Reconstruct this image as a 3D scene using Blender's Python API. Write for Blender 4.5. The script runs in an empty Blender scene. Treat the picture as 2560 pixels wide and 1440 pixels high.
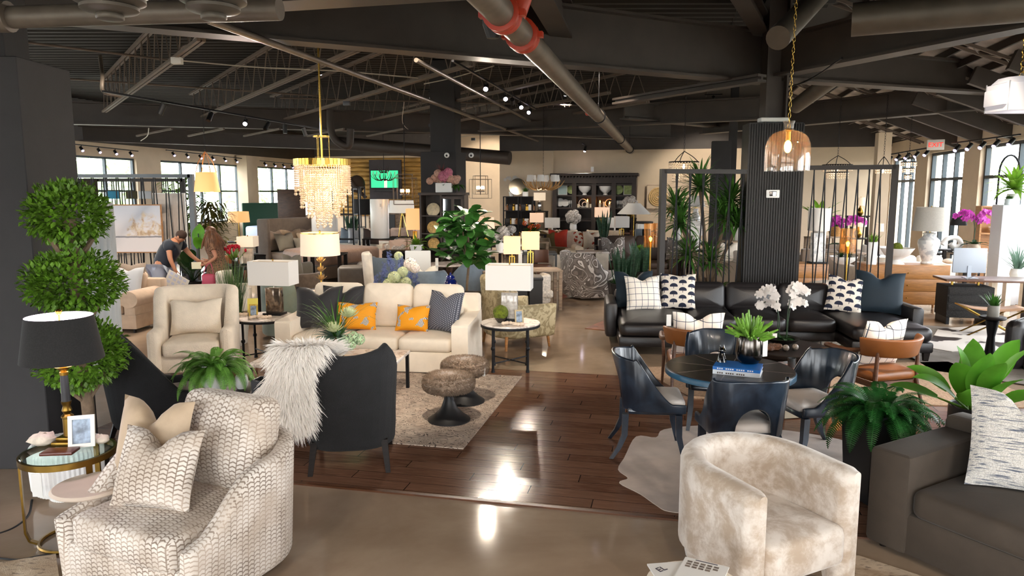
import bpy, bmesh, math, random
from math import sin, cos, pi, atan, atan2, sqrt, exp, radians as R
from mathutils import Vector as V, Matrix
random.seed(7)
rnd = random.random
def ru(a, b): return a + (b - a) * rnd()
S = bpy.context.scene
C = S.collection
# ---------------------------------------------------------------- camera geometry (photo frame 2560x1440)
FX, H, TH = 1800.0, 2.2, atan(240 / 1800.0)
def ray(px, py):
    u, v = (px - 1280) / FX, (720 - py) / FX
    return V((u, cos(TH) + v * sin(TH), -sin(TH) + v * cos(TH)))
def F(px, py, z=0.0):
    d = ray(px, py)
    return V((0, 0, H)) + d * ((z - H) / d.z)
def P(px, py, Y):
    d = ray(px, py)
    return V((0, 0, H)) + d * (Y / d.y)
def X(px, Y): return P(px, 480 + 180, Y).x
def at(px, Y, z=0.0): return V((X(px, Y), Y, z))
GA = -0.218                                     # the building grid is turned by this angle
PD, QD = V((0.216, 0.976, 0)), V((0.976, -0.216, 0))
# ---------------------------------------------------------------- mesh builder
def rrect(hx, hy, r, n):
    r = max(min(r, hx, hy), 1e-4)
    out = []
    for cx, cy, a0 in ((hx - r, hy - r, 0), (-hx + r, hy - r, 90), (-hx + r, -hy + r, 180), (hx - r, -hy + r, 270)):
        for k in range(n + 1):
            a = R(a0 + 90 * k / n)
            out.append((cx + r * cos(a), cy + r * sin(a)))
    return out
class M:
    def __init__(s):
        s.v, s.f, s.mi, s.k, s.mx = [], [], [], 0, None
    def add(s, vs, fs):
        o = len(s.v)
        if s.mx is not None: vs = [s.mx @ V(p) for p in vs]
        s.v += [tuple(p) for p in vs]
        s.f += [tuple(o + i for i in f) for f in fs]
        s.mi += [s.k] * len(fs)
        return s
    def skin(s, rings, cap=True, loop=True, closed=False):
        n, vs, fs = len(rings[0]), [p for r in rings for p in r], []
        m = len(rings)
        for i in range(m if closed else m - 1):
            a, b = i * n, ((i + 1) % m) * n
            for j in range(n if loop else n - 1):
                k = (j + 1) % n
                fs.append((a + j, a + k, b + k, b + j))
        if cap and not closed:
            fs.append(tuple(range(n))[::-1]); fs.append(tuple((m - 1) * n + j for j in range(n)))
        return s.add(vs, fs)
    def box(s, x, y, z, sx, sy, sz, r=0.0, n=2):
        """box centred on x, y with its bottom at z; r rounds every edge"""
        hx, hy = sx / 2, sy / 2
        if r <= 0:
            return s.skin([[(x + a, y + b, c) for a, b in ((hx, hy), (-hx, hy), (-hx, -hy), (hx, -hy))] for c in (z, z + sz)])
        r = min(r, hx * .99, hy * .99, sz * .495)
        rings = []
        for top in (0, 1):
            for k in range(n + 1):
                a = pi / 2 * (k if not top else n - k) / n
                ins, dz = r * (1 - sin(a)), r * (1 - cos(a))
                zz = z + sz - dz if top else z + dz
                rings.append([(x + p, y + q, zz) for p, q in rrect(hx - ins, hy - ins, max(r - ins, 1e-4), n)])
        return s.skin(rings)
    def cushion(s, x, y, z, sx, sy, sz, r=.05, bulge=.03, n=3):
        hx, hy, rings = sx / 2, sy / 2, []
        r = min(r, sz * .49, hx * .9, hy * .9)
        def ring(ins, zz, q=1.0): return [(x + a * q, y + b * q, zz) for a, b in rrect(hx - ins, hy - ins, max(r * 1.4 - ins, .004), n)]
        for q in (.05, .5, .85): rings.append(ring(r, z - bulge * .15 * (1 - q * q), q))
        for k in range(n + 1):
            a = pi / 2 * k / n; rings.append(ring(r * (1 - sin(a)), z + r * (1 - cos(a))))
        for k in range(n + 1):
            a = pi / 2 * (n - k) / n; rings.append(ring(r * (1 - sin(a)), z + sz - r * (1 - cos(a))))
        for q in (.9, .75, .5, .25, .05): rings.append(ring(r, z + sz + bulge * (1 - q ** 2.4), q))
        return s.skin(rings)
    def cyl(s, a, b, r0, r1=None, n=12, cap=True):
        return s.tube([a, b], [r0, r0 if r1 is None else r1], n, cap)
    def tube(s, pts, r, n=8, cap=True, closed=False):
        pts = [V(p) for p in pts]; m = len(pts)
        rr = r if isinstance(r, (list, tuple)) else [r] * m
        rings, u = [], None
        for i, p in enumerate(pts):
            a, b = pts[(i - 1) % m if closed else max(i - 1, 0)], pts[(i + 1) % m if closed else min(i + 1, m - 1)]
            t = (b - a).normalized()
            if u is None: u = t.cross(V((0, 0, 1)) if abs(t.z) < .9 else V((1, 0, 0))).normalized()
            else: u = (u - t * u.dot(t)).normalized()
            w = t.cross(u)
            rings.append([p + (u * cos(2 * pi * k / n) + w * sin(2 * pi * k / n)) * rr[i] for k in range(n)])
        return s.skin(rings, cap, True, closed)
    def bar(s, a, b, w, h, up=(0, 0, 1)):
        """rectangular bar from a to b, w across, h along up"""
        a, b = V(a), V(b); t = (b - a).normalized(); u = V(up)
        sd = t.cross(u).normalized(); u = sd.cross(t)
        return s.skin([[p + sd * (w / 2 * i) + u * (h / 2 * j) for i, j in ((1, 1), (-1, 1), (-1, -1), (1, -1))] for p in (a, b)])
    def lathe(s, prof, n=24, x=0, y=0, z=0, cap=True, flute=0, nf=0):
        rings = []
        for r, h in prof:
            rings.append([(x + r * (1 + (flute * abs(sin(nf * pi * k / n)) if nf else 0)) * cos(2 * pi * k / n), y + r * (1 + (flute * abs(sin(nf * pi * k / n)) if nf else 0)) * sin(2 * pi * k / n), z + h) for k in range(n)])
        return s.skin(rings, cap)
    def shade(s, r0, r1, z0, z1, n=40, t=.004, x=0, y=0):
        """open lampshade, both faces"""
        rings = [[(x + r * cos(2 * pi * k / n), y + r * sin(2 * pi * k / n), z) for k in range(n)] for r, z in ((r0, z0), (r1, z1), (r1 - t, z1), (r0 - t, z0))]
        return s.skin(rings, False, True, True)
    def rshade(s, w, d, z0, z1, tp=1.0, t=.004):
        def q(a, b, z): return [(a, b, z), (-a, b, z), (-a, -b, z), (a, -b, z)]
        return s.skin([q(w / 2, d / 2, z0), q(w / 2 * tp, d / 2 * tp, z1), q(w / 2 * tp - t, d / 2 * tp - t, z1), q(w / 2 - t, d / 2 - t, z0)], False, True, True)
    def prism(s, poly, z0, z1, r=0):
        return s.skin([[(x, y, z) for x, y in poly] for z in (z0, z1)])
    def sph(s, x, y, z, rx, ry=None, rz=None, n=12, m=8):
        ry = ry or rx; rz = rz or rx
        return s.skin([[(x + rx * cos(2 * pi * k / n) * sin(a), y + ry * sin(2 * pi * k / n) * sin(a), z - rz * cos(a)) for k in range(n)] for a in [pi * (i + .15) / (m + .3) for i in range(m + 1)]])
    def shell(s, pts, zlo, zhi, t, lean=0.0, r=.45, n=3, er=True):
        """thick upright wall along plan points; zlo and zhi per point; lean moves the top outward (to the right of the path)"""
        N = len(pts); pts = [V((p[0], p[1], 0)) for p in pts]; rings = []
        def val(q, i): return q[i] if isinstance(q, (list, tuple)) else q
        def ring(i, k, off):
            a, b = pts[max(i - 1, 0)], pts[min(i + 1, N - 1)]
            T = (b - a).normalized(); nn = V((T.y, -T.x, 0)); tt = val(t, i) * k
            lo, hi = val(zlo, i), val(zhi, i); hz = max((hi - lo) / 2, .01); rr = min(tt * r, hz * .9)
            hz2 = hz - (1 - k) * rr * .8
            out = []
            for u, w in rrect(tt / 2, hz2, rr, n):
                f = (w + hz) / (2 * hz)
                out.append(pts[i] + T * off + nn * (u + val(lean, i) * f) + V((0, 0, lo + hz + w)))
            return out
        e = [(.35, 1), (.75, .55), (.95, .2)] if er else []
        for k, o in e: rings.append(ring(0, k, -val(t, 0) * .45 * o))
        for i in range(N): rings.append(ring(i, 1, 0))
        for k, o in reversed(e): rings.append(ring(N - 1, k, val(t, N - 1) * .45 * o))
        return s.skin(rings)
    def blade(s, b, az, el, L, W, droop=.6, n=5, prof=None, fold=.12, roll=0.0, vw=None):
        """leaf from b heading az with elevation el that bends down by droop over its length"""
        prof = prof or (lambda t: sin(pi * min(1, .12 + .88 * t)) ** .8)
        p = V(b); rows = []; ca, sa = cos(az), sin(az)
        sd0 = V((-sa, ca, 0))
        for i in range(n + 1):
            t = i / n; e = el - droop * t * t if droop >= 0 else el - droop * t
            d = V((ca * cos(e), sa * cos(e), sin(e))); up = V((-ca * sin(e), -sa * sin(e), cos(e)))
            sd = sd0 * cos(roll) + up * sin(roll); u2 = up * cos(roll) - sd0 * sin(roll)
            w = W / 2 * max(prof(t), .03)
            rows.append([p + sd * w + u2 * (w * fold * 2), p, p - sd * w + u2 * (w * fold * 2)])
            p = p + d * (L / n)
        return s.skin(rows, False, False)
    def frond(s, b, az, el, L, W, droop, n=16):
        p = V(b); ca, sa = cos(az), sin(az); sd = V((-sa, ca, 0)); st = L / n
        for i in range(n):
            t = (i + .5) / n; e = el - droop * t ** 1.3
            d = V((ca * cos(e), sa * cos(e), sin(e))); up = V((-ca * sin(e), -sa * sin(e), cos(e)))
            q = p + d * st; l = W * (sin(pi * min(1, .1 + t * .9)) ** .65 + .05); w = st * .55
            vs, fs = [], []
            for k in (1, -1):
                o = len(vs); tip = p + sd * (k * l) + d * (l * .35) - up * (l * .18)
                vs += [p - d * (w * .1), p + d * w, p + sd * (k * l * .6) + d * (l * .2 + w * .75) + up * l * .04, tip, p + sd * (k * l * .55) + d * (l * .1 - w * .05) + up * l * .04]
                fs.append((o, o + 1, o + 2, o + 3, o + 4))
            r = .004
            o = len(vs); vs += [p + sd * r, p - sd * r, q - sd * r, q + sd * r]; fs.append((o, o + 1, o + 2, o + 3))
            s.add(vs, fs); p = q
        return s
def bez(pts, n=12):
    """smooth curve through the points (Catmull-Rom)"""
    pts = [V(p) for p in pts]; q = [pts[0] * 2 - pts[1]] + pts + [pts[-1] * 2 - pts[-2]]; out = []
    for i in range(len(pts) - 1):
        a, b, c, d = q[i:i + 4]
        for k in range(n):
            t = k / n
            out.append(.5 * ((2 * b) + (c - a) * t + (2 * a - 5 * b + 4 * c - d) * t * t + (3 * b - a - 3 * c + d) * t ** 3))
    return out + [pts[-1]]
def arc(cx, cy, r, a0, a1, n, ry=None):
    ry = ry or r
    return [(cx + r * cos(R(a0 + (a1 - a0) * i / n)), cy + ry * sin(R(a0 + (a1 - a0) * i / n))) for i in range(n + 1)]
# ---------------------------------------------------------------- objects
def build(name, m, mat, parent=None, sm=38, fix=True, label=None, loc=None, rz=0.0):
    me = bpy.data.meshes.new(name); me.from_pydata(m.v, [], m.f)
    for x in (mat if isinstance(mat, (list, tuple)) else [mat]): me.materials.append(x)
    if isinstance(mat, (list, tuple)): me.polygons.foreach_set('material_index', m.mi)
    if fix:
        b = bmesh.new(); b.from_mesh(me); bmesh.ops.recalc_face_normals(b, faces=b.faces); b.to_mesh(me); b.free()
    me.polygons.foreach_set('use_smooth', [True] * len(me.polygons))
    if sm and fix: me.set_sharp_from_angle(angle=R(sm))
    o = bpy.data.objects.new(name, me); C.objects.link(o)
    if parent: o.parent = parent
    if loc is not None: o.location = loc
    o.rotation_euler.z = rz
    if label: o['label'] = label
    return o
def tag(o, label, cat, group=None):
    o['label'] = label; o['category'] = cat
    if group: o['group'] = group
    return o
def thing(name, label, cat, loc, rz=0.0, group=None):
    o = bpy.data.objects.new(name, None); C.objects.link(o); o.empty_display_size = .1
    o.location = loc; o.rotation_euler.z = rz
    return tag(o, label, cat, group)
def solo(name, label, cat, m, mat, loc=(0, 0, 0), rz=0.0, group=None, sm=38, fix=True):
    return tag(build(name, m, mat, None, sm, fix, None, loc, rz), label, cat, group)
def struct(name, m, mat, sm=30, label=None):
    o = build(name, m, mat, None, sm); o['kind'] = 'structure'; o['category'] = name.split('_')[0]
    o['label'] = label or name.replace('_', ' ')
    return o
def dup(root, loc, rz, label, group=None, sc=None):
    r = root.copy(); C.objects.link(r); r.location = loc; r.rotation_euler.z = rz; r['label'] = label
    if group: r['group'] = group
    if sc: r.scale = (sc, sc, sc)
    def kids(o, c):
        for ch in list(o.children):
            d = ch.copy(); C.objects.link(d); d.parent = c; kids(ch, d)
    kids(root, r)
    return r
def light(kind, loc, e, col=(1, .85, .68), size=.05, tgt=None, ang=70, blend=.4):
    l = bpy.data.lights.new('lamp_light', kind); l.energy = e; l.color = col
    if kind == 'SPOT': l.spot_size = R(ang); l.spot_blend = blend
    if kind != 'SUN': l.shadow_soft_size = size
    o = bpy.data.objects.new('lamp_light', l); C.objects.link(o); o.location = loc
    if tgt is not None: o.rotation_euler = (V(tgt) - V(loc)).to_track_quat('-Z', 'Y').to_euler()
    return o
# ---------------------------------------------------------------- materials
def hx(h):
    return tuple((lambda c: c / 12.92 if c <= .04045 else ((c + .055) / 1.055) ** 2.4)(int(h[i:i + 2], 16) / 255) for i in (0, 2, 4)) + (1,)
class E:
    """arithmetic on shader sockets"""
    def __init__(s, nt, o): s.nt, s.o = nt, o
    def op(s, op, *a):
        n = s.nt.nodes.new('ShaderNodeMath'); n.operation = op
        for i, x in enumerate((s,) + a):
            if isinstance(x, E): s.nt.links.new(x.o, n.inputs[i])
            else: n.inputs[i].default_value = x
        return E(s.nt, n.outputs[0])
    def __add__(s, b): return s.op('ADD', b)
    def __sub__(s, b): return s.op('SUBTRACT', b)
    def __mul__(s, b): return s.op('MULTIPLY', b)
    def fr(s): return s.op('FRACT')
    def fl(s): return s.op('FLOOR')
    def ab(s): return s.op('ABSOLUTE')
    def lt(s, b): return s.op('LESS_THAN', b)
    def gt(s, b): return s.op('GREATER_THAN', b)
    def mn(s, b): return s.op('MINIMUM', b)
    def mxx(s, b): return s.op('MAXIMUM', b)
    def sq(s): return s * s
    def step(s, a, b):
        """smooth 0..1 between a and b"""
        n = s.nt.nodes.new('ShaderNodeMapRange'); n.interpolation_type = 'SMOOTHSTEP'
        s.nt.links.new(s.o, n.inputs[0]); n.inputs[1].default_value = a; n.inputs[2].default_value = b
        return E(s.nt, n.outputs[0])
def mixc(nt, f, a, b):
    n = nt.nodes.new('ShaderNodeMix'); n.data_type = 'RGBA'
    for i, x in ((0, f), (6, a), (7, b)):
        x = hx(x) if isinstance(x, str) else x
        if isinstance(x, E): nt.links.new(x.o, n.inputs[i])
        elif hasattr(x, 'is_output'): nt.links.new(x, n.inputs[i])
        else: n.inputs[i].default_value = x
    return n.outputs[2]
def coords(nt, which='Object', scale=(1, 1, 1), rot=(0, 0, 0)):
    t = nt.nodes.new('ShaderNodeTexCoord'); mp = nt.nodes.new('ShaderNodeMapping')
    nt.links.new(t.outputs[which], mp.inputs[0]); mp.inputs[3].default_value = scale; mp.inputs[2].default_value = rot
    return mp.outputs[0]
def xyz(nt, s):
    n = nt.nodes.new('ShaderNodeSeparateXYZ'); nt.links.new(s, n.inputs[0])
    return [E(nt, o) for o in n.outputs]
def planar(nt):
    """flat fabric coordinates that follow the face direction"""
    t = nt.nodes.new('ShaderNodeTexCoord')
    x, y, z = xyz(nt, t.outputs['Object']); a, b, c = xyz(nt, t.outputs['Normal'])
    fz = c.ab().gt(.7); fx = a.ab().gt(.7)
    return x + (y - x) * fx, z + (y - z) * fz
def noise(nt, sc, det=3, vec=None, dist=0.0, rough=.55):
    n = nt.nodes.new('ShaderNodeTexNoise'); n.inputs['Scale'].default_value = sc; n.inputs['Detail'].default_value = det
    n.inputs['Distortion'].default_value = dist; n.inputs['Roughness'].default_value = rough
    nt.links.new(vec if vec is not None else coords(nt), n.inputs['Vector'])
    return E(nt, n.outputs[0])
MATS = {}
def mat(name, col='888888', rough=.6, metal=0.0, var=0.0, vs=6, bump=0.0, bs=80, sheen=0.0, coat=0.0, emit=0.0, ecol=None, trans=0.0, ior=1.45, fn=None, bst=(1, 1, 1), rv=0.0, spec=None, vst=(1, 1, 1), thin=0.0):
    if name in MATS: return MATS[name]
    m = bpy.data.materials.new(name); m.use_nodes = True; nt = m.node_tree; b = nt.nodes['Principled BSDF']; I = b.inputs
    c = hx(col); I['Base Color'].default_value = c; I['Roughness'].default_value = rough; I['Metallic'].default_value = metal
    if spec is not None: I['Specular IOR Level'].default_value = spec
    if sheen: I['Sheen Weight'].default_value = sheen; I['Sheen Roughness'].default_value = .4
    if coat: I['Coat Weight'].default_value = coat; I['Coat Roughness'].default_value = .12
    if emit: I['Emission Strength'].default_value = emit; I['Emission Color'].default_value = hx(ecol or col)
    if trans: I['Transmission Weight'].default_value = trans; I['IOR'].default_value = ior
    if fn: nt.links.new(fn(nt), I['Base Color'])
    elif var:
        f = noise(nt, vs, 4, coords(nt, 'Object', vst)).step(.3, .7)
        nt.links.new(mixc(nt, f, tuple(v * (1 - var) for v in c[:3]) + (1,), tuple(min(1, v * (1 + var * .6)) for v in c[:3]) + (1,)), I['Base Color'])
    if rv: nt.links.new((noise(nt, 3.1, 5) * (2 * rv) + (rough - rv)).o, I['Roughness'])
    if bump:
        n = noise(nt, bs, 3, coords(nt, 'Object', bst)); bn = nt.nodes.new('ShaderNodeBump'); bn.inputs['Strength'].default_value = bump; bn.inputs['Distance'].default_value = .02
        nt.links.new(n.o, bn.inputs['Height']); nt.links.new(bn.outputs[0], I['Normal'])
    if thin:                                # leaves and wool let some light through
        tl = nt.nodes.new('ShaderNodeBsdfTranslucent'); ms = nt.nodes.new('ShaderNodeMixShader'); ms.inputs[0].default_value = thin; out = nt.nodes['Material Output']
        tl.inputs[0].default_value = c
        if I['Base Color'].is_linked: nt.links.new(I['Base Color'].links[0].from_socket, tl.inputs[0])
        nt.links.new(b.outputs[0], ms.inputs[1]); nt.links.new(tl.outputs[0], ms.inputs[2]); nt.links.new(ms.outputs[0], out.inputs[0])
    MATS[name] = m
    return m
def see_through(name, col='ffffff', gloss=.12, rough=.02, tint=.95, haze=0.0):
    """thin clear sheet: light passes, the surface mirrors a little"""
    if name in MATS: return MATS[name]
    m = bpy.data.materials.new(name); m.use_nodes = True; nt = m.node_tree; nt.nodes.remove(nt.nodes['Principled BSDF'])
    a = nt.nodes.new('ShaderNodeBsdfTransparent'); g = nt.nodes.new('ShaderNodeBsdfGlossy'); mx = nt.nodes.new('ShaderNodeMixShader'); l = nt.nodes.new('ShaderNodeLayerWeight')
    a.inputs[0].default_value = tuple(v * tint for v in hx(col)[:3]) + (1,); g.inputs['Roughness'].default_value = rough; l.inputs[0].default_value = .25
    f = E(nt, l.outputs['Facing']).sq() * .3 + gloss
    src = a.outputs[0]
    if haze:
        t = nt.nodes.new('ShaderNodeBsdfTranslucent'); t.inputs[0].default_value = hx(col); hm = nt.nodes.new('ShaderNodeMixShader'); hm.inputs[0].default_value = haze
        nt.links.new(src, hm.inputs[1]); nt.links.new(t.outputs[0], hm.inputs[2]); src = hm.outputs[0]
    nt.links.new(f.mn(1.0).o, mx.inputs[0]); nt.links.new(src, mx.inputs[1]); nt.links.new(g.outputs[0], mx.inputs[2]); nt.links.new(mx.outputs[0], nt.nodes['Material Output'].inputs[0])
    MATS[name] = m
    return m
# ================================================================ materials
def fabric(name, col, var=.1, bump=.25, bs=260, rough=.85, sheen=.25, vs=9): return mat(name, col, rough, 0, var, vs, bump, bs, sheen)
def velvet(name, col, var=.22, vs=5): return mat(name, col, .7, 0, var, vs, .1, 200, .35)
def leather(name, col, rough=.38, var=.12): return mat(name, col, rough, 0, var, 7, .12, 150)
def wood(name, col, rough=.45, var=.35, st=(3, 3, 26), coat=0): return mat(name, col, rough, 0, var, 2.2, .08, 30, 0, coat, vst=st)
cord_metal = mat('blackened_frame', '2e2a28', .5, .5)
brass = mat('brass', 'b08a3e', .28, 1, .12)
brass_dark = mat('aged_brass', '80642e', .32, 1, .2)
gold = mat('gold_leaf', 'd8b45a', .25, 1)
chrome = mat('chrome', 'c8c8c8', .12, 1)
steel_dark = mat('gunmetal', '55504c', .18, 1)
black_metal = mat('black_metal', '17171a', .45, .6)
grey_metal = mat('grey_metal', '585c60', .45, .7)
blk = mat('black_paint', '141416', .5)
white = mat('white_paint', 'efefec', .5)
matte_white = mat('white_ceramic', 'f0efec', .35, 0, 0, 6, .15, 60, 0, .3)
paper = mat('white_paper', 'dcd9d4', .8)
card_tag = paper
dark_wood = mat('espresso_wood', '1a1310', .55, 0, .3, 2.2, .08, 30, spec=.2, vst=(3, 3, 26))
brown_wood = wood('walnut_wood', '5a3823', .4)
light_wood = wood('honey_oak', 'a5713c', .42, .22)
beige_wood = wood('weathered_oak', '9a8672', .6)
cream_linen = fabric('cream_linen', 'e9dfcf')
sofa_cream = fabric('ivory_twill', 'efe2cf', .04, .12)
boucle = fabric('cream_boucle', 'f0e2cf', .06, .5, 120)
oat = fabric('oatmeal_fabric', 'b59e88', .08)
beige_fab = fabric('beige_fabric', 'cdbba6')
taupe = velvet('taupe_satin', '8d7c6d', .15)
taupe_dark = fabric('dark_taupe', '6f6257')
greige = velvet('greige_velvet', '8f8778', .1)
greyfab = fabric('slate_grey_fabric', '667079')
bluegrey = fabric('blue_grey_fabric', '6d7a86')
charcoal = fabric('charcoal_fabric', '19191b', .2, .5, 200, .9, .05)
char_velvet = velvet('charcoal_velvet', '232327', .12)
teal = mat('teal_velvet', '041c29', .75, 0, .1, 5, .1, 200, .05)
def f_nap(nt):
    n = noise(nt, 6, 6, None, .25, .68).step(.36, .62)
    return mixc(nt, n, 'ad9a86', 'd6ccc1')
barrel_velvet = mat('champagne_velvet', rough=.7, fn=f_nap, sheen=.5)
brown_velvet = mat('mushroom_velvet', '463c32', .8, 0, .12, 5, .1, 200, .1)
tan_velvet = velvet('tan_velvet', 'b8a186', .15)
black_leather = leather('black_leather', '1d1a1b', .36)
brown_leather = leather('brown_leather', '4b3d36', .4)
tan_leather = leather('saddle_leather', '8a5226', .38)
grey_leather = leather('grey_leather', '6a645e', .5)
red_velvet = velvet('red_velvet', 'b03018')
olive_velvet = velvet('olive_velvet', '6d5c42', .25)
olive_dark = velvet('olive_cushion', '5b4a20')
fur = fabric('taupe_fur', 'a8927e', .25, .4, 45, .95, .5)
seat_cream = leather('cream_leather', 'e2d9d2', .5, .03)
plaster = mat('plaster_beige', 'cfbca3', .8, 0, .05, 2)
glass = see_through('clear_glass')
window_glass = see_through('window_glass', 'ffffff', .03, .01, .97)
crystal = mat('crystal', 'fff2e0', .08, 0, trans=.55, ior=1.5, emit=.0)
smoke_glass = see_through('smoked_glass', '6e5c52', .15)
amber_glass = see_through('amber_glass', 'ffe8c8', .05, .02, .98, .02)
green_glass = see_through('table_glass', 'e9f5f1', .06)
def lit(name, col, e, base=None): return mat(name, base or col, .7, emit=e, ecol=col)
shade_white = lit('lit_white_shade', 'fff6ea', .08, 'cfccc8')
shade_off = mat('white_shade', 'f1eee8', .8, 0, 0, 6, .1, 300)
shade_warm = lit('lit_warm_shade', 'ffb861', .7, 'f0dcc0')
shade_cream = lit('lit_cream_shade', 'ffdcb0', .3, 'f0e4d2')
shade_pink = lit('lit_peach_shade', 'ffc9a0', .5, 'f0dcc8')
shade_orange = lit('lit_orange_shade', 'ffa640', .7, 'eecfa0')
shade_grey = mat('grey_linen_shade', 'b4b0a9', .8, 0, .05, 40)
shade_black = mat('black_linen_shade', '1a1818', .85, 0, .35, 120)
shade_inner = lit('glowing_shade_lining', 'fff0ff', 3.0)
bulb_warm = lit('warm_bulb', 'ffb055', 40)
bulb_hot = lit('hot_bulb', 'ffd9a0', 28)
bulb_purple = lit('violet_spot_lens', 'c9b0ff', 9)
bulb_cool = lit('spot_lens', 'f2e6ff', 30)
filament = lit('filament_glow', 'ff9a30', 60)
lantern_glow = lit('lantern_glow', 'fbf6ff', .3, '9c9a9a')
leaf_g = mat('leaf_green', '3c6a22', .45, 0, .45, 9, thin=.3)
leaf_d = mat('leaf_dark_green', '1f3d1c', .4, 0, .4, 8, thin=.3)
leaf_l = mat('leaf_lime', '6f9a2c', .5, 0, .35, 9, thin=.3)
leaf_fern = mat('fern_green', '78b04a', .5, 0, .35, 9, thin=.3)
leaf_fern_d = mat('fern_dark_green', '2b6a2b', .45, 0, .45, 7, thin=.3)
leaf_box = mat('boxwood_green', '67912a', .45, 0, .6, 14, thin=.3)
leaf_blue = mat('blue_green_leaf', '6d8a78', .5, 0, .3, 9, thin=.3)
leaf_snake = mat('snake_plant_green', '3a5c44', .4, 0, .5, 12, vst=(1, 1, 4), thin=.3)
leaf_paddle = mat('paddle_leaf', '5c9c2c', .4, 0, .3, 3, thin=.3)
bark = mat('bark', '6e5c48', .85, 0, .3, 10, .5, 30)
soil = mat('soil', '241b14', .95, 0, .3, 40, .5, 60)
moss = mat('moss', '5f6b14', .95, 0, .4, 30, 1.0, 50)
petal_white = mat('white_petal', 'd2cdc9', .55, thin=.3)
petal_pink = mat('pink_petal', 'd987a0', .6, 0, .25, 20, thin=.3)
petal_blush = mat('blush_petal', 'e2b9a4', .6, 0, .2, 20, thin=.3)
petal_mag = mat('magenta_petal', 'c43fae', .55, 0, .3, 15, thin=.3)
petal_red = mat('red_petal', 'c01532', .55, thin=.3)
petal_blue = mat('blue_petal', '6a78ac', .7, 0, .3, 25, thin=.3)
petal_pale = mat('pale_green_petal', 'd5dcb0', .6, 0, .2, 20, thin=.3)
skin_a = mat('tanned_skin', 'b07a5c', .55)
skin_b = mat('warm_skin', 'a9745a', .55)
hair_a = mat('cropped_dark_hair', '3a261c', .8)
hair_b = mat('brown_hair', '5f3b22', .5, 0, .4, 30, vst=(1, 1, .1))
shirt_navy = fabric('navy_cotton', '1c2330', .1, .2)
pants_white = fabric('pale_cotton', 'b7c3dc', .05, .2)
# ---- patterned ones
def f_weave(nt):
    u, v = planar(nt)
    z = (u * 23.0).fr() - .5
    w = v * 40.0 + z.ab() * .7
    col = (u * 23.0).fl()
    w = w + (col * .5).fr() * 1.0
    stripe = (w.fr() - .5).ab().step(.26, .44)
    gap = z.ab().step(.40, .48)
    worn = noise(nt, 7, 4).step(.38, .66)
    k = stripe.mxx(gap)
    ink = mixc(nt, worn, '7d6a5a', 'b3a190')
    base = mixc(nt, noise(nt, 4, 2).step(.35, .65), 'c3b5a6', 'ddd4ca')
    return mixc(nt, k * .95, base, ink)
weave = mat('woven_chevron_fabric', rough=.85, fn=f_weave, sheen=.2, bump=.2, bs=200)
def f_grid(nt):
    x, y, z = xyz(nt, coords(nt))
    a = ((x * 11.0).fr() - .5).ab().lt(.035); b = ((z * 11.0).fr() - .5).ab().lt(.035)
    return mixc(nt, a.mxx(b), 'efe6da', '4a5260')
grid_fab = mat('windowpane_check', rough=.85, fn=f_grid)
def f_smallgrid(nt):
    x, y, z = xyz(nt, coords(nt))
    a = ((x * 40.0).fr() - .5).ab().lt(.12); b = ((z * 40.0).fr() - .5).ab().lt(.12)
    return mixc(nt, a.mxx(b), 'e4ddd2', 'a39b90')
check_fab = mat('small_check', rough=.85, fn=f_smallgrid)
def f_ginkgo(nt):
    x, y, z = xyz(nt, coords(nt))
    c = (x * 7.6).fl(); u = (x * 7.6).fr() - .5
    w = z * 8.6 + (c * .5).fr() * 1.0
    q = w.fr() - .35
    r = u.sq() * 1.0 + q.sq() * 1.3
    fan = r.lt(.19) * q.gt(-.1)
    stem = u.ab().lt(.03)
    return mixc(nt, fan.mxx(stem * q.lt(.1)), 'e2d8cb', '1c2238')
ginkgo = mat('fan_leaf_print', rough=.85, fn=f_ginkgo)
def f_dots(nt):
    x, y, z = xyz(nt, coords(nt))
    w = ((x * 42.0).fr() - .5).sq() + (((z * 42.0) + ((x * 42.0).fl() * .5).fr()).fr() - .5).sq()
    return mixc(nt, w.lt(.10), '3f424e', '8d8f98')
dot_fab = mat('grey_basket_weave', rough=.85, fn=f_dots)
def f_beast(nt):
    x, y, z = xyz(nt, coords(nt))
    n = noise(nt, 9.5, 1, coords(nt, 'Object', (1, .2, 1), (0, .5, 0)))
    spot = n.step(.585, .6)
    st = noise(nt, 3, 1)
    stripes = ((x * 70.0 + z * 25.0 + st * 9.0).fr() - .5).ab().gt(.25)
    inner = mixc(nt, stripes, 'e6e0da', '3b3742')
    return mixc(nt, spot, 'e89a0a', inner)
yellow_print = mat('yellow_striped_blotch_print', rough=.7, fn=f_beast)
def f_swirl(nt):
    n = noise(nt, 2.2, 1, None, 1.8)
    s = ((n * 6.0).fr() - .5).ab()
    base = mixc(nt, noise(nt, 3, 2).step(.35, .65), '6a625c', '857d78')
    return mixc(nt, s.lt(.1), mixc(nt, s.lt(.3), base, '5c5550'), 'cfcac6')
swirl = mat('silver_swirl_jacquard', rough=.55, fn=f_swirl, sheen=.4)
def f_damask(nt):
    n = noise(nt, 9, 3, None, 1.6).step(.47, .53)
    return mixc(nt, n, '8f8160', 'b3a583')
damask = mat('olive_leaf_jacquard', rough=.7, fn=f_damask)
def f_tweed(nt):
    n = noise(nt, 26, 3, coords(nt, 'Object', (.35, 1, 5))).step(.5, .68)
    g = noise(nt, 160, 2).step(.4, .6)
    return mixc(nt, n, mixc(nt, g, 'd2ccc2', 'f0ebe3'), '5f6676')
tweed = mat('blue_flecked_tweed', rough=.9, fn=f_tweed, bump=.5, bs=160)
def f_leopard(nt):
    n = noise(nt, 55, 2).step(.48, .6)
    return mixc(nt, n, '7c5a42', '46301f')
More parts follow.
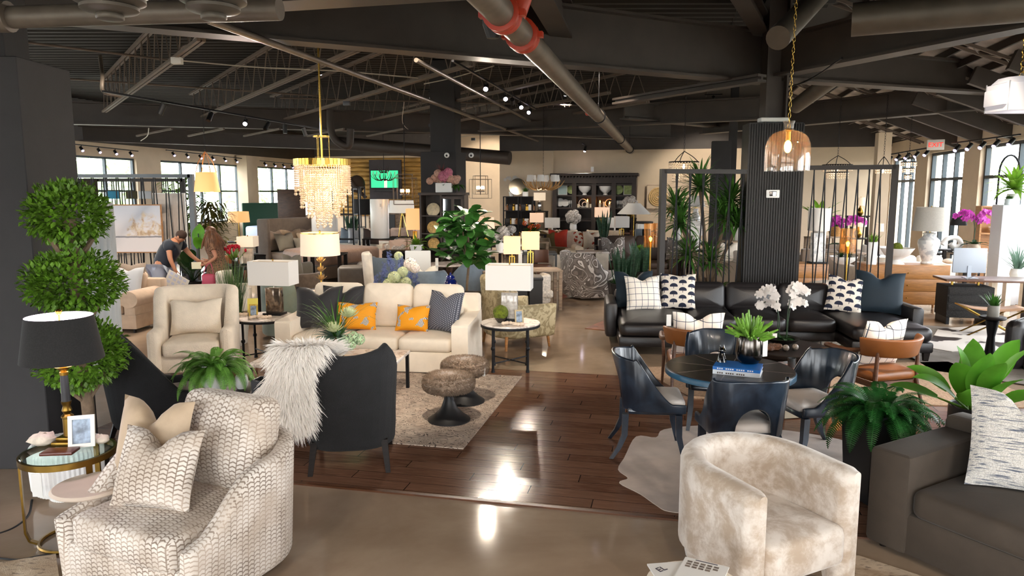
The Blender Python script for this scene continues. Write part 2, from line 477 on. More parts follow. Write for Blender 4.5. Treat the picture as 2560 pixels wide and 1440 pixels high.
leopard = mat('brown_spotted_dress_fabric', rough=.8, fn=f_leopard)
def f_redcir(nt):
    n = noise(nt, 11, 1).step(.55, .57)
    return mixc(nt, n, 'ece2d4', 'b04028')
red_print = mat('red_blotch_print', rough=.8, fn=f_redcir)
def f_concrete(nt):
    n = noise(nt, .55, 6, None, .6, .6).step(.3, .72); m2 = noise(nt, 2.7, 5).step(.4, .75)
    return mixc(nt, m2 * .25, mixc(nt, n, '8f7a66', 'ac9782'), 'c0ad98')
concrete = mat('polished_concrete', rough=.085, fn=f_concrete, rv=.03, spec=.25)
def f_planks(nt):
    x, y, z = xyz(nt, coords(nt))
    row = (y * 7.0).fl(); off = (row * .37).fr() * 1.3
    cell = ((x + off) * .72).fl()
    ex = (((x + off) * .72).fr() - .5).ab().gt(.4975); ey = ((y * 7.0).fr() - .5).ab().gt(.485)
    h = (((row * 12.9898 + cell * 78.233).op('SINE')) * 43758.5).fr()
    g = noise(nt, 5, 5, coords(nt, 'Object', (1, 14, 1)), .8).step(.3, .75)
    c1 = mixc(nt, h, '593c2d', '765644'); c2 = mixc(nt, g, c1, '906c58')
    c3 = mixc(nt, g * .6, c1, c2)
    return mixc(nt, ex.mxx(ey), c3, '1d0f0a')
planks = mat('walnut_planks', rough=.14, fn=f_planks, rv=.03, spec=.12)
def f_rug_branch(nt):
    w = noise(nt, 3.2, 2, coords(nt, 'Object', (1, 2.4, 1), (0, 0, .6)), 1.2)
    l = ((w * 15.0).fr() - .5).ab().lt(.11)
    return mixc(nt, l * noise(nt, 7, 2).step(.3, .42) * .9, mixc(nt, noise(nt, 8, 3).step(.3, .7), 'b6a190', 'c9b7a6'), '2c2420')
rug_branch = mat('branch_pattern_rug', rough=.95, fn=f_rug_branch, bump=.4, bs=150)
def f_rug_faded(nt):
    n = noise(nt, 3.5, 6, None, 1.2, .65).step(.4, .65); m2 = noise(nt, 14, 4, coords(nt, 'Object', (1, 3, 1))).step(.56, .66)
    return mixc(nt, m2 * .7, mixc(nt, n, 'b29a80', 'd6c3ab'), '6a5a50')
rug_faded = mat('faded_oriental_rug', rough=.95, fn=f_rug_faded, bump=.3, bs=150)
rug_jute = mat('woven_jute_rug', 'b79a80', .95, 0, .2, 30, .8, 55)
rug_grey = mat('grey_wool_rug', '8e8780', .95, 0, .25, 3, .4, 120)
hide_taupe = mat('taupe_hide', 'b9a79a', .8, 0, .25, 2.4, .2, 200, .3)
hide_orange = mat('brindle_hide', '8e4a18', .7, 0, .5, 5, .2, 200, .3)
def f_hide(nt): return mixc(nt, noise(nt, 1.6, 3, None, .5).step(.52, .56), 'd8d0c8', '2a1c18')
hide_spot = mat('spotted_hide', rough=.7, fn=f_hide)
def f_marble(nt):
    n = noise(nt, 3, 6, None, 1.5); l = (n - .5).ab().step(.0, .05)
    return mixc(nt, l, 'b9ada4', 'e6dcd4')
marble = mat('pale_marble', rough=.22, fn=f_marble)
def f_slate(nt): return mixc(nt, noise(nt, 3.5, 5, None, .8).step(.3, .7), '120f10', '2a2220')
table_dark = mat('burnished_tabletop', rough=.3, fn=f_slate, coat=.08)
def f_bluepaint(nt): return mixc(nt, noise(nt, 5, 5, None, .7).step(.3, .75), '10161f', '2b3644')
blue_lacquer = mat('blue_grey_lacquer', rough=.28, fn=f_bluepaint, coat=.25)
def f_bluebase(nt): return mixc(nt, noise(nt, 4, 4).step(.3, .7), '1e3c52', '2f5a74')
blue_base = mat('deep_blue_lacquer', rough=.35, fn=f_bluebase)
def f_whitewash(nt): return mixc(nt, noise(nt, 9, 5).step(.45, .6), 'e8e6e2', 'b9bcbe')
crackle = mat('crackle_white_ceramic', rough=.4, fn=f_whitewash)
mercury = mat('mercury_glass', '8a7a6c', .12, .75, .6, 16)
bluejar = mat('cobalt_ceramic', '0c1a5e', .15, 0, .3, 9, coat=.6)
wall_dark = mat('charcoal_wall', '38353a', .8, 0, .12, 2, .15, 120)
pillar_dark = mat('charcoal_pillar', '2c2a2b', .75, 0, .1, 3, .1, 140)
steel_paint = mat('dark_painted_steel', '3c342f', .55, 0, .12, 3)
joist_paint = mat('joist_paint', '665a51', .6, 0, .1, 3)
deck_paint = mat('dark_deck', '0f0d0b', .7)
pipe_paint = mat('grey_pipe', '6e645a', .45, .2, .2, 4)
duct_grey = mat('duct_grey', '5d564d', .5, .35, .15, 4)
red_paint = mat('red_coupling', 'b8391c', .4)
wire_mat = mat('pale_conduit', 'b9b2a8', .5)
insul = mat('roof_insulation', 'cdc6c0', .8, 0, .25, 2)
log_mat = mat('hewn_log', 'a58042', .7, 0, .4, 3, .3, 20, vst=(.5, 1, 4))
slat_dark = mat('black_stained_slats', '120f0e', .55, 0, .2, 5)
screen_g = lit('screen_pitch', '35c98a', 1.1)
screen_p = lit('screen_pale', 'e8c8c0', 1.0)
stone_mat = mat('ledge_stone', '6b5a4b', .85, 0, .5, 7, .8, 9, vst=(1, 1, 3))
frame_dark = mat('window_frame_metal', '3c4448', .5, .4)
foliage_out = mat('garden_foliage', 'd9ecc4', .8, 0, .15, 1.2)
# ================================================================ furniture
def pillow_mesh(w, h, t, chop=.0, N=14, pinch=.07):
    m = M(); idx = {}; vs = []; fs = []
    for sg in (1, -1):
        for i in range(N + 1):
            for j in range(N + 1):
                edge = i in (0, N) or j in (0, N)
                if sg == -1 and edge: idx[(sg, i, j)] = idx[(1, i, j)]; continue
                u, v = 2 * i / N - 1, 2 * j / N - 1
                x = w / 2 * u * (1 - pinch * (1 - v * v)); z = h / 2 * v * (1 - pinch * (1 - u * u))
                th = t / 2 * max(0, (1 - u * u) * (1 - v * v)) ** .38
                if chop:
                    k = exp(-(u / .28) ** 2) * max(0, v) ** 1.6
                    z -= chop * k; th *= 1 - .35 * k
                idx[(sg, i, j)] = len(vs); vs.append((x, -sg * th, z + h / 2))
        for i in range(N):
            for j in range(N): fs.append(tuple(idx[(sg, a, b)] for a, b in ((i, j), (i + 1, j), (i + 1, j + 1), (i, j + 1))))
    return m.add(vs, fs)
def pillow(label, loc, rz, mt, w=.5, h=.5, t=.18, chop=.06, lean=15, roll=0, group=None, name='throw_pillow'):
    o = solo(name, label, 'pillow', pillow_mesh(w, h, t, chop), mt, loc, 0, group, 60)
    o.rotation_euler = (R(-lean), R(roll), R(rz)); return o
def legs4(par, w, d, h, r0, r1, m, splay=.0, sq=False, back_rake=0.0, y0=0.0):
    for sx in (-1, 1):
        for sy in (-1, 1):
            a = V((sx * w / 2, sy * d / 2 + y0, h)); b = V((sx * (w / 2 + splay), sy * (d / 2 + splay) + y0 + (back_rake if sy > 0 else 0), 0))
            k = M()
            if sq: k.skin([[(p.x + r * i, p.y + r * j, p.z) for i, j in ((1, 1), (-1, 1), (-1, -1), (1, -1))] for p, r in ((b, r1), (a, r0))])
            else: k.cyl(b, a, r1, r0, 10)
            build('leg', k, m, par)
def sofa(label, loc, rz, m, w=2.2, d=.95, sh=.44, bh=.85, aw=.18, ah=.62, n=3, nb=None, leg=.1, lm=None, arm='box', group=None, name='sofa', cat='sofa', bt=.2, rake=.06, cm=None, am=None):
    o = thing(name, label, cat, loc, R(rz), group); nb = n if nb is None else nb; cm = cm or m
    iw = w - 2 * aw
    build('base', M().box(0, 0, leg, w - .02, d - .04, sh - .17 - leg, .025), m, o)
    for sx in (-1, 1):
        k = M(); x = sx * (w / 2 - aw / 2)
        if arm == 'roll':
            k.box(x, -.0, leg, aw * .8, d - .06, ah - .1 - leg, .03)
            k2 = M().skin([[(x + sx * .02 + aw * .62 * cos(2 * pi * i / 18), y, ah - aw * .45 + aw * .55 * sin(2 * pi * i / 18)) for i in range(18)] for y in (-d / 2 - .01, -d / 2 + .01, d / 2 - .05)])
            a = build('arm', k, am or m, o); build('arm_roll', k2, am or m, a)
        elif arm == 'slope':
            k.mx = None
            prof = [(-d / 2, leg), (-d / 2, ah - .02), (-d / 2 + .02, ah), (d * .1, ah + .02), (d / 2 - .05, ah + .08), (d / 2, leg)]
            k.skin([[(x + q, y, z) for y, z in prof] for q in (-aw / 2, aw / 2)])
            build('arm', k, am or m, o)
        else:
            k.box(x, -.01, leg, aw, d - .02, ah - leg, .03); build('arm', k, am or m, o)
    k = M(); k.mx = Matrix.Translation((0, d / 2 - bt / 2, 0)) 
    k.box(0, 0, leg, w - .01, bt, bh - leg - (.08 if nb else 0), .04); build('back', k, am or m, o)
    sd = d - bt - .0
    for i in range(n):
        cw = iw / n; x = -iw / 2 + cw * (i + .5)
        build('seat_cushion', M().cushion(x, -d / 2 + sd / 2, sh - .18, cw - .008, sd - .005, .17, .05, .025), cm, o, 60)
    for i in range(nb):
        cw = iw / nb; x = -iw / 2 + cw * (i + .5)
        k = M(); k.mx = Matrix.Translation((x, d / 2 - bt - .02, sh - .02)) @ Matrix.Rotation(R(-12), 4, 'X') @ Matrix.Rotation(R(90), 4, 'X')
        hh = bh - sh + .06
        k.cushion(0, hh / 2, -.02, cw - .01, hh, .16, .06, .05); build('back_cushion', k, cm, o, 60)
    if leg > .02: legs4(o, w - .16, d - .16, leg + .03, .028, .022, lm or dark_wood)
    return o
def u_path(w, d, r, n=34):
    """plan from front right, round the back, to front left"""
    hw, hd = w / 2, d / 2; r = min(r, hw - .001, d - .002); pts = [(hw, -hd)]
    L1 = d - r; pts += [(hw, -hd + L1 * k / 6) for k in range(1, 6)]
    pts += arc(hw - r, hd - r, r, 0, 90, 8); L2 = w - 2 * r
    if L2 > .02: pts += [(hw - r - L2 * k / 8, hd) for k in range(1, 8)]
    pts += arc(-hw + r, hd - r, r, 90, 180, 8)
    pts += [(-hw, hd - r - L1 * k / 6) for k in range(1, 7)]
    return pts
def tub(label, loc, rz, m, w=.8, d=.8, r=.35, top=None, lo=None, t=.1, seat=(.56, .6, .3, .15), lean=.0, legs=None, lm=None, sm=None, group=None, name='armchair', cat='armchair', tr=.45, base=None, seat_y=None, fm=None):
    """upholstered chair whose back and arms are one curved wall; top(u, v) and lo(u, v) give its edges (v 0 front .. 1 back)"""
    o = thing(name, label, cat, loc, R(rz), group)
    pts = u_path(w - t, d - t, r); uv = [(x / ((w - t) / 2), (y + (d - t) / 2) / (d - t)) for x, y in pts]
    zt = [top(u, v) for u, v in uv]; zl = [lo(u, v) if callable(lo) else lo for u, v in uv]
    ln = [lean(u, v) for u, v in uv] if callable(lean) else lean
    build('backrest', M().shell(pts, zl, zt, t, ln, tr), m, o, 50)
    sw, sd, sz, st = seat
    y = (-d / 2 + sd / 2 + .0) if seat_y is None else seat_y
    build('seat_cushion', M().cushion(0, y, sz, sw, sd, st, .05, .025), sm or m, o, 60)
    if base: build('base', M().box(0, base[4] if len(base) > 4 else -.01, base[2], base[0], base[1], base[3], .03), fm or m, o)
    if legs: legs4(o, legs[0], legs[1], legs[2], legs[3], legs[4], lm or dark_wood, legs[5] if len(legs) > 5 else 0, legs[6] if len(legs) > 6 else False, legs[7] if len(legs) > 7 else 0)
    return o
def price_tag(label, loc, rz=0, h=.09, w=.05, tilt=0):
    k = M().box(0, 0, -h, w, .004, h); o = solo('price_tag', label, 'tag', k, card_tag, loc, R(rz)); o.rotation_euler.y = R(tilt); return o
def round_iron_table(label, loc, r=.37, h=.6, top=None, group=None):
    o = thing('side_table', label, 'side table', loc, 0, group)
    build('table_top', M().lathe([(.02, h - .022), (r - .008, h - .022), (r, h - .012), (r - .006, h), (.02, h)], 40), top or marble, o)
    build('rim', M().skin([[(a * cos(2 * pi * i / 40), a * sin(2 * pi * i / 40), z) for i in range(40)] for a, z in ((r, h - .05), (r, h - .023), (r - .015, h - .023), (r - .015, h - .05))], False, True, True), black_metal, o)
    for k in range(4):
        a = R(45 + 90 * k); x, y = (r - .07) * cos(a), (r - .07) * sin(a)
        l = M().lathe([(.016, .04), (.016, h - .05)], 10, x, y); l.lathe([(.02, h * .48), (.026, h * .5), (.026, h * .53), (.02, h * .55)], 10, x, y); l.lathe([(.026, 0), (.018, .05)], 10, x, y)
        build('leg', l, black_metal, o)
    for k in (0, 1):
        a = R(45 + 90 * k); q = r - .07
        build('stretcher', M().cyl((q * cos(a), q * sin(a), .12), (-q * cos(a), -q * sin(a), .12), .009, None, 8), black_metal, o)
    return o
def shade_part(o, sh, z0, mt, inner=None):
    k = M()
    if sh[0] == 'drum': k.shade(sh[1], sh[2], z0, z0 + sh[3])
    else: k.rshade(sh[1], sh[2], z0, z0 + sh[3], sh[4] if len(sh) > 4 else 1)
    s = build('lamp_shade', k, mt, o, 30)
    return s
def lamp(label, loc, kind, bh, sh, mt, bm=None, rz=0, group=None, e=0, ec=(1, .78, .5), name=None, foot=None):
    """kind of base, height of the shade's lower edge, shade (drum, r0, r1, h) or (rect, w, d, h)"""
    o = thing(name or ('floor_lamp' if bh > .9 else 'table_lamp'), label, 'lamp', loc, R(rz), group); bm = bm or brass
    zt = bh + sh[3]; sr = sh[1] if sh[0] == 'drum' else sh[1] / 2
    if kind == 'stick':
        build('base', M().lathe([(.02, 0), (min(.14, sr * .6), 0), (min(.14, sr * .6), .02), (.02, .035)], 20), bm, o)
        build('stem', M().cyl((0, 0, .02), (0, 0, zt), .009, None, 8), bm, o)
    elif kind == 'block':
        w = foot or sr * .55
        build('base', M().box(0, 0, 0, w * 1.25, w, .03, .004), black_metal, o); build('body', M().box(0, 0, .03, w, w * .55, bh - .07, .008), bm, o)
        build('stem', M().cyl((0, 0, bh - .04), (0, 0, zt), .009, None, 8), chrome, o)
    elif kind == 'urn':
        q = foot or .13
        build('body', M().lathe([(q * .55, 0), (q * .6, .02), (q * .5, .05), (q * .75, bh * .3), (q, bh * .6), (q * .96, bh * .72), (q * .6, bh * .82), (q * .5, bh * .88), (q * .62, bh * .93), (q * .3, bh * .95)], 28), bm, o)
        build('stem', M().cyl((0, 0, bh * .93), (0, 0, zt), .009, None, 8), brass, o)
    elif kind == 'frame':
        w = foot or sr * .7; k = M()
        for z in (0, bh - .06): k.box(0, 0, z, w, w * .6, .018)
        for sx in (-1, 1): k.box(sx * (w / 2 - .01), 0, .0, .02, w * .6, bh - .05)
        k.box(0, 0, 0, .02, .02, zt - .02); build('base', k, bm, o)
    elif kind == 'tripod':
        for q in range(3): a = R(120 * q); build('leg', M().cyl((.2 * cos(a), .2 * sin(a), 0), (.02 * cos(a), .02 * sin(a), bh), .012, .01, 8), bm, o)
        build('stem', M().cyl((0, 0, bh - .1), (0, 0, zt), .01, None, 8), bm, o)
    elif kind == 'round':
        q = foot or .1
        build('body', M().lathe([(q * .5, 0), (q, bh * .3), (q, bh * .5), (q * .3, bh * .85), (q * .2, bh)], 20), bm, o); build('stem', M().cyl((0, 0, bh * .8), (0, 0, zt), .008, None, 8), bm, o)
    shade_part(o, sh, bh, mt)
    build('finial', M().sph(0, 0, zt + .012, .012, n=8, m=5), brass, o)
    if sh[0] == 'drum' and sh[1] > .12 or sh[0] == 'rect':
        k = M(); q = (sh[2] if sh[0] == 'drum' else sh[1] / 2 * (sh[4] if len(sh) > 4 else 1)) - .004
        k.box(0, 0, zt - .015, 2 * q, .006, .004); build('spider', k, brass, o)
    if e: light('POINT', V(loc) + V((0, 0, bh + sh[3] * .5)), e, ec, .05)
    return o
# ---------------------------------------------------------------- plants
def pot_lathe(r, h, kind='taper'):
    if kind == 'cyl': p = [(r * .97, 0), (r, .015), (r, h - .01), (r * .96, h), (r * .9, h - .01), (r * .9, h * .8), (.01, h * .8)]
    elif kind == 'bowl': p = [(r * .45, 0), (r * .5, .01), (r * .85, h * .5), (r, h), (r * .95, h), (r * .8, h * .6), (.01, h * .55)]
    elif kind == 'round': p = [(r * .6, 0), (r * .9, h * .25), (r, h * .5), (r * .92, h * .8), (r * .8, h), (r * .74, h), (r * .8, h * .8), (.01, h * .8)]
    else: p = [(r * .68, 0), (r * .7, .01), (r, h), (r * .94, h), (r * .88, h * .85), (.01, h * .85)]
    return p
def potted(name, label, loc, pm, r, h, kind, leaves, lm, group=None, square=False, rz=0, cat='plant', stems=None, stm=None):
    o = thing(name, label, cat, loc, R(rz), group)
    if h > 0:
        if square: build('pot', M().skin([[(x, y, z) for x, y in rrect(r * q, r * q, .01, 1)] for q, z in ((.8, 0), (1, h), (.92, h), (.88, h * .9), (.02, h * .9))]), pm, o)
        else: build('pot', M().lathe(pot_lathe(r, h, kind), 28), pm, o)
    if stems: build('stem', stems, stm or bark, o)
    build('foliage', leaves, lm, o, 0, False)
    return o
def fern_leaves(z, n, L, W, r0=.04, elo=.35, ehi=1.3, droop=1.9, seg=16):
    m = M()
    for i in range(n):
        q = i / n; a = i * 2.399 + ru(-.2, .2); e = elo + (ehi - elo) * q
        m.frond((r0 * cos(a), r0 * sin(a), z), a, e, L * ru(.75, 1.1) * (1 - .25 * q), W * ru(.8, 1.15), droop * ru(.8, 1.2), seg)
    return m
def grass_leaves(z, n, L, r, w=.008, spread=.35, droop=.5, seg=4):
    m = M()
    for i in range(n):
        a = ru(0, 2 * pi); q = r * sqrt(rnd())
        m.blade((q * cos(a), q * sin(a), z), a, pi / 2 - ru(0, spread), L * ru(.6, 1.05), w, droop * ru(.3, 1.3), seg, lambda t: 1 - t ** 2, .05)
    return m
def snake_leaves(z, n, L, r, w=.05):
    m = M()
    for i in range(n):
        a = ru(0, 2 * pi); q = r * sqrt(rnd())
        m.blade((q * cos(a), q * sin(a), z), a, pi / 2 - ru(.02, .22), L * ru(.55, 1.0), w * ru(.8, 1.2), ru(-.05, .12), 6, lambda t: (.6 + .5 * t) if t < .6 else .9 * (1 - ((t - .6) / .4) ** 2) + .02, .2, ru(0, 3))
    return m
def rosette(m, c, n, L, w, lo=-.3, hi=1.3, droop=1.2, seg=5):
    for i in range(n):
        a = i * 2.399 + ru(-.2, .2); e = lo + (hi - lo) * (i / n)
        m.blade(c, a, e, L * ru(.7, 1.05), w, droop * ru(.4, 1.2), seg, lambda t: min(1, .5 + t * 3) * (1 - t ** 2.5) + .02, .12)
def leaf_ball(m, c, rx, rz, n, L, W, shell=.6):
    for i in range(n):
        a = ru(0, 2 * pi); s = ru(-1, 1); q = sqrt(1 - s * s); k = (shell + (1 - shell) * rnd())
        k *= 1 + .08 * sin(3 * a + 1.7) * cos(4 * s)
        p = (c[0] + rx * q * cos(a) * k, c[1] + rx * q * sin(a) * k, c[2] + rz * s * k)
        m.blade(p, a + ru(-.9, .9), math.asin(s) + ru(-.7, .9), L * ru(.7, 1.3), W * ru(.8, 1.2), ru(-.2, .5), 2, lambda t: (.3, 1, .15)[int(t * 2 + .01)], .15, ru(-.6, .6))
def big_leaves(m, c, n, L, W, lo=.0, hi=1.2, droop=.8, stalk=0, sm=None, r=.02):
    for i in range(n):
        a = i * 2.399 + ru(-.3, .3); e = ru(lo, hi); b = V(c)
        if stalk:
            l = stalk * ru(.6, 1.1); d = V((cos(a) * cos(e), sin(a) * cos(e), sin(e)))
            (sm or m).tube([b, b + d * l * .5 + V((0, 0, .04)), b + d * l], r * .25, 5); b = b + d * l
        m.blade(b, a, e - .1, L * ru(.75, 1.15), W * ru(.8, 1.15), droop * ru(.5, 1.3), 6, None, .1, ru(-.4, .4))
def flower(m, c, r, n=6, az=0, el=1.2, cup=.5):
    d = V((cos(az) * cos(el), sin(az) * cos(el), sin(el)))
    for k in range(n):
        a = 2 * pi * k / n
        # petals fan out round the flower axis
        u = d.cross(V((0, 0, 1)) if abs(d.z) < .95 else V((1, 0, 0))).normalized(); w = d.cross(u)
        v = (u * cos(a) + w * sin(a)); s2 = d.cross(v)
        p0 = V(c); p1 = p0 + v * r * .55 + d * r * cup * .35; p2 = p0 + v * r + d * r * cup * .2
        m.skin([[p0 + s2 * r * .08, p0 - s2 * r * .08], [p1 + s2 * r * .42, p1 - s2 * r * .42], [p2 + s2 * r * .2, p2 - s2 * r * .2]], False, False)
def puff(m, c, r, n=40):
    """rounded bloom of many small petals"""
    for i in range(n):
        s = 1 - 2 * (i + .5) / n; a = i * 2.399; q = sqrt(max(0, 1 - s * s))
        flower(m, (c[0] + r * q * cos(a), c[1] + r * q * sin(a), c[2] + r * s), r * .42, 4, a, math.asin(s))
def blooms(o, items, mt, n, name):
    for c, r in items:
        k = M(); puff(k, c, r, n); build(name, k, mt, o, 0, False)
def build_blooms(o, fl, mt):
    for k in fl: build('orchid_bloom', k, mt, o, 0, False)
def orchid_spray(fl, st, base, az, L, hgt, n, r=.04):
    b = V(base); d = V((cos(az), sin(az), 0))
    pts = bez([b, b + V((0, 0, hgt * .6)) + d * L * .05, b + V((0, 0, hgt)) + d * L * .35, b + V((0, 0, hgt * .85)) + d * L], 8)
    st.tube(pts, .005, 6)
    for i in range(n):
        p = pts[int(len(pts) * (.5 + .49 * i / n))]; off = V((-d.y, d.x, 0)) * (.03 if i % 2 else -.03)
        fk = M(); fl.append(fk); flower(fk, p + off + V((0, 0, ru(-.02, .01))), r * ru(.85, 1.15), 5, az - pi / 2 + ru(-.8, .8) if i % 2 else -pi / 2 + ru(-.5, .5), ru(-.2, .5), .3)
# ---------------------------------------------------------------- case goods
def cabinet_box(o, w, d, h, m, z0=0, t=.03, name='body'):
    return build(name, M().box(0, 0, z0, w, d, h, .006), m, o)
def dresser(label, loc, rz, w, d, h, m, rows=3, cols=1, leg=.14, group=None, name='dresser', knob=None):
    o = thing(name, label, 'dresser', loc, R(rz), group)
    cabinet_box(o, w, d, h - leg, m, leg); legs4(o, w - .1, d - .1, leg + .02, .03, .018, m)
    for c in range(cols):
        for r in range(rows):
            hh = (h - leg - .05) / rows; ww = (w - .03) / cols; x = -w / 2 + .015 + ww * (c + .5); z = leg + .02 + hh * r
            dr = build('drawer', M().box(x, -d / 2 - .008, z + .004, ww - .008, .02, hh - .008, .004), m, o)
            build('knob', M().sph(x, -d / 2 - .03, z + hh / 2, .013, n=10, m=6), knob or brass, dr)
    return o
def slab_table(label, loc, rz, w, d, h, tm, lm, lt=.04, tt=.03, name='table', cat='table', group=None):
    o = thing(name, label, cat, loc, R(rz), group)
    build('table_top', M().box(0, 0, h - tt, w, d, tt, .006), tm, o)
    for sx in (-1, 1):
        for sy in (-1, 1): build('leg', M().box(sx * (w / 2 - lt / 2 - .01), sy * (d / 2 - lt / 2 - .01), 0, lt, lt, h - tt), lm, o)
    return o
def pedestal_table(label, loc, r, h, tm, lm, group=None, name='round_table', cat='table'):
    o = thing(name, label, cat, loc, 0, group)
    build('table_top', M().lathe([(.02, h - .035), (r - .01, h - .035), (r, h - .02), (r - .01, h), (.02, h)], 36), tm, o)
    build('pedestal', M().lathe([(r * .5, 0), (r * .45, .02), (.06, .1), (.045, h * .5), (.08, h - .06), (r * .4, h - .036)], 24), lm, o)
    return o
def photo_frame(label, loc, rz, w, h, fm, pm=None, group=None, lean=12):
    o = thing('photo_frame', label, 'picture frame', loc, R(rz), group); o.rotation_euler.x = R(-lean)
    b = w * .16; k = M()
    for x, z, a, c in ((0, 0, w, b), (0, h - b, w, b), (-w / 2 + b / 2, b, b, h - 2 * b), (w / 2 - b / 2, b, b, h - 2 * b)): k.box(x, 0, z, a, .018, c)
    build('frame', k, fm, o); build('photo', M().box(0, .002, b, w - 2 * b, .006, h - 2 * b), pm or paper, o)
    k = M(); k.bar((0, .01, h * .7), (0, .01 + h * .35, 0.01 + h * .08), .02, .006); build('easel_back', k, fm, o)
    return o
def books(label, loc, rz, dims, mt, group='books'):
    w, d, h = dims; o = thing('book', label, 'book', loc, R(rz), group)
    build('pages', M().box(0, .002, .004, w - .012, d - .008, h - .008), paper, o)
    k = M(); k.box(0, 0, 0, w, d, .004).box(0, 0, h - .004, w, d, .004).box(0, -d / 2 + .002, .004, w, .004, h - .008); build('cover', k, mt, o); return o
def vase(label, loc, r, h, m, kind='cyl', name='vase', group=None):
    return solo(name, label, 'vase', M().lathe(pot_lathe(r, h, kind), 24), m, loc, 0, group)
# ================================================================ the room
def wbox(m, A, D, s0, s1, z0, z1, t=.25, off=0.0):
    A, D = V(A), V(D); N = V((D.y, -D.x, 0)); c = A + D * ((s0 + s1) / 2) + N * off
    m.mx = Matrix.Translation(c) @ Matrix.Rotation(atan2(D.y, D.x), 4, 'Z'); m.box(0, 0, z0, s1 - s0, t, z1 - z0); m.mx = None
    return m
def wall_with_windows(name, A, D, s0, s1, zt, wins, z0, z1, mt, wn, cols=4, rows=(2.2,), t=.3, portal=True):
    m = M(); s = s0; out = []
    for a, b in sorted(wins):
        wbox(m, A, D, s, a, 0, zt, t); wbox(m, A, D, a, b, 0, z0, t); wbox(m, A, D, a, b, z1, zt, t); s = b
    wbox(m, A, D, s, s1, 0, zt, t); struct(name, m, mt)
    for i, (a, b) in enumerate(sorted(wins)):
        f = M(); fw = .07
        for q in range(cols + 1):
            x = a + fw / 2 + (b - a - fw) * q / cols; wbox(f, A, D, x - fw / 2, x + fw / 2, z0, z1, .1)
        for z in (z0, z1 - fw) + tuple(rows): wbox(f, A, D, a, b, z, z + fw, .1)
        w = struct('window_%d' % (wn + i), f, frame_dark, label='tall window with dark metal mullions in ' + name.replace('_', ' '))
        g = M(); wbox(g, A, D, a + .02, b - .02, z0 + .02, z1 - .02, .012)
        p = build('pane', g, window_glass, w); p['kind'] = 'structure'
        if portal:
            l = bpy.data.lights.new('window_portal', 'AREA'); l.shape = 'RECTANGLE'; l.size = b - a; l.size_y = z1 - z0; l.cycles.is_portal = True
            o = bpy.data.objects.new('window_portal', l); C.objects.link(o)
            Dv = V(D); N = V((Dv.y, -Dv.x, 0)); c = V(A) + Dv * ((a + b) / 2); c.z = (z0 + z1) / 2
            inward = (V((0, 14, c.z)) - c); n = N if N.dot(inward) > 0 else -N
            o.location = c + n * .1; o.rotation_euler = n.to_track_quat('-Z', 'Z').to_euler()
FOOT = [(-20.0, -.6), (5.9, -6.5), (12.8, 23.9), (13.2, 26), (0, 38.8), (-10.2, 41.2)]
fl = M().prism(FOOT, -.1, 0); struct('floor', fl, concrete)
LA, RA = (-13.5, 27.7, 0), (10.4, 14.7, 0)
wall_with_windows('wall_left', LA, PD, -36, 12.6, 3.85, [(-6.6, -1.23), (.06, 5.2), (6.66, 12.3), (-13.2, -7.9), (-20, -15), (-27, -22)], .9, 3.4, plaster, 1)
wall_with_windows('wall_right', RA, PD, -21, 9.2, 3.75, [(-3, 2), (2.95, 5.5), (6.5, 8.9), (-9, -4), (-15, -10)], .25, 3.25, plaster, 7, 3, (2.5,))
wall_with_windows('wall_rear', (0, -5, 0), QD, -15, 7, 3.85, [(-11, -6.5), (-5.5, -1), (0, 5)], .3, 3.2, plaster, 12, 4, (2.3,))
# far walls
FW = V((2.86, 25.7, 0))
m = M(); wbox(m, FW, QD, -3.35, 9.6, 0, 3.65, .3); struct('wall_far', m, plaster)
m = M(); wbox(m, FW, QD, -1.75, -1.4, 0, 3.6, .12, -.0); m2 = M(); wbox(m2, FW - PD * .22, QD, -1.75, -1.38, 0, 3.62, .16); struct('trim_1', m2, plaster)
m = M(); wbox(m, (-10.7, 39.8, 0), QD, 0, 9, 0, 4.4, .3); struct('wall_log', m, plaster)
m = M(); wbox(m, (-2.6, 32.6, 0), QD, -.6, 3.4, 0, 5.28, .3); struct('wall_alcove', m, plaster)
m = M(); wbox(m, (-1.9, 37.9, 0), PD, -5.4, 0, 0, 5.28, .2); struct('wall_return', m, plaster)
m = M()
# dark band between the wall tops and the deck
for A, D, s0, s1, z in ((LA, PD, -36, 13, 3.85), (RA, PD, -21, 9.4, 3.75), ((0, -5, 0), QD, -15, 7, 3.85)):
    m = M(); wbox(m, A, D, s0, s1, z, 5.3, .3); struct('wall_band', m, steel_paint)
m = M(); wbox(m, FW, QD, -3.35, 9.6, 3.65, 5.3, .3); struct('wall_band', m, steel_paint)
m = M(); wbox(m, (-10.7, 39.8, 0), QD, 0, 9, 4.1, 5.3, .34); struct('wall_band', m, steel_paint)
# log siding round the television
lg = thing('log_wall_cladding', 'stacked honey coloured log siding round the television panel', 'wall cladding', (0, 0, 0))
for i in range(13):
    z = 1.05 + i * .235; m = M(); a = V((-10.5, 39.55, z)) ; m.cyl(a, a + QD * 8.4, .125, None, 12); build('log', m, log_mat, lg)
# ceiling deck, corrugated
m2 = M().prism(FOOT, 5.28, 5.36); struct('ceiling', m2, deck_paint)
dk = M(); y0 = -6
rows = []
for i in range(150):
    y = -6 + i * .3; xl = max(-19.8, -13.5 + .2213 * (y - 27.7)); xl = max(xl, (-5 - y) / .2213)
    for q, z in ((0, 5.28), (.1, 5.22), (.2, 5.22)): rows.append([(xl, y + q, z), (5.2, y + q, z)])
dk.mx = Matrix.Translation((0, 0, -.005)); dk.skin(rows, False, False); struct('ceiling_deck', dk, deck_paint, 20)
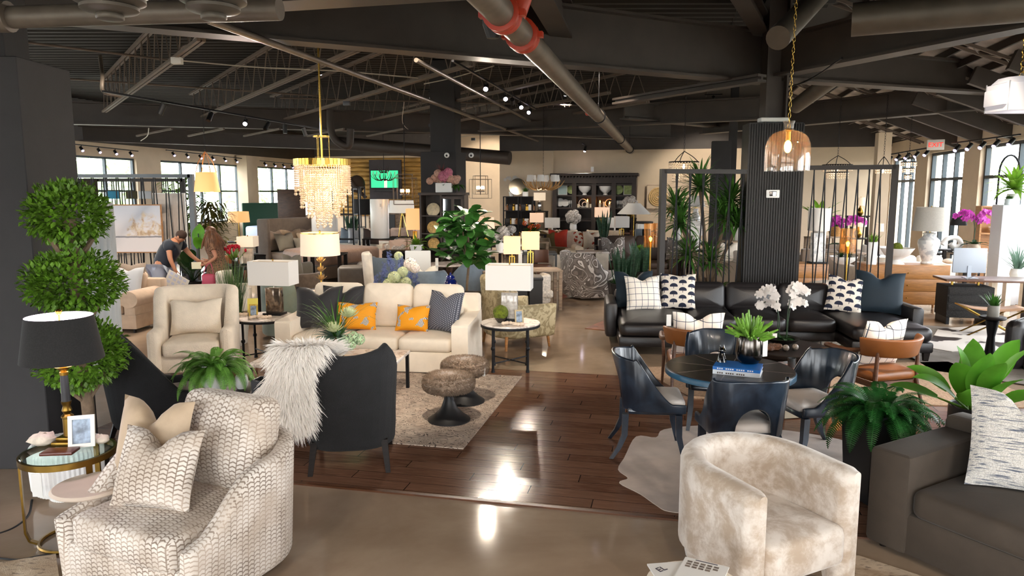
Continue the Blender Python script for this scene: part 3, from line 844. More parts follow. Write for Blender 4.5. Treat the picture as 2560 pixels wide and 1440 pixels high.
# ---------------------------------------------------------------- steel
def girder(a, b, h, fw=.32, w=.05, name='ceiling_beam'):
    """I beam, a and b at the underside"""
    m = M(); up = V((0, 0, 1)); a, b = V(a), V(b)
    m.bar(a + up * .02, b + up * .02, fw, .04); m.bar(a + up * (h / 2), b + up * (h / 2), w, h - .04); m.bar(a + up * (h - .02), b + up * (h - .02), fw, .04)
    t = (b - a).normalized(); sd = t.cross(up); L = (b - a).length
    return struct(name, m, steel_paint)
def ext(a, b, e0, e1):
    t = (b - a).normalized(); return a - t * e0, b + t * e1
COL = V((4.25, 12.0, 0))
ga, gb = F(200, 62, 4.0), F(1910, 210, 4.0)
a, b = ext(ga, gb, 6, 0); girder(a, b, .84)
girder(V((COL.x + .1, COL.y, 4.05)), F(2600, 58, 4.05) + V((.6, -.8, 0)), .62)
girder(V((COL.x + .1, COL.y, 3.98)), F(2460, 240, 4.0) + V((1.4, .3, 0)), .55)
a, b = F(2026, 312, 3.85), F(2446, 275, 3.85); a, b = ext(a, b, 3.5, 4); girder(a, b, .55)
a, b = F(176, 311, 4.0), F(803, 326, 4.0); a, b = ext(a, b, 8, 18); girder(a, b, .6)
a, b = F(176, 352, 3.86), F(835, 374, 3.86); a, b = ext(a, b, 4, .5); girder(a, b, .5, .3)
a, b = F(620, 22, 3.95), F(1250, -18, 3.95); a, b = ext(a, b, 5, 5); girder(a, b, .5, .35)
a, b = F(1420, 108, 4.7), F(1480, 5, 4.9); girder(F(1412, 110, 4.4), F(1330, -40, 4.4), .5, .3)
a, b = F(1540, 262, 3.9), F(1905, 205, 3.9); girder(a, b, .12, .2)
a, b = F(1200, 330, 3.9), F(1900, 300, 3.95); girder(a, b, .55, .3)
a, b = F(1070, 388, 3.75), F(1290, 412, 3.75)
girder(F(1560, 298, 4.0), F(1905, 330, 4.0), .45, .3)
girder(F(1845, -10, 4.75), F(1905, 92, 4.75), .3, .25)
# lattice joists
def joist(a, b, hgt, n=15):
    a, b = V(a), V(b); up = V((0, 0, 1)); m = M(); t = (b - a).normalized(); sd = t.cross(up)
    for k in (-1, 1):
        m.bar(a + sd * .035 * k, b + sd * .035 * k, .05, .05); m.bar(a + up * hgt + sd * .035 * k, b + up * hgt + sd * .035 * k, .05, .05)
    L = (b - a).length; st = L / n
    for i in range(n):
        p = a + t * (st * i); m.cyl(p, p + t * st / 2 + up * hgt, .011, None, 5); m.cyl(p + t * st / 2 + up * hgt, p + t * st, .011, None, 5)
    return struct('ceiling_joist', m, joist_paint)
for p, q, e0, e1 in (((495, 105), (300, 250), .2, 3), ((880, 130), (515, 288), .2, 2), ((1165, 165), (705, 300), .2, 1), ((1364, 203), (877, 311), .2, 1.5), ((1560, 225), (1070, 316), -.5, 2), ((1710, 240), (1150, 330), -1.2, 2.5)):
    a, b = F(*p, 4.3), F(*q, 4.3); a, b = ext(a, b, e0, e1); joist(a, b, .78)
for px in (430, 560, 700, 860, 1010): # low bridging bars near the left wall
    a, b = F(px, 322, 3.95), F(px - 60, 334, 3.95); a, b = ext(a, b, 0, 1.2); m = M().bar(a, b, .05, .05); struct('ceiling_brace', m, joist_paint)
for p, q in (((60, 105), (420, 150)), ((170, 197), (800, 240)), ((860, 118), (1400, 175)), ((700, 245), (1500, 265))):
    a, b = F(*p, 4.55), F(*q, 4.55); m = M().cyl(a, b, .022, None, 6); struct('ceiling_brace', m, joist_paint)
# right hand pitched roof with purlins
def roofz(s): return 5.9 - s * .40          # s measured along QD from the column line
def rp(s, t, dz=0): p = COL + QD * s + PD * t; return V((p.x, p.y, roofz(s) + dz))
m = M(); m.skin([[rp(s, t) for s in (-.6, 5.6)] for t in (-17, 12)], False, False); struct('ceiling_pitch', m, insul)
m = M(); m.skin([[rp(-.6, t), V((rp(-.6, t).x, rp(-.6, t).y, 5.2))] for t in (-17, 12)], False, False); struct('ceiling_step', m, steel_paint)
for i in range(17):
    s = .1 + i * .33; m = M().bar(rp(s, -12, -.07), rp(s, 12, -.07), .04, .12); struct('ceiling_purlin', m, steel_paint)
for i in range(12):
    t = -11 + i * 1.9; m = M()
    for k in (0, 1): m.bar(rp(-.5, t + .3 * k, -.22), rp(5.4, t + .3 * k, -.22), .04, .05)
    for k in range(12): s = -.4 + k * .48; m.cyl(rp(s, t, -.22), rp(s + .24, t + .3, -.22), .009, None, 4); m.cyl(rp(s + .24, t + .3, -.22), rp(s + .48, t, -.22), .009, None, 4)
    struct('ceiling_truss', m, joist_paint)
for i in range(7):                          # deep ribs down to the glazed wall
    t = -1.5 + i * 1.5; m = M().bar(rp(3.4, t, -.35), rp(5.5, t, -.35), .12, .3); struct('ceiling_rib', m, steel_paint)
# columns
def pillar(name, cx, cy, w, d, h, mt, rz=GA):
    m = M(); m.mx = Matrix.Translation((cx, cy, 0)) @ Matrix.Rotation(rz, 4, 'Z'); m.box(0, 0, 0, w, d, h, .006, 1); return struct(name, m, mt)
pillar('pillar_left', -4.28, 5.85, 1.2, .66, 3.2, pillar_dark, 0)
pillar('pillar_stub', -4.5, 5.95, 1.1, .3, 5.2, pillar_dark, 0)
m = M(); m.mx = Matrix.Translation((COL.x, COL.y, 0)) @ Matrix.Rotation(GA * .4, 4, 'Z'); m.box(0, 0, 0, .84, .5, 3.3)
for i in range(22): m.box(-.42 + .04 * i, -.262, 0, .022, .03, 3.28)
struct('pillar_slatted', m, slat_dark)
m = M()
m.bar(COL + V((0, 0, 3.3)), COL + V((0, 0, 6)), .34, .04, (0, 1, 0)); m.bar(COL + V((-.16, 0, 3.3)), COL + V((-.16, 0, 6)), .03, .3, (0, 1, 0)); m.bar(COL + V((.16, 0, 3.3)), COL + V((.16, 0, 6)), .03, .3, (0, 1, 0))
struct('pillar_steel', m, steel_paint)
p = at(1112, 17.2); pillar('pillar_middle', p.x, p.y, .86, .8, 3.12, pillar_dark); pillar('pillar_middle_top', p.x + .05, p.y + .1, .6, .5, 5.2, pillar_dark)
p = at(1792, 19); pillar('pillar_right_back', p.x, p.y, .48, .4, 3.5, pillar_dark)
p = at(1820, 19); pillar('pillar_far_steel', p.x, p.y, .2, .2, 5.2, pillar_dark)
p = at(2188, 17.5); pillar('pillar_window', p.x, p.y, .3, .3, 3.6, plaster)
p = at(622, 32.5); pillar('trim_2', p.x, p.y, .5, .35, 3.8, plaster)
sw = thing('control_panel', 'small white touch control panel mounted on the black slatted column', 'control panel', COL + V((-.05, -.305, 2.17)), GA * .4)
build('plate', M().box(0, 0, -.065, .21, .03, .13, .012), white, sw); build('display', M().box(0, -.017, -.035, .11, .006, .075, .003), steel_dark, sw); build('lit_display', M().box(.02, -.022, -.03, .05, .004, .06), lit('panel_screen', 'f4f4ff', 1.2), sw)
# floors laid on the slab
def slab_poly(name, pts, z0, z1, mt, label, cat, rz=0):
    c = sum((V(p) for p in pts), V()) / len(pts); mm = Matrix.Rotation(-rz, 4, 'Z')
    poly = [mm @ (V(p) - c) for p in pts]; m = M().skin([[(p.x, p.y, z) for p in poly] for z in (0, z1 - z0)])
    return solo(name, label, cat, m, mt, (c.x, c.y, z0), rz)
w0 = F(725, 1205); a, b = w0 - QD * 2.4, w0 + QD * 7.5
o = slab_poly('floor_planks', [a, b, b + PD * 3.75, a + PD * 3.75], 0, .012, planks, 'walnut plank floor inset', 'floor', GA); o['kind'] = 'structure'
m = M(); m.bar(a + V((0, 0, .006)) - PD * .02, b + V((0, 0, .006)) - PD * .02, .04, .014); struct('trim_3', m, brown_wood)
# ---------------------------------------------------------------- pipes and ducts
def pipe(name, label, pts, r, mt, n=16, cat='pipe', group=None):
    return solo(name, label, cat, M().tube(pts, r, n), mt, group=group)
mp = thing('sprinkler_main', 'thick grey sprinkler main with red couplings running away overhead', 'pipe', (0, 0, 0))
pa, pb = F(1232, 10, 3.62), F(1590, 390, 3.62); d = (pb - pa).normalized(); pa2 = pa - d * .6
build('pipe', M().cyl(pa2, pb, .115, None, 20), pipe_paint, mp)
for px, py in ((1255, 35), (1322, 88)):
    c = pa + d * (F(px, py, 3.62) - pa).dot(d); k = M().lathe([(.12, -.09), (.15, -.085), (.15, -.03), (.125, -.02), (.125, .02), (.15, .03), (.15, .085), (.12, .09)], 22)
    k.box(.16, 0, -.04, .06, .05, .08).box(-.16, 0, -.04, .06, .05, .08)
    q = build('coupling', k, red_paint, mp); q.location = c; q.rotation_euler = d.to_track_quat('Z', 'Y').to_euler()
c = pa + d * (F(1300, 62, 3.62) - pa).dot(d); k = M().cyl(c, c + V((.12, .02, .34)), .085, None, 16).cyl(c + V((.12, .02, .3)), c + V((.14, .02, .42)), .105, None, 16); build('riser', k, red_paint, mp)
for t in (.35, .6, .8, .9):
    q = pa + (pb - pa) * t; k = M().tube([q + V((.13 * cos(2 * pi * i / 16), 0, .13 * sin(2 * pi * i / 16))) for i in range(16)], .012, 5, False, True); k.cyl(q + V((0, 0, .12)), q + V((0, 0, 1.5)), .008, None, 5); build('hanger', k, black_metal, mp)
pipe('sprinkler_branch', 'thin straight sprinkler pipe crossing under the lattice joists', [F(520, 50, 3.95), F(1345, 352, 3.95)], .04, pipe_paint, 10)
pipe('sprinkler_branch', 'second thin sprinkler pipe beside the track of four spotlights', [F(1040, 150, 4.15), F(1330, 305, 4.15)], .035, pipe_paint, 10)
pipe('drain_pipe', 'fat grey horizontal pipe along the front of the ceiling, at the top left corner', [F(-60, 46, 3.3), F(700, 22, 3.3)], .068, pipe_paint, 18)
k = M().cyl(F(-10, 42, 3.3), F(25, 42, 3.3), .095, None, 18); solo('pipe_collar', 'flared collar on the fat grey pipe by the dark pillar', 'pipe fitting', k, pipe_paint)
for px, r, lb in ((276, .19, 'ribbed round duct outlet hanging nearest the dark pillar'), (535, .18, 'ribbed round duct outlet hanging over the brass chandelier side')):
    Y = 3.6; c = P(px, 52, Y) + V((0, 0, .225)); k = M(); prof = []
    for i in range(14):
        t = i / 13; z = -.22 + .5 * t; rr = r * sqrt(max(.02, 1 - ((.34 - t) / .36) ** 2)) if t < .34 else r
        prof += [(rr * .93, z), (rr, z + .006), (rr, z + .02), (rr * .93, z + .026)]
    k.lathe([(.01, -.225)] + prof, 32); solo('duct_outlet', lb, 'duct', k, duct_grey, c)
pipe('air_duct', 'round grey duct dropping past the black column top', [F(2075, -40, 4.9), F(1945, 95, 3.85)], .13, duct_grey, 20)
pipe('air_duct', 'long round duct with a blunt end along the upper right ceiling', [F(2130, 50, 4.1), F(2620, 5, 4.1)], .18, duct_grey, 20)
pipe('air_duct', 'rising round duct seen under the pitched roof', [F(1990, 265, 4.2), F(2085, 195, 4.5)], .17, duct_grey, 16)
pipe('air_duct', 'big dark horizontal duct behind the middle pillar', [at(835, 26, 3.95), at(1275, 24, 3.3)], .22, steel_paint, 16)
pipe('waste_pipe', 'short dark pipe elbow hanging by the crystal chandelier', bez([at(838, 20, 4.4), at(838, 20, 3.9), at(850, 20, 3.6), at(880, 20, 3.45), at(886, 20, 3.9)], 6), .1, steel_paint, 12)
# loose wiring and junction boxes
def wire(label, pts, r=.008, mt=None): return solo('conduit_wire', label, 'cable', M().tube(bez(pts, 8), r, 5), mt or wire_mat)
wire('pale cable bundle twisting up from the junction box on the nearest joist', [F(440, 152, 4.3), F(452, 120, 4.5), F(478, 108, 4.7), F(490, 92, 4.8)], .016)
wire('second pale cable bundle curling beside the first over the nearest joist', [F(436, 150, 4.3), F(462, 128, 4.5), F(470, 122, 4.6), F(492, 90, 4.85)], .014)
wire('long pale cable running from the junction box across the joists', [F(455, 152, 4.28), F(640, 168, 4.28), F(850, 178, 4.28), F(1045, 195, 4.28)], .012)
wire('pale cable hanging in a loop under the middle joists', [F(1010, 255, 4.2), F(1008, 310, 4.1), F(1040, 330, 4.1), F(1110, 325, 4.1)], .01)
wire('pale cable running along the far girder above the middle pillar', [F(1130, 372, 3.9), F(1145, 345, 4.0), F(1250, 338, 4.0), F(1540, 348, 4.0)], .012)
wire('pale cable draped under the joist beyond the spotlights', [F(1060, 210, 4.2), F(1130, 195, 4.25), F(1235, 165, 4.3)], .01)
wire('black cable draped from the sloping girder to the column', [F(2105, 145, 4.0), F(2040, 190, 4.0), F(1990, 212, 3.95), F(1930, 225, 3.95)], .014, black_metal)
wire('dangling pale cable under the low girder on the window side', [F(372, 320, 3.85), F(368, 340, 3.8), F(352, 352, 3.8)], .012)
wire('black power cord trailing over the floor below the glass table', [F(-40, 1345), F(30, 1322), F(70, 1290), F(80, 1250)], .008, blk)
wire('thin cable running along the floor beside the patterned chair', [F(-30, 1392), F(40, 1400), F(90, 1392), F(150, 1380)], .008, blk)
for i, (px, py, lb) in enumerate(((443, 157, 'metal junction box on the nearest joist'), (867, 262, 'metal junction box over the brass chandelier'), (1072, 316, 'metal junction box above the middle pillar'), (1183, 350, 'metal junction box behind the middle pillar'))):
    c = F(px, py, 4.2); solo('junction_box', 'small ' + lb, 'junction box', M().box(0, 0, -.02, .16, .1, .1, .008), grey_metal if i else white, c)
solo('light_ballast', 'flat white box perched on top of the black slatted column', 'box', M().box(0, 0, 0, .46, .2, .07, .02), white, COL + V((-.02, -.08, 3.32)))
# ---------------------------------------------------------------- track lights
def track(label, a, b, heads, group=None, drop=0):
    """heads: (t, aim point, lit, energy, colour)"""
    a, b = V(a), V(b); o = thing('track_light', label, 'track light', a, 0, group)
    build('rail', M().bar(V((0, 0, 0)), b - a, .04, .03), black_metal, o)
    for hd in heads:
        t, aim, on, e, col = hd[:5]; ang = hd[5] if len(hd) > 5 else 75
        p = (b - a) * t; wp = a + p + V((0, 0, -.16)); d = (V(aim) - wp).normalized()
        k = M().cyl(p, p + V((0, 0, -.1)), .012, None, 6); k.cyl(p + V((0, 0, -.12)) - d * .08, p + V((0, 0, -.12)) + d * .1, .045, None, 12)
        h = build('spot_head', k, blk, o)
        q = p + V((0, 0, -.12)) + d * .101
        build('lens', M().cyl(q, q + d * .006, .04, None, 12), (bulb_purple if col == COOL else bulb_cool) if on else steel_dark, h)
        if e: light('SPOT', wp + d * .16, e, col, .04, aim, ang, .5)
    return o
WARM, COOL = (1, .86, .70), (.95, .9, 1)
# ================================================================ foreground
# --- patterned swivel chair
PCR = -24; pc = V((-1.86, 3.98, 0))
def top_p(u, v):
    q = max(0, min(1, (v - .03) / .5)); q = q * q * (3 - 2 * q)
    return .44 + .27 * q + .06 * max(0, min(1, (v - .6) / .4))
ch = tub('cream and brown woven chevron patterned swivel armchair with scooped arms', pc, PCR, weave, .98, .98, .3, top_p, .04, .11, (.76, .88, .27, .2), .04, name='swivel_chair', base=(.84, .82, .05, .26, -.07), tr=.42)
k = M(); k.mx = Matrix.Translation((.06, .2, .46)) @ Matrix.Rotation(R(-13), 4, 'X') @ Matrix.Rotation(R(90), 4, 'X'); k.cushion(0, .27, -.08, .64, .56, .2, .06, .05); build('back_cushion', k, weave, ch, 60)
build('swivel_base', M().lathe([(.3, 0), (.3, .04), (.05, .05)], 30), blk, ch)
def onchair(c, rz, x, y, z): return V(c) + Matrix.Rotation(R(rz), 3, 'Z') @ V((x, y, z))
pillow('tan velvet cushion with deep chop, behind the patterned cushion on the swivel chair', onchair(pc, PCR, -.25, -.1, .475), PCR + 6, tan_velvet, .52, .54, .17, .13, 16)
pillow('cushion in the chair\'s own chevron weave, propped in front on the swivel chair', onchair(pc, PCR, -.02, -.27, .475), PCR + 12, weave, .5, .45, .2, .1, 24)
# --- glass table, drum, small stone table
gt = F(170, 1122, .6); gt.z = 0; r = .262
o = thing('side_table', 'round glass topped side table with aged brass rim and flat legs', 'side table', gt)
build('glass_top', M().lathe([(.01, .588), (r - .006, .588), (r, .594), (r - .004, .6), (.01, .6)], 48), green_glass, o)
k = M().skin([[(a * cos(2 * pi * i / 48), a * sin(2 * pi * i / 48), z) for i in range(48)] for a, z in ((r + .008, .55), (r + .008, .588), (r - .012, .588), (r - .012, .55))], False, True, True); build('rim', k, brass_dark, o)
for q in (205, 325, 85):
    a = R(q); k = M(); p = [V((r * cos(a), r * sin(a), z)) for z in (.57, .1)] + [V((r * .93 * cos(a), r * .93 * sin(a), .04)), V((r * .75 * cos(a), r * .75 * sin(a), .012))]
    for i in range(3): k.bar(p[i], p[i + 1], .035, .012, (cos(a), sin(a), .3))
    build('leg', k, brass_dark, o)
build('foot_ring', M().tube([(r * .75 * cos(2 * pi * i / 40), r * .75 * sin(2 * pi * i / 40), .012) for i in range(40)], .012, 6, True, True), brass_dark, o)
dr = F(172, 1236); solo('garden_stool', 'white fluted drum stool tucked under the glass topped table', 'stool', M().lathe([(.12, 0), (.13, .04), (.2, .06), (.225, .1), (.235, .35), (.22, .4), (.2, .42), (.01, .425)], 96, flute=.03, nf=48), matte_white, dr + V((.02, -.02, 0)))
price_tag('white tag hanging beside the fluted drum stool', F(90, 1185, .32), 0, .16, .07)
st = V((-2.47, 4.04, 0)); o = thing('accent_table', 'small round cream stone table tucked against the patterned chair', 'side table', st)
build('table_top', M().lathe([(.01, .475), (.2, .475), (.215, .487), (.2, .5), (.01, .5)], 40), mat('cream_stone', 'd8c6b4', .5, 0, .05, 5), o); build('stem', M().lathe([(.13, 0), (.13, .012), (.018, .02), (.018, .475)], 20), brass_dark, o)
# black lamp
lo = gt + V((-.05, .1, .6)); o = thing('table_lamp', 'black candlestick table lamp with brass fittings and flared black shade', 'lamp', lo)
build('base', M().box(0, 0, 0, .15, .15, .03, .006).box(0, 0, .03, .11, .11, .025, .006), brass_dark, o)
build('lower_stem', M().lathe([(.03, .05), (.03, .17), (.036, .175), (.036, .185), (.02, .2), (.03, .22), (.022, .25), (.028, .265), (.03, .28)], 20), brass_dark, o)
build('column', M().lathe([(.026, .28), (.022, .45)], 20), blk, o)
build('candle_cup', M().lathe([(.024, .45), (.026, .47), (.02, .475), (.026, .485), (.045, .5), (.05, .505), (.03, .515), (.026, .54), (.035, .56), (.04, .57), (.02, .575)], 20), brass, o)
build('stem', M().cyl((0, 0, .57), (0, 0, .85), .006, None, 8), brass, o)
k = M(); k.k = 0; k.skin([[(rr * cos(2 * pi * i / 48), rr * sin(2 * pi * i / 48), z) for i in range(48)] for rr, z in ((.236, .55), (.19, .83))], False)
sh = build('lamp_shade', k, shade_black, o, 30)
k = M(); k.skin([[(rr * cos(2 * pi * i / 48), rr * sin(2 * pi * i / 48), z) for i in range(48)] for rr, z in ((.233, .552), (.187, .828))], False); build('shade_lining', k, shade_inner, sh, 30)
build('finial', M().sph(0, 0, .855, .02, n=12, m=8), brass, o)
light('POINT', lo + V((0, 0, .72)), 5, (1, .9, .85), .04)
photo_frame('pearl edged photo frame standing on the glass topped table', F(205, 1118, .605), 18, .15, .2, mat('pearl_frame', 'd9d5cc', .35), mat('grey_photo_print', '8fa0b4', .4, 0, .7, 14))
solo('tray', 'shallow reddish brown lacquer tray on the glass topped table', 'tray', M().box(0, 0, 0, .19, .11, .018, .004), mat('red_lacquer', '5a2a1c', .3), F(150, 1132, .6), .1)
for (px, py, rr, lb) in ((108, 1112, .085, 'chunk of white coral left of the brass lamp base'), (252, 1108, .06, 'smaller chunk of white coral right of the photo frame')):
    k = M(); k.sph(0, 0, rr * .45, rr, rr * .7, rr * .5, 12, 8)
    k.v = [(x + ru(-.12, .12) * rr, y + ru(-.12, .12) * rr, z + ru(-.1, .12) * rr if z > .01 else z) for x, y, z in k.v]; solo('coral', lb, 'ornament', k, mat('coral_white', 'd9cbb9', .8, 0, .2, 20), F(px, py, .6), 0, None, 80)
# --- topiary
tp = V((-3.28, 5.35, 0)); o = thing('topiary_tree', 'artificial boxwood topiary tree of three stacked leafy balls', 'plant', tp)
tz = (.98, 1.53, 2.04)
k = M().tube(bez([(0, 0, .1), (.03, 0, .5), (0, .01, 1.0), (.02, 0, 1.5), (0, 0, 2.0)], 6), .045, 10)
for z in (.72, 1.27, 1.78):
    for a in (.3, 2.4, 4.3): k.tube([(0.02, 0, z - .12), (.1 * cos(a), .1 * sin(a), z), (.16 * cos(a), .16 * sin(a), z + .1)], .02, 6)
build('trunk', k, bark, o); build('pot', M().lathe(pot_lathe(.17, .26), 24), blk, o)
for z, rx, rz_, nn in ((tz[0], .33, .27, 1900), (tz[1], .335, .25, 2100), (tz[2], .28, .24, 1700)):
    k = M(); leaf_ball(k, (0, 0, z), rx, rz_, int(nn * 1.5), .042, .028, .6); build('foliage_ball', k, leaf_box, o, 0, False)
# --- charcoal accent chairs (two of a kind)
def top_c(u, v):
    if v > .9: return .97 + .09 * min(1, abs(u)) ** 2
    return .5 + .55 * max(0, min(1, (v - .28) / .62)) ** 1.1
def lean_c(u, v): return .1 * max(0, v - .5) * 2
DC = V((-1.32, 5.74, 0))
def charcoal_chair(label, loc, rz):
    return tub(label, loc, rz, charcoal, .70, .72, .24, top_c, .19, .08, (.54, .62, .27, .18), lean_c, (.54, .54, .26, .026, .018, .03, True, .05), dark_wood, brown_velvet, 'charcoal slipper chairs', 'accent_chair', base=(.56, .58, .2, .1))
cc = charcoal_chair('charcoal accent chair with its back to us and a white sheepskin over it', DC, 188)
dup(cc, V((-3.14, 6.2, 0)), R(126), 'charcoal accent chair beside the boxwood topiary, behind the patterned armchair')
# sheepskin over the back
k = M(); bz = 188
def back_pt(t, s):
    """s across -1..1, t 0 front over the top .. 1 hanging down the back"""
    w = .19 - .085 * exp(-((t - .42) / .17) ** 2) - .06 * max(0, t - .8) * 5
    x = .25 + .2 * min(1, t * 1.6) + s * w
    if t < .2: y, z = .24 + .15 * t / .2, 1.04 + .03 * sin(pi * t / .2) - .12 * (1 - t / .2)
    else: q = (t - .2) / .8; y, z = .47 - .07 * q + .03 * (1 - abs(s)), 1.07 - .62 * q
    return V((x, y, z))
rows = [[back_pt(i / 16, j / 6 - 1) for j in range(13)] for i in range(17)]
skin_m = M().skin(rows, False, False)
sk = solo('sheepskin', 'long haired white sheepskin draped over the charcoal chair', 'sheepskin throw', skin_m, mat('wool', 'fffbf6', 1, thin=.45), DC, R(bz), None, 0, False)
wl = M()
for i in range(9500):
    t, s = rnd(), ru(-1.0, 1.0); p = back_pt(t, s); out = V((s * .5, 1 if t > .12 else -.2, .5 if t < .35 else -.15)).normalized()
    L = ru(.06, .12) * (1.3 if t > .85 or abs(s) > .8 else 1); d = (out + V((s * .6 + ru(-.5, .5), ru(-.2, .4), ru(-1.3, -.2) if t > .2 else ru(-.3, .6)))).normalized()
    sd = d.cross(V((ru(-1, 1), ru(-1, 1), ru(-1, 1)))).normalized(); p1 = p + d * L * .5 + out * .012; p2 = p1 + d * L * .5 + V((0, 0, -.25 * L))
    wl.skin([[p - sd * .005, p + sd * .005], [p1 - sd * .004, p1 + sd * .004], [p2 - sd * .0006, p2 + sd * .0006]], False, False)
w = build('wool_pile', wl, MATS['wool'], sk, 0, False); w['kind'] = 'stuff'
# --- dark table with fern
dtb = V((-2.30, 6.28, 0)); o = thing('coffee_table', 'low dark wood coffee table carrying the fern, behind the patterned chair', 'coffee table', dtb, R(-8))
build('table_top', M().box(0, 0, .4, .86, .55, .05, .01), dark_wood, o)
for sx in (-1, 1): build('end_panel', M().box(sx * .37, 0, 0, .06, .5, .4), dark_wood, o)
fp = F(522, 985, .45); fp.z = .45
fp = V((-2.64, 6.24, .45))
k = fern_leaves(.2, 50, .46, .05, .04, .1, 1.35, 2.0, 38); potted('potted_fern', 'light green fern in a textured white pot on the dark table', fp, matte_white, .125, .235, 'round', k, leaf_fern)
vase('small white round vase beside the white fern pot', V((-2.43, 6.3, .45)), .06, .12, matte_white, 'round')
o = thing('storage_box', 'open black box with a small paper label on the dark table', 'box', V((-2.16, 6.18, .45)), R(-8)); k = M(); k.box(0, -.08, 0, .2, .012, .12).box(0, .08, 0, .2, .012, .12).box(-.1, 0, 0, .012, .16, .12).box(.1, 0, 0, .012, .16, .12).box(0, 0, 0, .2, .16, .01); build('body', k, blk, o); build('paper_label', M().box(.02, -.0875, .055, .07, .003, .025), paper, o)
# --- marble coffee table + flowers
mt_c = V((-1.93, 7.55, 0)); slab_table('long marble topped coffee table with slim black legs', mt_c, -6, 1.5, .85, .45, marble, black_metal, .035, .035, 'coffee_table', 'coffee table')
o = thing('flower_arrangement', 'green protea and grass arrangement in a glass vase on the marble table', 'flowers', V((-1.86, 7.5, .45)))
build('vase', M().lathe([(.06, 0), (.075, .02), (.07, .24), (.066, .24), (.06, .02), (.01, .02)], 24), mat('moss_glass', '5b4a22', .15, 0, .3, 10, coat=.5), o)
k = M()
for i in range(46): a = ru(0, 6.28); k.blade((.02 * cos(a), .02 * sin(a), .22), a, ru(.7, 1.5), ru(.35, .72), .014, ru(.6, 2.4), 8, lambda t: 1 - t ** 2, .05)
build('grass_blades', k, leaf_g, o, 0, False)
k = M()
for i in range(60): a = ru(2.2, 4.6); k.blade((-.05, 0, .3), a, ru(.1, .9), ru(.18, .4), .010, ru(.8, 2.2), 6, lambda t: 1 - t, .05)
build('fan_grass', k, leaf_d, o, 0, False)
k = M()
for i in range(40): a = ru(0, 6.28); k.blade((.05 * cos(a), .05 * sin(a), .24), a, ru(-.5, .9), ru(.1, .22), .05, ru(.2, 1.2), 4)
build('leaves', k, leaf_blue, o, 0, False)
for c, rr in (((-.0, -.11, .36), .085), ((.14, -.02, .50), .085)):
    k = M()
    for q in range(5):
        for i in range(12): a = 2 * pi * i / 12 + q * .26; k.blade((c[0] + .01 * cos(a), c[1] + .01 * sin(a), c[2] - .06), a, .35 + q * .27, rr * (1.5 - .03 * q), .035, -.5, 4)
    build('protea_bloom', k, petal_pale, o, 0, False)
for c in ((.19, -.06, .24), (.24, .0, .2), (.16, -.08, .16), (.1, -.1, .2)):
    k = M(); puff(k, c, .055, 26); build('green_bloom', k, mat('sage_petal', '9db890', .7, 0, .3, 30), o, 0, False)
solo('stone_tray', 'small dark tray at the left end of the marble coffee table', 'tray', M().box(0, 0, 0, .22, .14, .03, .005), dark_wood, V((-2.42, 7.62, .45)), -.1)
# --- white armchair
wc = V((-3.84, 8.6, 0)); rz = 14
o = tub('cream boucle wing armchair with a matching lumbar cushion', wc, rz, boucle, .94, .86, .2, lambda u, v: 1.05 if v > .8 else .62 + .43 * max(0, min(1, (v - .45) / .3)) ** 1.3, .1, .15, (.62, .7, .29, .18), lambda u, v: .08 * max(0, v - .5), (.72, .62, .12, .03, .022), brown_wood, None, None, 'wing_chair', base=(.72, .72, .1, .22))
pillow('cream boucle cushion standing on the cream wing armchair', onchair(wc, rz, 0, .02, .48), rz, boucle, .6, .44, .2, .03, 16)
# --- side tables
tl = F(661, 790, .6); tl.z = 0; round_iron_table('round marble side table with iron legs between the cream chair and sofa', tl, .37, .6)
tr_ = F(1276, 805, .6); tr_.z = 0; round_iron_table('round marble side table with iron legs at the sofa\'s right end', tr_, .37, .6)
for c, lb, bm in ((tl + V((.1, .12, .6)), 'white rectangular shade lamp on a mercury glass block, by the cream armchair', mercury), (tr_ + V((-.01, .1, .6)), 'white rectangular shade lamp on a crystal block, right of the cream sofa', mat('crystal_block', 'dcd6d0', .08, 0, .3, 20, trans=.4))):
    lamp(lb, c, 'block', .40, ('rect', .56, .3, .31), shade_white, bm, -8, e=1.2, foot=.2)
photo_frame('small gold edged photo frame in front on the left marble side table', tl + V((-.12, -.06, .601)), 10, .11, .16, gold, mat('grey_photo_print', '8fa0b4'))
photo_frame('taller pale gold frame standing behind, on the left marble side table', tl + V((-.17, .06, .601)), 12, .13, .22, mat('pale_gold', 'cfc060', .35, .8), mat('pale_gold', 'cfc060'))
photo_frame('silver edged photo frame on the right marble side table by the moss ball', tr_ + V((.11, -.12, .601)), 14, .11, .17, mat('champagne_metal', 'b8a887', .3, .9), mat('grey_photo_print', '8fa0b4'))
o = thing('moss_ball', 'green moss ball resting in a clear bowl on the right side table', 'ornament', tr_ + V((-.12, -.03, .6)))
build('bowl', M().lathe(pot_lathe(.085, .09, 'bowl'), 24), smoke_glass, o); k = M().sph(0, 0, .12, .095, n=24, m=16); k.v = [tuple(c + ru(-.004, .004) for c in p) for p in k.v]; build('moss', k, moss, o)
for c, rz2, lb in ((tl + V((.02, -.2, .6)), 20, 'bleached driftwood piece on the left marble side table'), (tl + V((-.27, -.02, .6)), 50, 'pale driftwood scrap at the back edge of the left marble table'), (tr_ + V((.03, -.24, .6)), -10, 'bleached driftwood piece on the right marble side table')):
    k = M().tube(bez([(-.14, 0, .02), (-.05, .02, .03), (.05, -.01, .022), (.13, .02, .018)], 5), [.012 + .012 * abs(sin(i * 1.3)) for i in range(16)], 8); solo('driftwood', lb, 'ornament', k, mat('bleached_wood', 'd8c3ac', .8, 0, .2, 20), c, R(rz2))
price_tag('white price tag hanging under the left marble table', tl + V((-.22, -.3, .54)), 10, .2, .05)
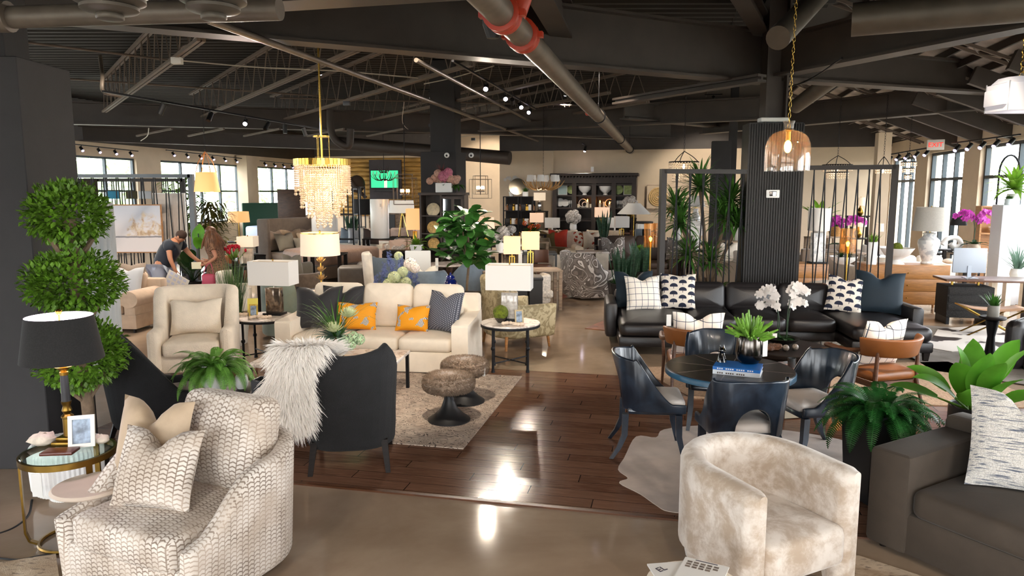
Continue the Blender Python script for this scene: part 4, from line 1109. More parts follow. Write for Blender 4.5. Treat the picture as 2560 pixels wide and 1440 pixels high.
# --- white sofa
sf = V((-1.66, 9.06, 0)); SR = -7.5
so = sofa('ivory three seat sofa with squared arms', sf, SR, sofa_cream, 2.42, 1.0, .46, .97, .2, .62, 3, 3, .03, None, 'slope')
def onsofa(x, y, z=.47): return onchair(sf, SR, x, y, z)
pillow('large charcoal velvet cushion at the left end of the ivory sofa', onsofa(-.80, -.12), SR + 14, char_velvet, .6, .56, .22, .1, 22)
pillow('dark grey cushion behind, partly hidden by the grasses on the ivory sofa', onsofa(-.56, .06), SR + 4, char_velvet, .56, .54, .2, .08, 16)
pillow('yellow striped print cushion half hidden behind the protea flowers', onsofa(-.3, -.14), SR + 4, yellow_print, .52, .36, .17, .02, 20)
pillow('yellow striped print cushion in full view on the right of the ivory sofa', onsofa(.42, -.14), SR - 4, yellow_print, .44, .34, .17, .02, 20)
pillow('grey basket weave cushion against the right arm of the ivory sofa', onsofa(.78, -.1), SR - 24, dot_fab, .52, .52, .2, .07, 20)
# --- rug and fur stools
rg = F(1158, 1127); a = rg - QD * 3.0
slab_poly('area_rug', [a, rg, rg + PD * 2.5, a + PD * 2.5], .013, .022, rug_branch, 'beige rug with dark branch pattern under the marble coffee table', 'rug', GA)
def fur_stool(label, loc):
    o = thing('stool', label, 'stool', loc, 0, 'fur topped stools')
    build('pedestal', M().lathe([(.205, 0), (.205, .012), (.15, .05), (.08, .12), (.05, .2), (.042, .26), (.06, .31), (.1, .32)], 36), blk, o)
    k = M().lathe([(.02, .285), (.16, .287), (.22, .315), (.245, .375), (.228, .43), (.15, .455), (.02, .462)], 36); build('seat', k, fur, o)
    n = M()
    for i in range(6500):
        a, c = ru(0, 6.28), ru(-.75, 1); q = sqrt(1 - c * c); nv = V((q * cos(a), q * sin(a), c)); rr = .238 * q ** .55
        p = V((rr * cos(a), rr * sin(a), .372 + .086 * (abs(c) ** .7) * (1 if c > 0 else -1))); d = (nv + V((ru(-.8, .8), ru(-.8, .8), ru(-.7, .2)))).normalized(); sd = d.cross(V((ru(-1, 1), ru(-1, 1), 1))).normalized() * .004
        n.skin([[p - sd, p + sd], [p + d * .026 + sd * .2, p + d * .026 - sd * .2]], False, False)
    f = build('fur_pile', n, mat('fur_pile', 'b8a28e', .95, 0, .15, 30, thin=.4), o, 0, False); f['kind'] = 'stuff'
    return o
s1 = F(1123, 1050, .02); s1.z = .022
fs = fur_stool('front fur topped mushroom stool with black trumpet base', s1)
s2 = F(1163, 1003, .022); s2.z = .022; dup(fs, s2, 1.2, 'rear fur topped mushroom stool, nearer the sofa')
price_tag('white price tag dangling from the rear fur stool', s2 + V((.2, -.12, .4)), 20, .1, .035)
# --- right foreground: barrel chair
bc = V((1.35, 3.84, 0)); BR = 27
def top_b(u, v): return .74 + .03 * v
def lo_b(u, v):
    if v > .93: return .0 if abs(u) < .45 else .16
    return .0 if v < .16 else .17 + .05 * sin(pi * v)
o = tub('champagne velvet barrel chair with wrapped arms, nearest the camera', bc, BR, barrel_velvet, .82, .80, .40, top_b, lo_b, .14, (.60, .64, .22, .22), 0, name='barrel_chair', tr=.42, base=(.54, .58, .17, .08))
# --- magazines on a small table
tb = F(1730, 1452, .5); tb.z = 0; tb += V((.0, -.03, 0))
o = thing('accent_table', 'round cream table with magazines at the bottom edge of the photo', 'side table', tb); build('table_top', M().lathe([(.01, .46), (.2, .46), (.215, .475), (.205, .5), (.01, .5)], 36), boucle, o); build('stem', M().lathe([(.15, 0), (.14, .03), (.05, .06), (.05, .46)], 24), boucle, o)
def glyphs(m, rows, x0, y0, z):
    for j, n in enumerate(rows):
        for i in range(n): m.box(x0 + i * .03, y0 - j * .022, z, .022, .014, .0008)
k = M().box(0, 0, 0, .2, .27, .006); o = solo('magazine', 'printed magazine with tile photographs lying on top, bottom edge', 'magazine', k, paper, tb + V((.04, .05, .508)), R(-28))
g = M(); glyphs(g, (5, 5, 4), -.07, .1, .0062); build('printed_swatches', g, mat('print_grey', '6f6258', .8, 0, .5, 60), o); g = M(); g.box(.0, .125, .0062, .1, .006, .0008); build('title_bar', g, mat('print_dark', '3a3440', .8), o)
o = solo('magazine', 'magazine lying underneath with large dark letters on its cover', 'magazine', M().box(0, 0, 0, .21, .28, .007), paper, tb + V((-.05, .04, .5)), R(8))
def text(name, s, size, mt, parent, loc, rot, ext=.001):
    cu = bpy.data.curves.new(name, 'FONT'); cu.body = s; cu.size = size; cu.extrude = ext; cu.align_x = 'CENTER'; cu.materials.append(mt)
    tt = bpy.data.objects.new(name, cu); C.objects.link(tt); bpy.context.view_layer.update(); me = bpy.data.meshes.new_from_object(tt); bpy.data.objects.remove(tt); t = bpy.data.objects.new(name, me); C.objects.link(t); t.parent = parent; t.location = loc; t.rotation_euler = rot; return t
text('cover_lettering', 'EL', .05, mat('print_dark', '3a3440'), o, (-.05, .07, .0075), (0, 0, .4))
# --- brown sofa
bs = V((3.16, 3.66, 0)); BSR = -60
sofa('mushroom brown velvet sofa cut off by the right edge', bs, BSR, brown_velvet, 2.05, .98, .46, .80, .26, .64, 2, 2, .03, None, 'box')
pillow('white and blue flecked tweed cushion on the mushroom brown sofa', onchair(bs, BSR, -.36, -.02, .47), BSR + 30, tweed, .6, .6, .2, .13, 22)
slab_poly('area_rug', [F(2130, 1330) + V((-.35, -.1, 0)), F(2330, 1440) + V((1.2, -1.2, 0)), V((.9, 2.0, 0)), V((.6, 3.5, 0))], .001, .01, rug_faded, 'faded oriental rug under the barrel chair', 'rug')
slab_poly('area_rug', [F(-200, 1440), F(140, 1388), F(170, 1600), F(-200, 1700)], .001, .01, rug_faded, 'corner of a faded rug at the bottom left edge', 'rug')
# --- tall planter with fern
pp = V((2.62, 4.98, 0)); k = fern_leaves(.62, 70, .5, .055, .06, .25, 1.4, 2.0, 34)
potted('planter_fern', 'dark green fern in a tall tapered black planter', pp, blk, .18, .66, 'taper', k, leaf_fern_d, square=True, rz=10)
# --- bird of paradise
bp = V((3.95, 5.95, 0)); o = thing('paddle_plant', 'bright green bird of paradise plant behind the brown sofa', 'plant', bp)
build('pot', M().lathe(pot_lathe(.2, .4, 'cyl'), 24), blk, o); k = M(); stp = M()
for a, e, sl, L, W, dr_ in ((2.9, 1.4, .1, .46, .26, .2), (4.4, 1.3, .12, .46, .26, .3), (3.6, 1.15, .1, .42, .24, .5), (1.2, 1.3, .15, .46, .22, .5), (3.1, .7, .15, .42, .15, .9), (5.0, .95, .1, .4, .2, .6), (2.2, .6, .2, .4, .15, .8), (4.6, 1.1, .15, .45, .2, .5), (5.6, 1.2, .2, .45, .2, .5), (.3, 1.1, .25, .45, .18, .6), (3.9, .7, .1, .36, .15, .7), (5.1, .6, .2, .4, .16, .8), (2.9, .35, .25, .4, .13, .5)):
    d = V((cos(a) * cos(e), sin(a) * cos(e), sin(e))); b = V((.06 * cos(a), .06 * sin(a), .36)); stp.tube([b, b + d * sl], [.012, .008], 6); k.blade(b + d * sl, a, e, L, W, dr_, 8, None, .16, ru(-.6, .6))
build('stem', stp, leaf_l, o); build('foliage', k, leaf_paddle, o, 0, False)
# ================================================================ dining group
dt = V((1.80, 5.82, 0)); z0 = .02
hp = [F(*q) for q in ((1560, 1150), (1545, 1178), (1570, 1200), (1548, 1212), (1600, 1240), (1640, 1268), (1672, 1284), (1760, 1290), (1900, 1285), (2060, 1262), (2180, 1232), (2195, 1190), (2140, 1150), (2120, 1110), (2000, 1085), (1900, 1075), (1760, 1068), (1660, 1078), (1640, 1098), (1590, 1096))]
k = bez([tuple(p) for p in hp + [hp[0]]], 4)[:-1]
slab_poly('hide_rug', k, .0125, .018, hide_taupe, 'pale taupe cowhide under the blue dining set', 'rug')
o = thing('dining_table', 'round blue lacquer dining table with a burnished dark top', 'dining table', dt + V((0, 0, .018)))
build('table_top', M().lathe([(.01, .728), (.508, .728), (.514, .733), (.51, .742), (.01, .7425)], 56), table_dark, o)
build('top_edge', M().lathe([(.1, .68), (.5, .68), (.522, .69), (.522, .728), (.516, .736), (.51, .736)], 56, cap=False), blue_base, o)
k = M()
for i in range(4): a = R(20 + 45 * i); k.bar((.5 * cos(a), .5 * sin(a), .7427), (-.5 * cos(a), -.5 * sin(a), .7427), .004, .0015)
build('inlay_lines', k, mat('inlay', '6b5a50', .3), o)
k = M().skin([[(x, y, z) for x, y in rrect(q, q, .03, 3)] for q, z in ((.2, 0), (.2, .03), (.11, .06), (.1, .45), (.13, .6), (.2, .68))]); build('pedestal', k, blue_base, o)
def top_d(u, v):
    if v > .75: return .86 - .05 * max(0, abs(u) - .4)
    return .475 + .385 * max(0, min(1, (v - .18) / .57)) ** 1.35
def lo_d(u, v): return .40 + (.24 * max(0, 1 - (u / .52) ** 2) ** .35 if v > .8 and abs(u) < .52 else 0)
def dining(label, loc, rz):
    o = thing('dining_chair', label, 'dining chair', loc, R(rz), 'blue lacquer dining chairs')
    w, d, t = .56, .54, .03; pts = u_path(w - t, d - t, .24); P2 = []
    for i in range(len(pts) - 1):
        for q in range(3): P2.append(tuple(pts[i][j] + (pts[i + 1][j] - pts[i][j]) * q / 3 for j in (0, 1)))
    P2.append(pts[-1]); uv = [(x / ((w - t) / 2), (y + (d - t) / 2) / (d - t)) for x, y in P2]
    build('backrest', M().shell(P2, [lo_d(*q) for q in uv], [top_d(*q) for q in uv], t, [.1 * max(0, q[1] - .35) for q in uv], .45), blue_lacquer, o, 50)
    build('seat_frame', M().box(0, -.03, .37, .48, .46, .06, .06), blue_lacquer, o); build('seat', M().cushion(0, -.05, .42, .45, .44, .08, .035, .025), seat_cream, o, 60)
    for sx in (-1, 1):
        for sy in (-1, 1):
            x, y = sx * .23, sy * .215; k = M(); pts3 = [V((x, y, .38)), V((x, y + sy * .005, .2)), V((x + sx * .01, y + sy * (.03 if sy < 0 else .05), .09)), V((x + sx * .02, y + sy * (.05 if sy < 0 else .11), 0))]
            k.skin([[(p.x + r * i, p.y + r * j, p.z) for i, j in ((1, 1), (-1, 1), (-1, -1), (1, -1))] for p, r in zip(pts3, (.026, .024, .02, .016))]); build('leg', k, blue_lacquer, o)
    return o
c1 = dining('blue dining chair left of the round table, seen from the side', V((1.17, 5.93, .018)), 84)
dup(c1, V((1.73, 5.24, .018)), R(183), 'blue dining chair with its arched back opening turned to us')
dup(c1, V((2.52, 5.86, .018)), R(-78), 'blue dining chair right of the round table, next to the fern')
dup(c1, V((1.93, 6.62, .018)), R(-14), 'blue dining chair on the far side of the round table')
tz = .018 + .7425
bk = V((1.82, 5.66, tz)); books('white large format book under the blue one on the round table', bk, -24, (.36, .25, .035), mat('white_cover', 'dfe4ea', .5)); books('blue large format book on top of the white one', bk + V((.0, 0.005, .035)), -24, (.36, .25, .025), mat('blue_cover', '1668b8', .4))
for nm, z, mt_, n in (('white', .010, mat('print_grey', '6f6258'), 13), ('blue', .0415, white, 17)):
    q = [x for x in bpy.data.objects if x.name.startswith('book') and x.parent is None and nm in x['label'].split()[0]][0]; g = M()
    for i in range(n):
        if i % 5 != 3: g.box(-.14 + i * .0165, -.1268, .007, .011, .0012, .012 if nm == 'white' else .010)
    build('spine_lettering', g, mt_, q)
# black cat figure
o = thing('cat_figurine', 'glossy black seated cat figurine on the blue book', 'figurine', V((1.72, 5.78, tz)), .3)
k = M().lathe([(.035, 0), (.042, .02), (.04, .06), (.03, .1), (.022, .125), (.018, .135)], 16); k2 = M().sph(0, -.008, .155, .028, .026, .025, 14, 10); k2.cyl((-.016, 0, .17), (-.018, .002, .2), .011, .001, 6); k2.cyl((.016, 0, .17), (.018, .002, .2), .011, .001, 6); k2.sph(0, -.032, .15, .011, n=8, m=6)
build('body', k, mat('gloss_black', '050506', .08, coat=1), o); build('head', k2, MATS['gloss_black'], o); k = M()
for sx in (-1, 1): k.cyl((sx * .016, -.035, 0), (sx * .014, -.025, .09), .009, .012, 8)
k.tube(bez([(.03, .03, .01), (.055, 0, .01), (.045, -.03, .012)], 5), .008, 6); build('front_legs_and_tail', k, MATS['gloss_black'], o)
o = thing('potted_succulent', 'lime green finger succulent in a gunmetal vase on the blue book', 'plant', V((1.93, 5.74, tz + .06)))
build('pot', M().lathe([(.06, 0), (.075, .005), (.1, .04), (.11, .09), (.1, .22), (.095, .23), (.088, .22), (.01, .2)], 32), steel_dark, o); k = M()
for i in range(60):
    a, e = i * 2.399, ru(-.1, 1.5); d = V((cos(a) * cos(e), sin(a) * cos(e), sin(e))); b = V((.03 * cos(a), .03 * sin(a), .22)); L = ru(.1, .2); k.tube([b, b + d * L * .5, b + d * L + V((0, 0, ru(-.03, .05)))], [.012, .017, .006], 6)
build('foliage', k, mat('succulent_green', '76a63a', .5, 0, .3, 20), o)
price_tag('white price tag hanging on the gunmetal vase', V((2.03, 5.66, tz + .26)), 20, .13, .045)
# ================================================================ leather sectional group
sc = V((3.55, 10.35, 0)); SCR = -6
o = thing('sectional_sofa', 'U shaped dark brown leather sectional sofa in front of the cord screen', 'sofa', sc, R(SCR))
W2, bt = 4.05, .24
build('base', M().box(0, .1, .12, W2 - .1, .95, .14, .03), black_leather, o)
build('back', M().box(0, .5, .12, W2, bt, .60, .06), black_leather, o)
for sx, nm in ((-1, 'arm'), (1, 'arm')):
    build('chaise_base', M().box(sx * (W2 / 2 - .52), -.32, .13, 1.02, 1.45, .14, .03), black_leather, o)
    build('chaise_cushion', M().cushion(sx * (W2 / 2 - .52), -.36, .27, 1.0, 1.42, .19, .07, .03), black_leather, o, 60)
    build('arm', M().box(sx * (W2 / 2 + .07), .12, .12, .17, .98, .50, .05), black_leather, o)
for i in (-1, 0, 1): build('seat_cushion', M().cushion(i * .665, -.02, .27, .66, .98, .19, .07, .035), black_leather, o, 60)
for i in range(5):
    x = (i - 2) * .76; k = M(); k.mx = Matrix.Translation((x, .38, .42)) @ Matrix.Rotation(R(-12), 4, 'X') @ Matrix.Rotation(R(90), 4, 'X'); k.cushion(0, .21, -.02, .76, .44, .17, .07, .05); build('back_cushion', k, black_leather, o, 60)
for sx in (-1, 1):
    for y in (-.98, .52): build('leg', M().skin([[(sx * (W2 / 2 - (.06 if y > 0 else .08)) + q * a, y + q * b, z) for a, b in ((1, 1), (-1, 1), (-1, -1), (1, -1))] for q, z in ((.025, 0), (.04, .15))]), dark_wood, o)
    build('leg', M().skin([[(sx * (W2 / 2 - .96) + q * a, -.98 + q * b, z) for a, b in ((1, 1), (-1, 1), (-1, -1), (1, -1))] for q, z in ((.025, 0), (.04, .15))]), dark_wood, o)
def onsec(x, y, z=.47): return onchair(sc, SCR, x, y, z)
pillow('dark teal cushion behind the checked one, left end of the leather sectional', onsec(-1.72, .24), SCR + 10, teal, .6, .56, .2, .12, 16)
pillow('white windowpane check cushion at the left end of the leather sectional', onsec(-1.6, .0), SCR + 12, grid_fab, .54, .52, .19, .06, 20)
pillow('navy fan leaf print cushion left of the white orchids', onsec(-1.1, .14), SCR - 5, ginkgo, .52, .54, .2, .02, 18)
pillow('navy fan leaf print cushion beside the large teal cushion', onsec(1.24, .1), SCR - 16, ginkgo, .5, .54, .19, .05, 20, 6)
pillow('large dark teal cushion at the right end of the leather sectional', onsec(1.72, .05), SCR - 12, teal, .66, .62, .22, .1, 18, 3)
slab_poly('area_rug', [F(1590, 922), F(1735, 1000), F(1735, 1000) + V((3.6, -.35, 0)), F(1590, 922) + V((4.1, 0.3, 0)), ], .013, .022, rug_jute, 'woven beige rug in front of the leather sectional', 'rug')
o = thing('coffee_table', 'round dark drum coffee table holding the white orchids', 'coffee table', V((3.12, 8.1, .022)))
build('table_top', M().lathe([(.02, .37), (.5, .37), (.51, .38), (.51, .41), (.5, .42), (.02, .42)], 48), dark_wood, o); build('drum', M().lathe([(.47, 0), (.47, .37)], 48), dark_wood, o)
ob = V((3.12, 8.18, .442)); o = thing('white_orchid', 'two stemmed white orchid in a shallow black bowl on the drum table', 'flowers', ob)
build('bowl', M().lathe([(.06, 0), (.07, .01), (.16, .05), (.2, .09), (.19, .09), (.14, .055), (.01, .05)], 32), mat('bronze_bowl', '2b2622', .3, .5), o)
st_, fl_, lv = M(), [], M()
for az, x, hh, n in ((2.9, -.05, .58, 13), (.3, .05, .62, 15), (2.6, -.03, .44, 9), (.5, .06, .46, 9)): orchid_spray(fl_, st_, (x, 0, .07), az, .26, hh, n, .055)
big_leaves(lv, (0, 0, .07), 9, .2, .06, .2, 1.0, 1.0)
build('stem', st_, leaf_d, o); build_blooms(o, fl_, petal_white); build('leaves', lv, leaf_d, o, 0, False)
price_tag('white tag stuck in the orchid bowl', ob + V((-.14, -.12, .16)), 15, .05, .09)
k = M()
for i in range(7): k.tube(bez([(ru(-.2, .2), ru(-.08, .08), .03) for _ in range(3)], 4), [ru(.02, .04) for _ in range(9)], 7)
solo('root_wood', 'gnarled brown root wood lying beside the orchid bowl', 'ornament', k, mat('root_brown', '5b3c28', .7, 0, .5, 20, .6, 40), V((2.88, 7.9, .442)), .3)
for i, (x, y, lb) in enumerate(((3.05, 7.86, 'left one of two small mottled spheres on the drum table'), (3.17, 7.9, 'right one of two small mottled spheres on the drum table'))): solo('ornament_sphere', lb, 'ornament', M().sph(0, 0, .036, .036, n=16, m=10), mat('mottled_stone', '8a8078', .3, 0, .5, 60), (x, y, .444))
solo('ornament_sphere', 'pale stone sphere left of the orchid bowl', 'ornament', M().sph(0, 0, .05, .05, n=16, m=10), mat('pale_stone', 'c9b9a8', .6, 0, .3, 40), V((2.83, 8.2, .50)))
hx_ = V((2.72, 6.98, .022)); o = thing('accent_table', 'cream six sided garden stool table beside the dining table', 'side table', hx_, .2)
build('body', M().skin([[(q * cos(2 * pi * i / 6), q * sin(2 * pi * i / 6), z) for i in range(6)] for q, z in ((.24, 0), (.24, .33), (.255, .35), (.255, .37))]), mat('bone_lacquer', 'b8ad98', .45), o); build('table_top', M().lathe([(.02, .37), (.225, .37), (.23, .4), (.225, .43), (.02, .43)], 6), MATS['bone_lacquer'], o)
o = thing('tray', 'square clear sided tray on the cream six sided stool', 'tray', hx_ + V((0, 0, .43)), .3); build('tray_floor', M().box(0, 0, 0, .3, .3, .012), mat('copper_tray', '96674c', .35, .3), o); k = M()
for s_ in (-1, 1): k.box(s_ * .15, 0, .0, .006, .3, .045).box(0, s_ * .15, 0, .3, .006, .045)
build('tray_sides', k, glass, o)
solo('candle', 'dark glass candle standing on the clear sided tray', 'candle', M().lathe([(.038, 0), (.04, .01), (.04, .095), (.034, .095), (.034, .07), (.01, .07)], 20), mat('dark_glass', '3c4246', .12, 0, .2, 8, coat=.5), hx_ + V((.07, .04, .443)))
# saddle leather lounge chairs
def lounge(label, loc, rz):
    o = thing('lounge_chair', label, 'armchair', loc, R(rz), 'saddle leather lounge chairs')
    pts = [(x, y) for x, y in arc(0, -.05, .33, 25, 155, 12, .38)]
    build('back_band', M().shell(pts, .58, .77, .045, .05), tan_leather, o, 50); build('seat', M().cushion(0, -.05, .33, .56, .58, .1, .04, .02), tan_leather, o, 60)
    for s_ in (-1, 1):
        k = M().tube(bez([(s_ * .30, .16, .66), (s_ * .35, -.05, .60), (s_ * .34, -.33, .60), (s_ * .335, -.38, .59)], 6), [.016 + .014 * sin(pi * i / 18) for i in range(19)], 8); build('arm', k, brown_wood, o)
        k = M().tube([(s_ * .33, -.32, .6), (s_ * .31, -.3, .33), (s_ * .32, -.34, 0)], [.016, .02, .013], 8); build('leg', k, brown_wood, o)
        k = M().tube([(s_ * .24, .24, .64), (s_ * .25, .24, .34), (s_ * .27, .34, 0)], [.018, .022, .013], 8); build('leg', k, brown_wood, o)
    k = M()
    for y in (-.3, .22): k.box(0, y, .28, .56, .03, .05)
    for s_ in (-1, 1): k.box(s_ * .27, -.04, .28, .03, .52, .05)
    build('seat_frame', k, brown_wood, o); return o
l1 = lounge('saddle leather lounge chair half hidden behind the round dining table', V((1.98, 7.62, .022)), 172)
l2p = V((3.72, 7.15, .022)); dup(l1, l2p, R(196), 'saddle leather lounge chair in full view behind the fern')
pillow('check cushion with a white tag on the half hidden lounge chair', V((1.98, 7.58, .46)), 172, grid_fab, .54, .5, .19, .08, 12)
pillow('check cushion on the lounge chair behind the fern', V((3.70, 7.16, .46)), 196, grid_fab, .5, .5, .19, .08, 14)
price_tag('white price tag by the check cushion on the half hidden lounge chair', V((1.64, 7.42, .93)), 5, .12, .05)
slab_poly('hide_rug', [F(*q) for q in ((1462, 822), (1500, 806), (1535, 790), (1580, 786), (1640, 800), (1640, 830), (1575, 832), (1530, 828))], .001, .009, hide_orange, 'orange brindle cowhide sticking out left of the sectional', 'rug')
slab_poly('hide_rug', [F(*q) for q in ((2290, 868), (2330, 850), (2345, 826), (2460, 818), (2600, 826), (2640, 870), (2540, 892), (2440, 880), (2380, 884))], .0235, .03, hide_spot, 'white and dark spotted cowhide right of the sectional', 'rug')
slab_poly('area_rug', [F(2130, 800), F(2700, 850), F(2800, 1000), F(2330, 930)], .014, .022, rug_grey, 'pale grey rug under the folding stool', 'rug')
# ---------------------------------------------------------------- right side of the column
def cord_screen(label, a, b, h, n, post=.09, twin=True, group='cord screens'):
    a, b = V(a), V(b); L = (b - a).length; o = thing('cord_screen', label, 'room divider', a, atan2((b - a).y, (b - a).x), group)
    for x in (0, L): build('post', M().box(x, 0, 0, post, post, h), grey_metal if post > .095 else cord_metal, o)
    build('top_rail', M().box(L / 2, 0, h - .07, L, post, .07), grey_metal if post > .095 else cord_metal, o); build('bottom_rail', M().box(L / 2, 0, .05, L, post, .06), black_metal, o)
    for i in range(n):
        x = .12 + (L - .24) * (i + .5) / n
        k = M(); k.cyl((x, -.03, h - .06), (x - .09, -.02, .1), .011, None, 6); k.cyl((x, .03, h - .06), (x + .09, .02, .1), .011, None, 6); k.cyl((x, -.03, h - .06), (x, .03, h - .06), .014, None, 6)
        build('cord', k, black_metal, o)
    return o
cord_screen('cord screen left of the slatted column with the tall yucca behind', at(1652, 11.5), at(1912, 11.9), 2.56, 7)
cord_screen('cord screen right of the slatted column, before the wooden dresser', at(1990, 11.75), at(2222, 11.3), 2.62, 7)
# yucca
yp = at(1772, 12.1); o = thing('yucca_plant', 'tall many headed yucca plant behind the left cord screen', 'plant', yp)
build('pot', M().lathe(pot_lathe(.24, .35), 24), blk, o); k = M(); l = M()
for px, py, n, L in ((1750, 470, 70, .5), (1815, 545, 70, .5), (1700, 560, 60, .48), (1722, 640, 60, .42), (1830, 500, 55, .45), (1775, 655, 60, .42), (1845, 560, 50, .42), (1690, 520, 40, .4)):
    c = P(px, py, 12.1 + ru(-.15, .15)) - yp; rosette(l, c, n + 20, L * 1.2, .052, -.5, 1.4, 1.3)
    k.tube(bez([(ru(-.06, .06), ru(-.05, .05), .3), (c.x * .4, c.y * .4, c.z * .6), tuple(c)], 5), .028, 7)
build('trunk', k, bark, o); build('foliage', l, mat('yucca_green', '426e2a', .4, 0, .5, 6), o, 0, False)
k = grass_leaves(.2, 90, .35, .1, .02, .9, 1.0); potted('potted_palm', 'small bright green spiky plant at the foot of the slatted column', at(2036, 11.4), blk, .12, .2, 'taper', k, leaf_l)
pl = at(1805, 11.15, .3); k = M()
for i in range(9): k.frond((0, 0, .3), i * .7, ru(.6, 1.3), .5, .12, 1.2, 16)
potted('potted_palm', 'feathery palm low between the cords left of the column', at(1826, 12.5), blk, .14, .55, 'taper', k, leaf_g)
# amber hurricane lamps
def hurricane(label, loc, h, gh=.32, gr=.1):
    o = thing('hurricane_lamp', label, 'lamp', loc, 0, 'amber hurricane lamps')
    build('base', M().lathe([(.1, 0), (.1, .02), (.015, .03), (.012, h)], 20), brass, o); build('candle_sleeve', M().lathe([(.02, h), (.02, h + .1)], 12), gold, o)
    build('glass_shade', M().shade(gr, gr, h, h + gh, 28), amber_glass, o); build('bulb', M().sph(0, 0, h + .14, .022, .022, .04, 10, 8), filament, o)
    light('POINT', V(loc) + V((0, 0, h + .14)), 5, (1, .6, .25), .03); return o
p = P(2160, 660, 10.6); hurricane('amber glass hurricane floor lamp right of the column', V((p.x, p.y + .55, 0)), 1.26, .38, .12)
p = at(1625, 12.6); slab_table('small table carrying the left hurricane lamp', p, 0, .5, .5, .62, dark_wood, black_metal, name='side_table', cat='side table')
hurricane('amber glass hurricane lamp by the left post of the cord screen', p + V((0, 0, .62)), .62, .42, .12)
# dresser group
dp = V((6.35, 13.75, 0)); DRR = -5
d1 = dresser('honey brown three drawer dresser right of the cord screen', V((7.35, 13.5, 0)), DRR, 1.5, .5, .86, light_wood, 3, 1, .12); dup(d1, V((5.2, 13.72, 0)), R(DRR), 'honey brown three drawer dresser seen through the cords behind the column')
def onp(px, Y, z): return at(px, Y, z)
lamp('large white crackle urn lamp with oval grey shade, right on the dresser', onp(2318, 13.5, .86), 'urn', .62, ('drum', .3, .25, .44), shade_grey, crackle, foot=.19)
lamp('tall white ceramic column lamp with pale shade beside the column', onp(2042, 13.6, .86), 'block', .62, ('drum', .2, .2, .42), shade_off, crackle, foot=.24)
o = thing('pedestal_bowl', 'white fluted pedestal bowl with a moss ball on the dresser', 'bowl', onp(2240, 13.5, .86)); build('bowl', M().lathe([(.14, 0), (.1, .03), (.06, .08), (.2, .16), (.29, .3), (.28, .3), (.18, .18), (.01, .14)], 48, flute=.04, nf=20), matte_white, o); build('moss', M().sph(0, 0, .3, .1, n=16, m=10), moss, o)
o = thing('white_planter', 'low white oval planter of succulents on the dresser behind the cords', 'plant', onp(2108, 13.5, .86)); build('pot', M().lathe(pot_lathe(.25, .14, 'bowl'), 28), matte_white, o); k = M(); rosette(k, (-.05, 0, .12), 26, .2, .05); rosette(k, (.1, 0, .12), 26, .16, .05); build('foliage', k, leaf_d, o, 0, False)
solo('coral', 'white coral piece beside the urn lamp on the dresser', 'ornament', M().sph(0, 0, .05, .12, .09, .05), MATS['coral_white'], onp(2372, 13.5, .86))
for px, Y, z, n, lb, q in ((2105, 15, .95, 26, 'magenta orchid with arching sprays behind the right cord screen', .5), (2430, 15, .95, 30, 'magenta orchid in a pot on the window side', .62)):
    b = at(px, Y, z); o = thing('magenta_orchid', lb, 'flowers', b, 0); build('pot', M().lathe(pot_lathe(.13, .18, 'round'), 20), mat('stone_pot', 'c9b6a2', .7, 0, .2, 10), o)
    st_, fl_, lv = M(), [], M()
    for az in (2.7, .4, 3.6, 5.8): orchid_spray(fl_, st_, (0, 0, .16), az, ru(.3, .5), q * ru(.9, 1.25), n // 2, .06)
    big_leaves(lv, (0, 0, .16), 8, .3, .09, .1, .9, 1.0); build('stem', st_, leaf_d, o); build_blooms(o, fl_, petal_mag); build('leaves', lv, leaf_d, o, 0, False)
    slab_table('pale console table holding the magenta orchid ' + ('by the window' if px > 2300 else 'behind the cord screen'), V((b.x, b.y, 0)), 0, .9, .4, z, beige_wood, beige_wood, .05, name='console_table', cat='console table')
# cream sectional behind, desk, monitor, recliner, bench
sofa('cream sectional sofa by the right hand windows, behind the dresser', V((8.1, 15.15, 0)), 178, cream_linen, 2.0, 1.0, .45, .86, .2, .66, 3, 3, .05)
pillow('tan cushion on the back of the cream window side sofa', V((8.0, 14.95, .62)), 0, beige_fab, .5, .42, .16, .05, 6)
dk_ = V((8.0, 12.0, 0)); o = thing('desk', 'dark desk with woven drawer block and floating top, right of the dresser', 'desk', dk_, R(-12))
build('desk_top', M().box(0, 0, .73, 1.5, .65, .035, .004), brown_wood, o)
k = M().box(-.35, 0, .12, .7, .55, .52, .01); b = build('drawer_block', k, mat('black_wicker', '1c1917', .8, 0, .5, 60, .8, 90), o)
for z in (.25, .38, .51): build('drawer', M().box(-.35, -.28, z, .66, .01, .1, .003), MATS['black_wicker'], o)
for x in (-.66, -.04, .66): build('leg', M().box(x, 0, 0, .05, .5, .12 if x < .5 else .73), black_metal, o)
for x in (-.55, -.15): build('spacer', M().cyl((x, 0, .64), (x, 0, .735), .02, None, 8), gold, o)
o = thing('computer_monitor', 'back of a white computer monitor on the dark desk', 'monitor', dk_ + V((-.28, .1, .765)), R(170)); build('panel', M().box(0, 0, .08, .52, .03, .42, .01), mat('silver_plastic', 'a8b0bc', .4), o); build('stand', M().box(0, .06, 0, .2, .16, .01).box(0, .02, 0, .06, .02, .2), MATS['silver_plastic'], o)
solo('desk_cable', 'thin black cable looping on the dark desk', 'cable', M().tube(bez([dk_ + V((-.5, -.2, .77)), dk_ + V((-.35, -.1, .8)), dk_ + V((-.2, -.05, .86))], 6), .006, 5), blk)
o = thing('folding_stool', 'tan leather folding stool on crossed brass legs', 'stool', V((7.35, 10.9, .022)), R(-14))
k = M().skin([[(x, y, .44 - .05 * (1 - (x / .42) ** 2)) for y in (-.2, .2)] for x in [(-.42 + .84 * i / 10) for i in range(11)]], False, False); q = build('seat', k, mat('tan_sling', 'a07a5c', .6), o, 0, False); q.modifiers.new('thickness', 'SOLIDIFY').thickness = .012
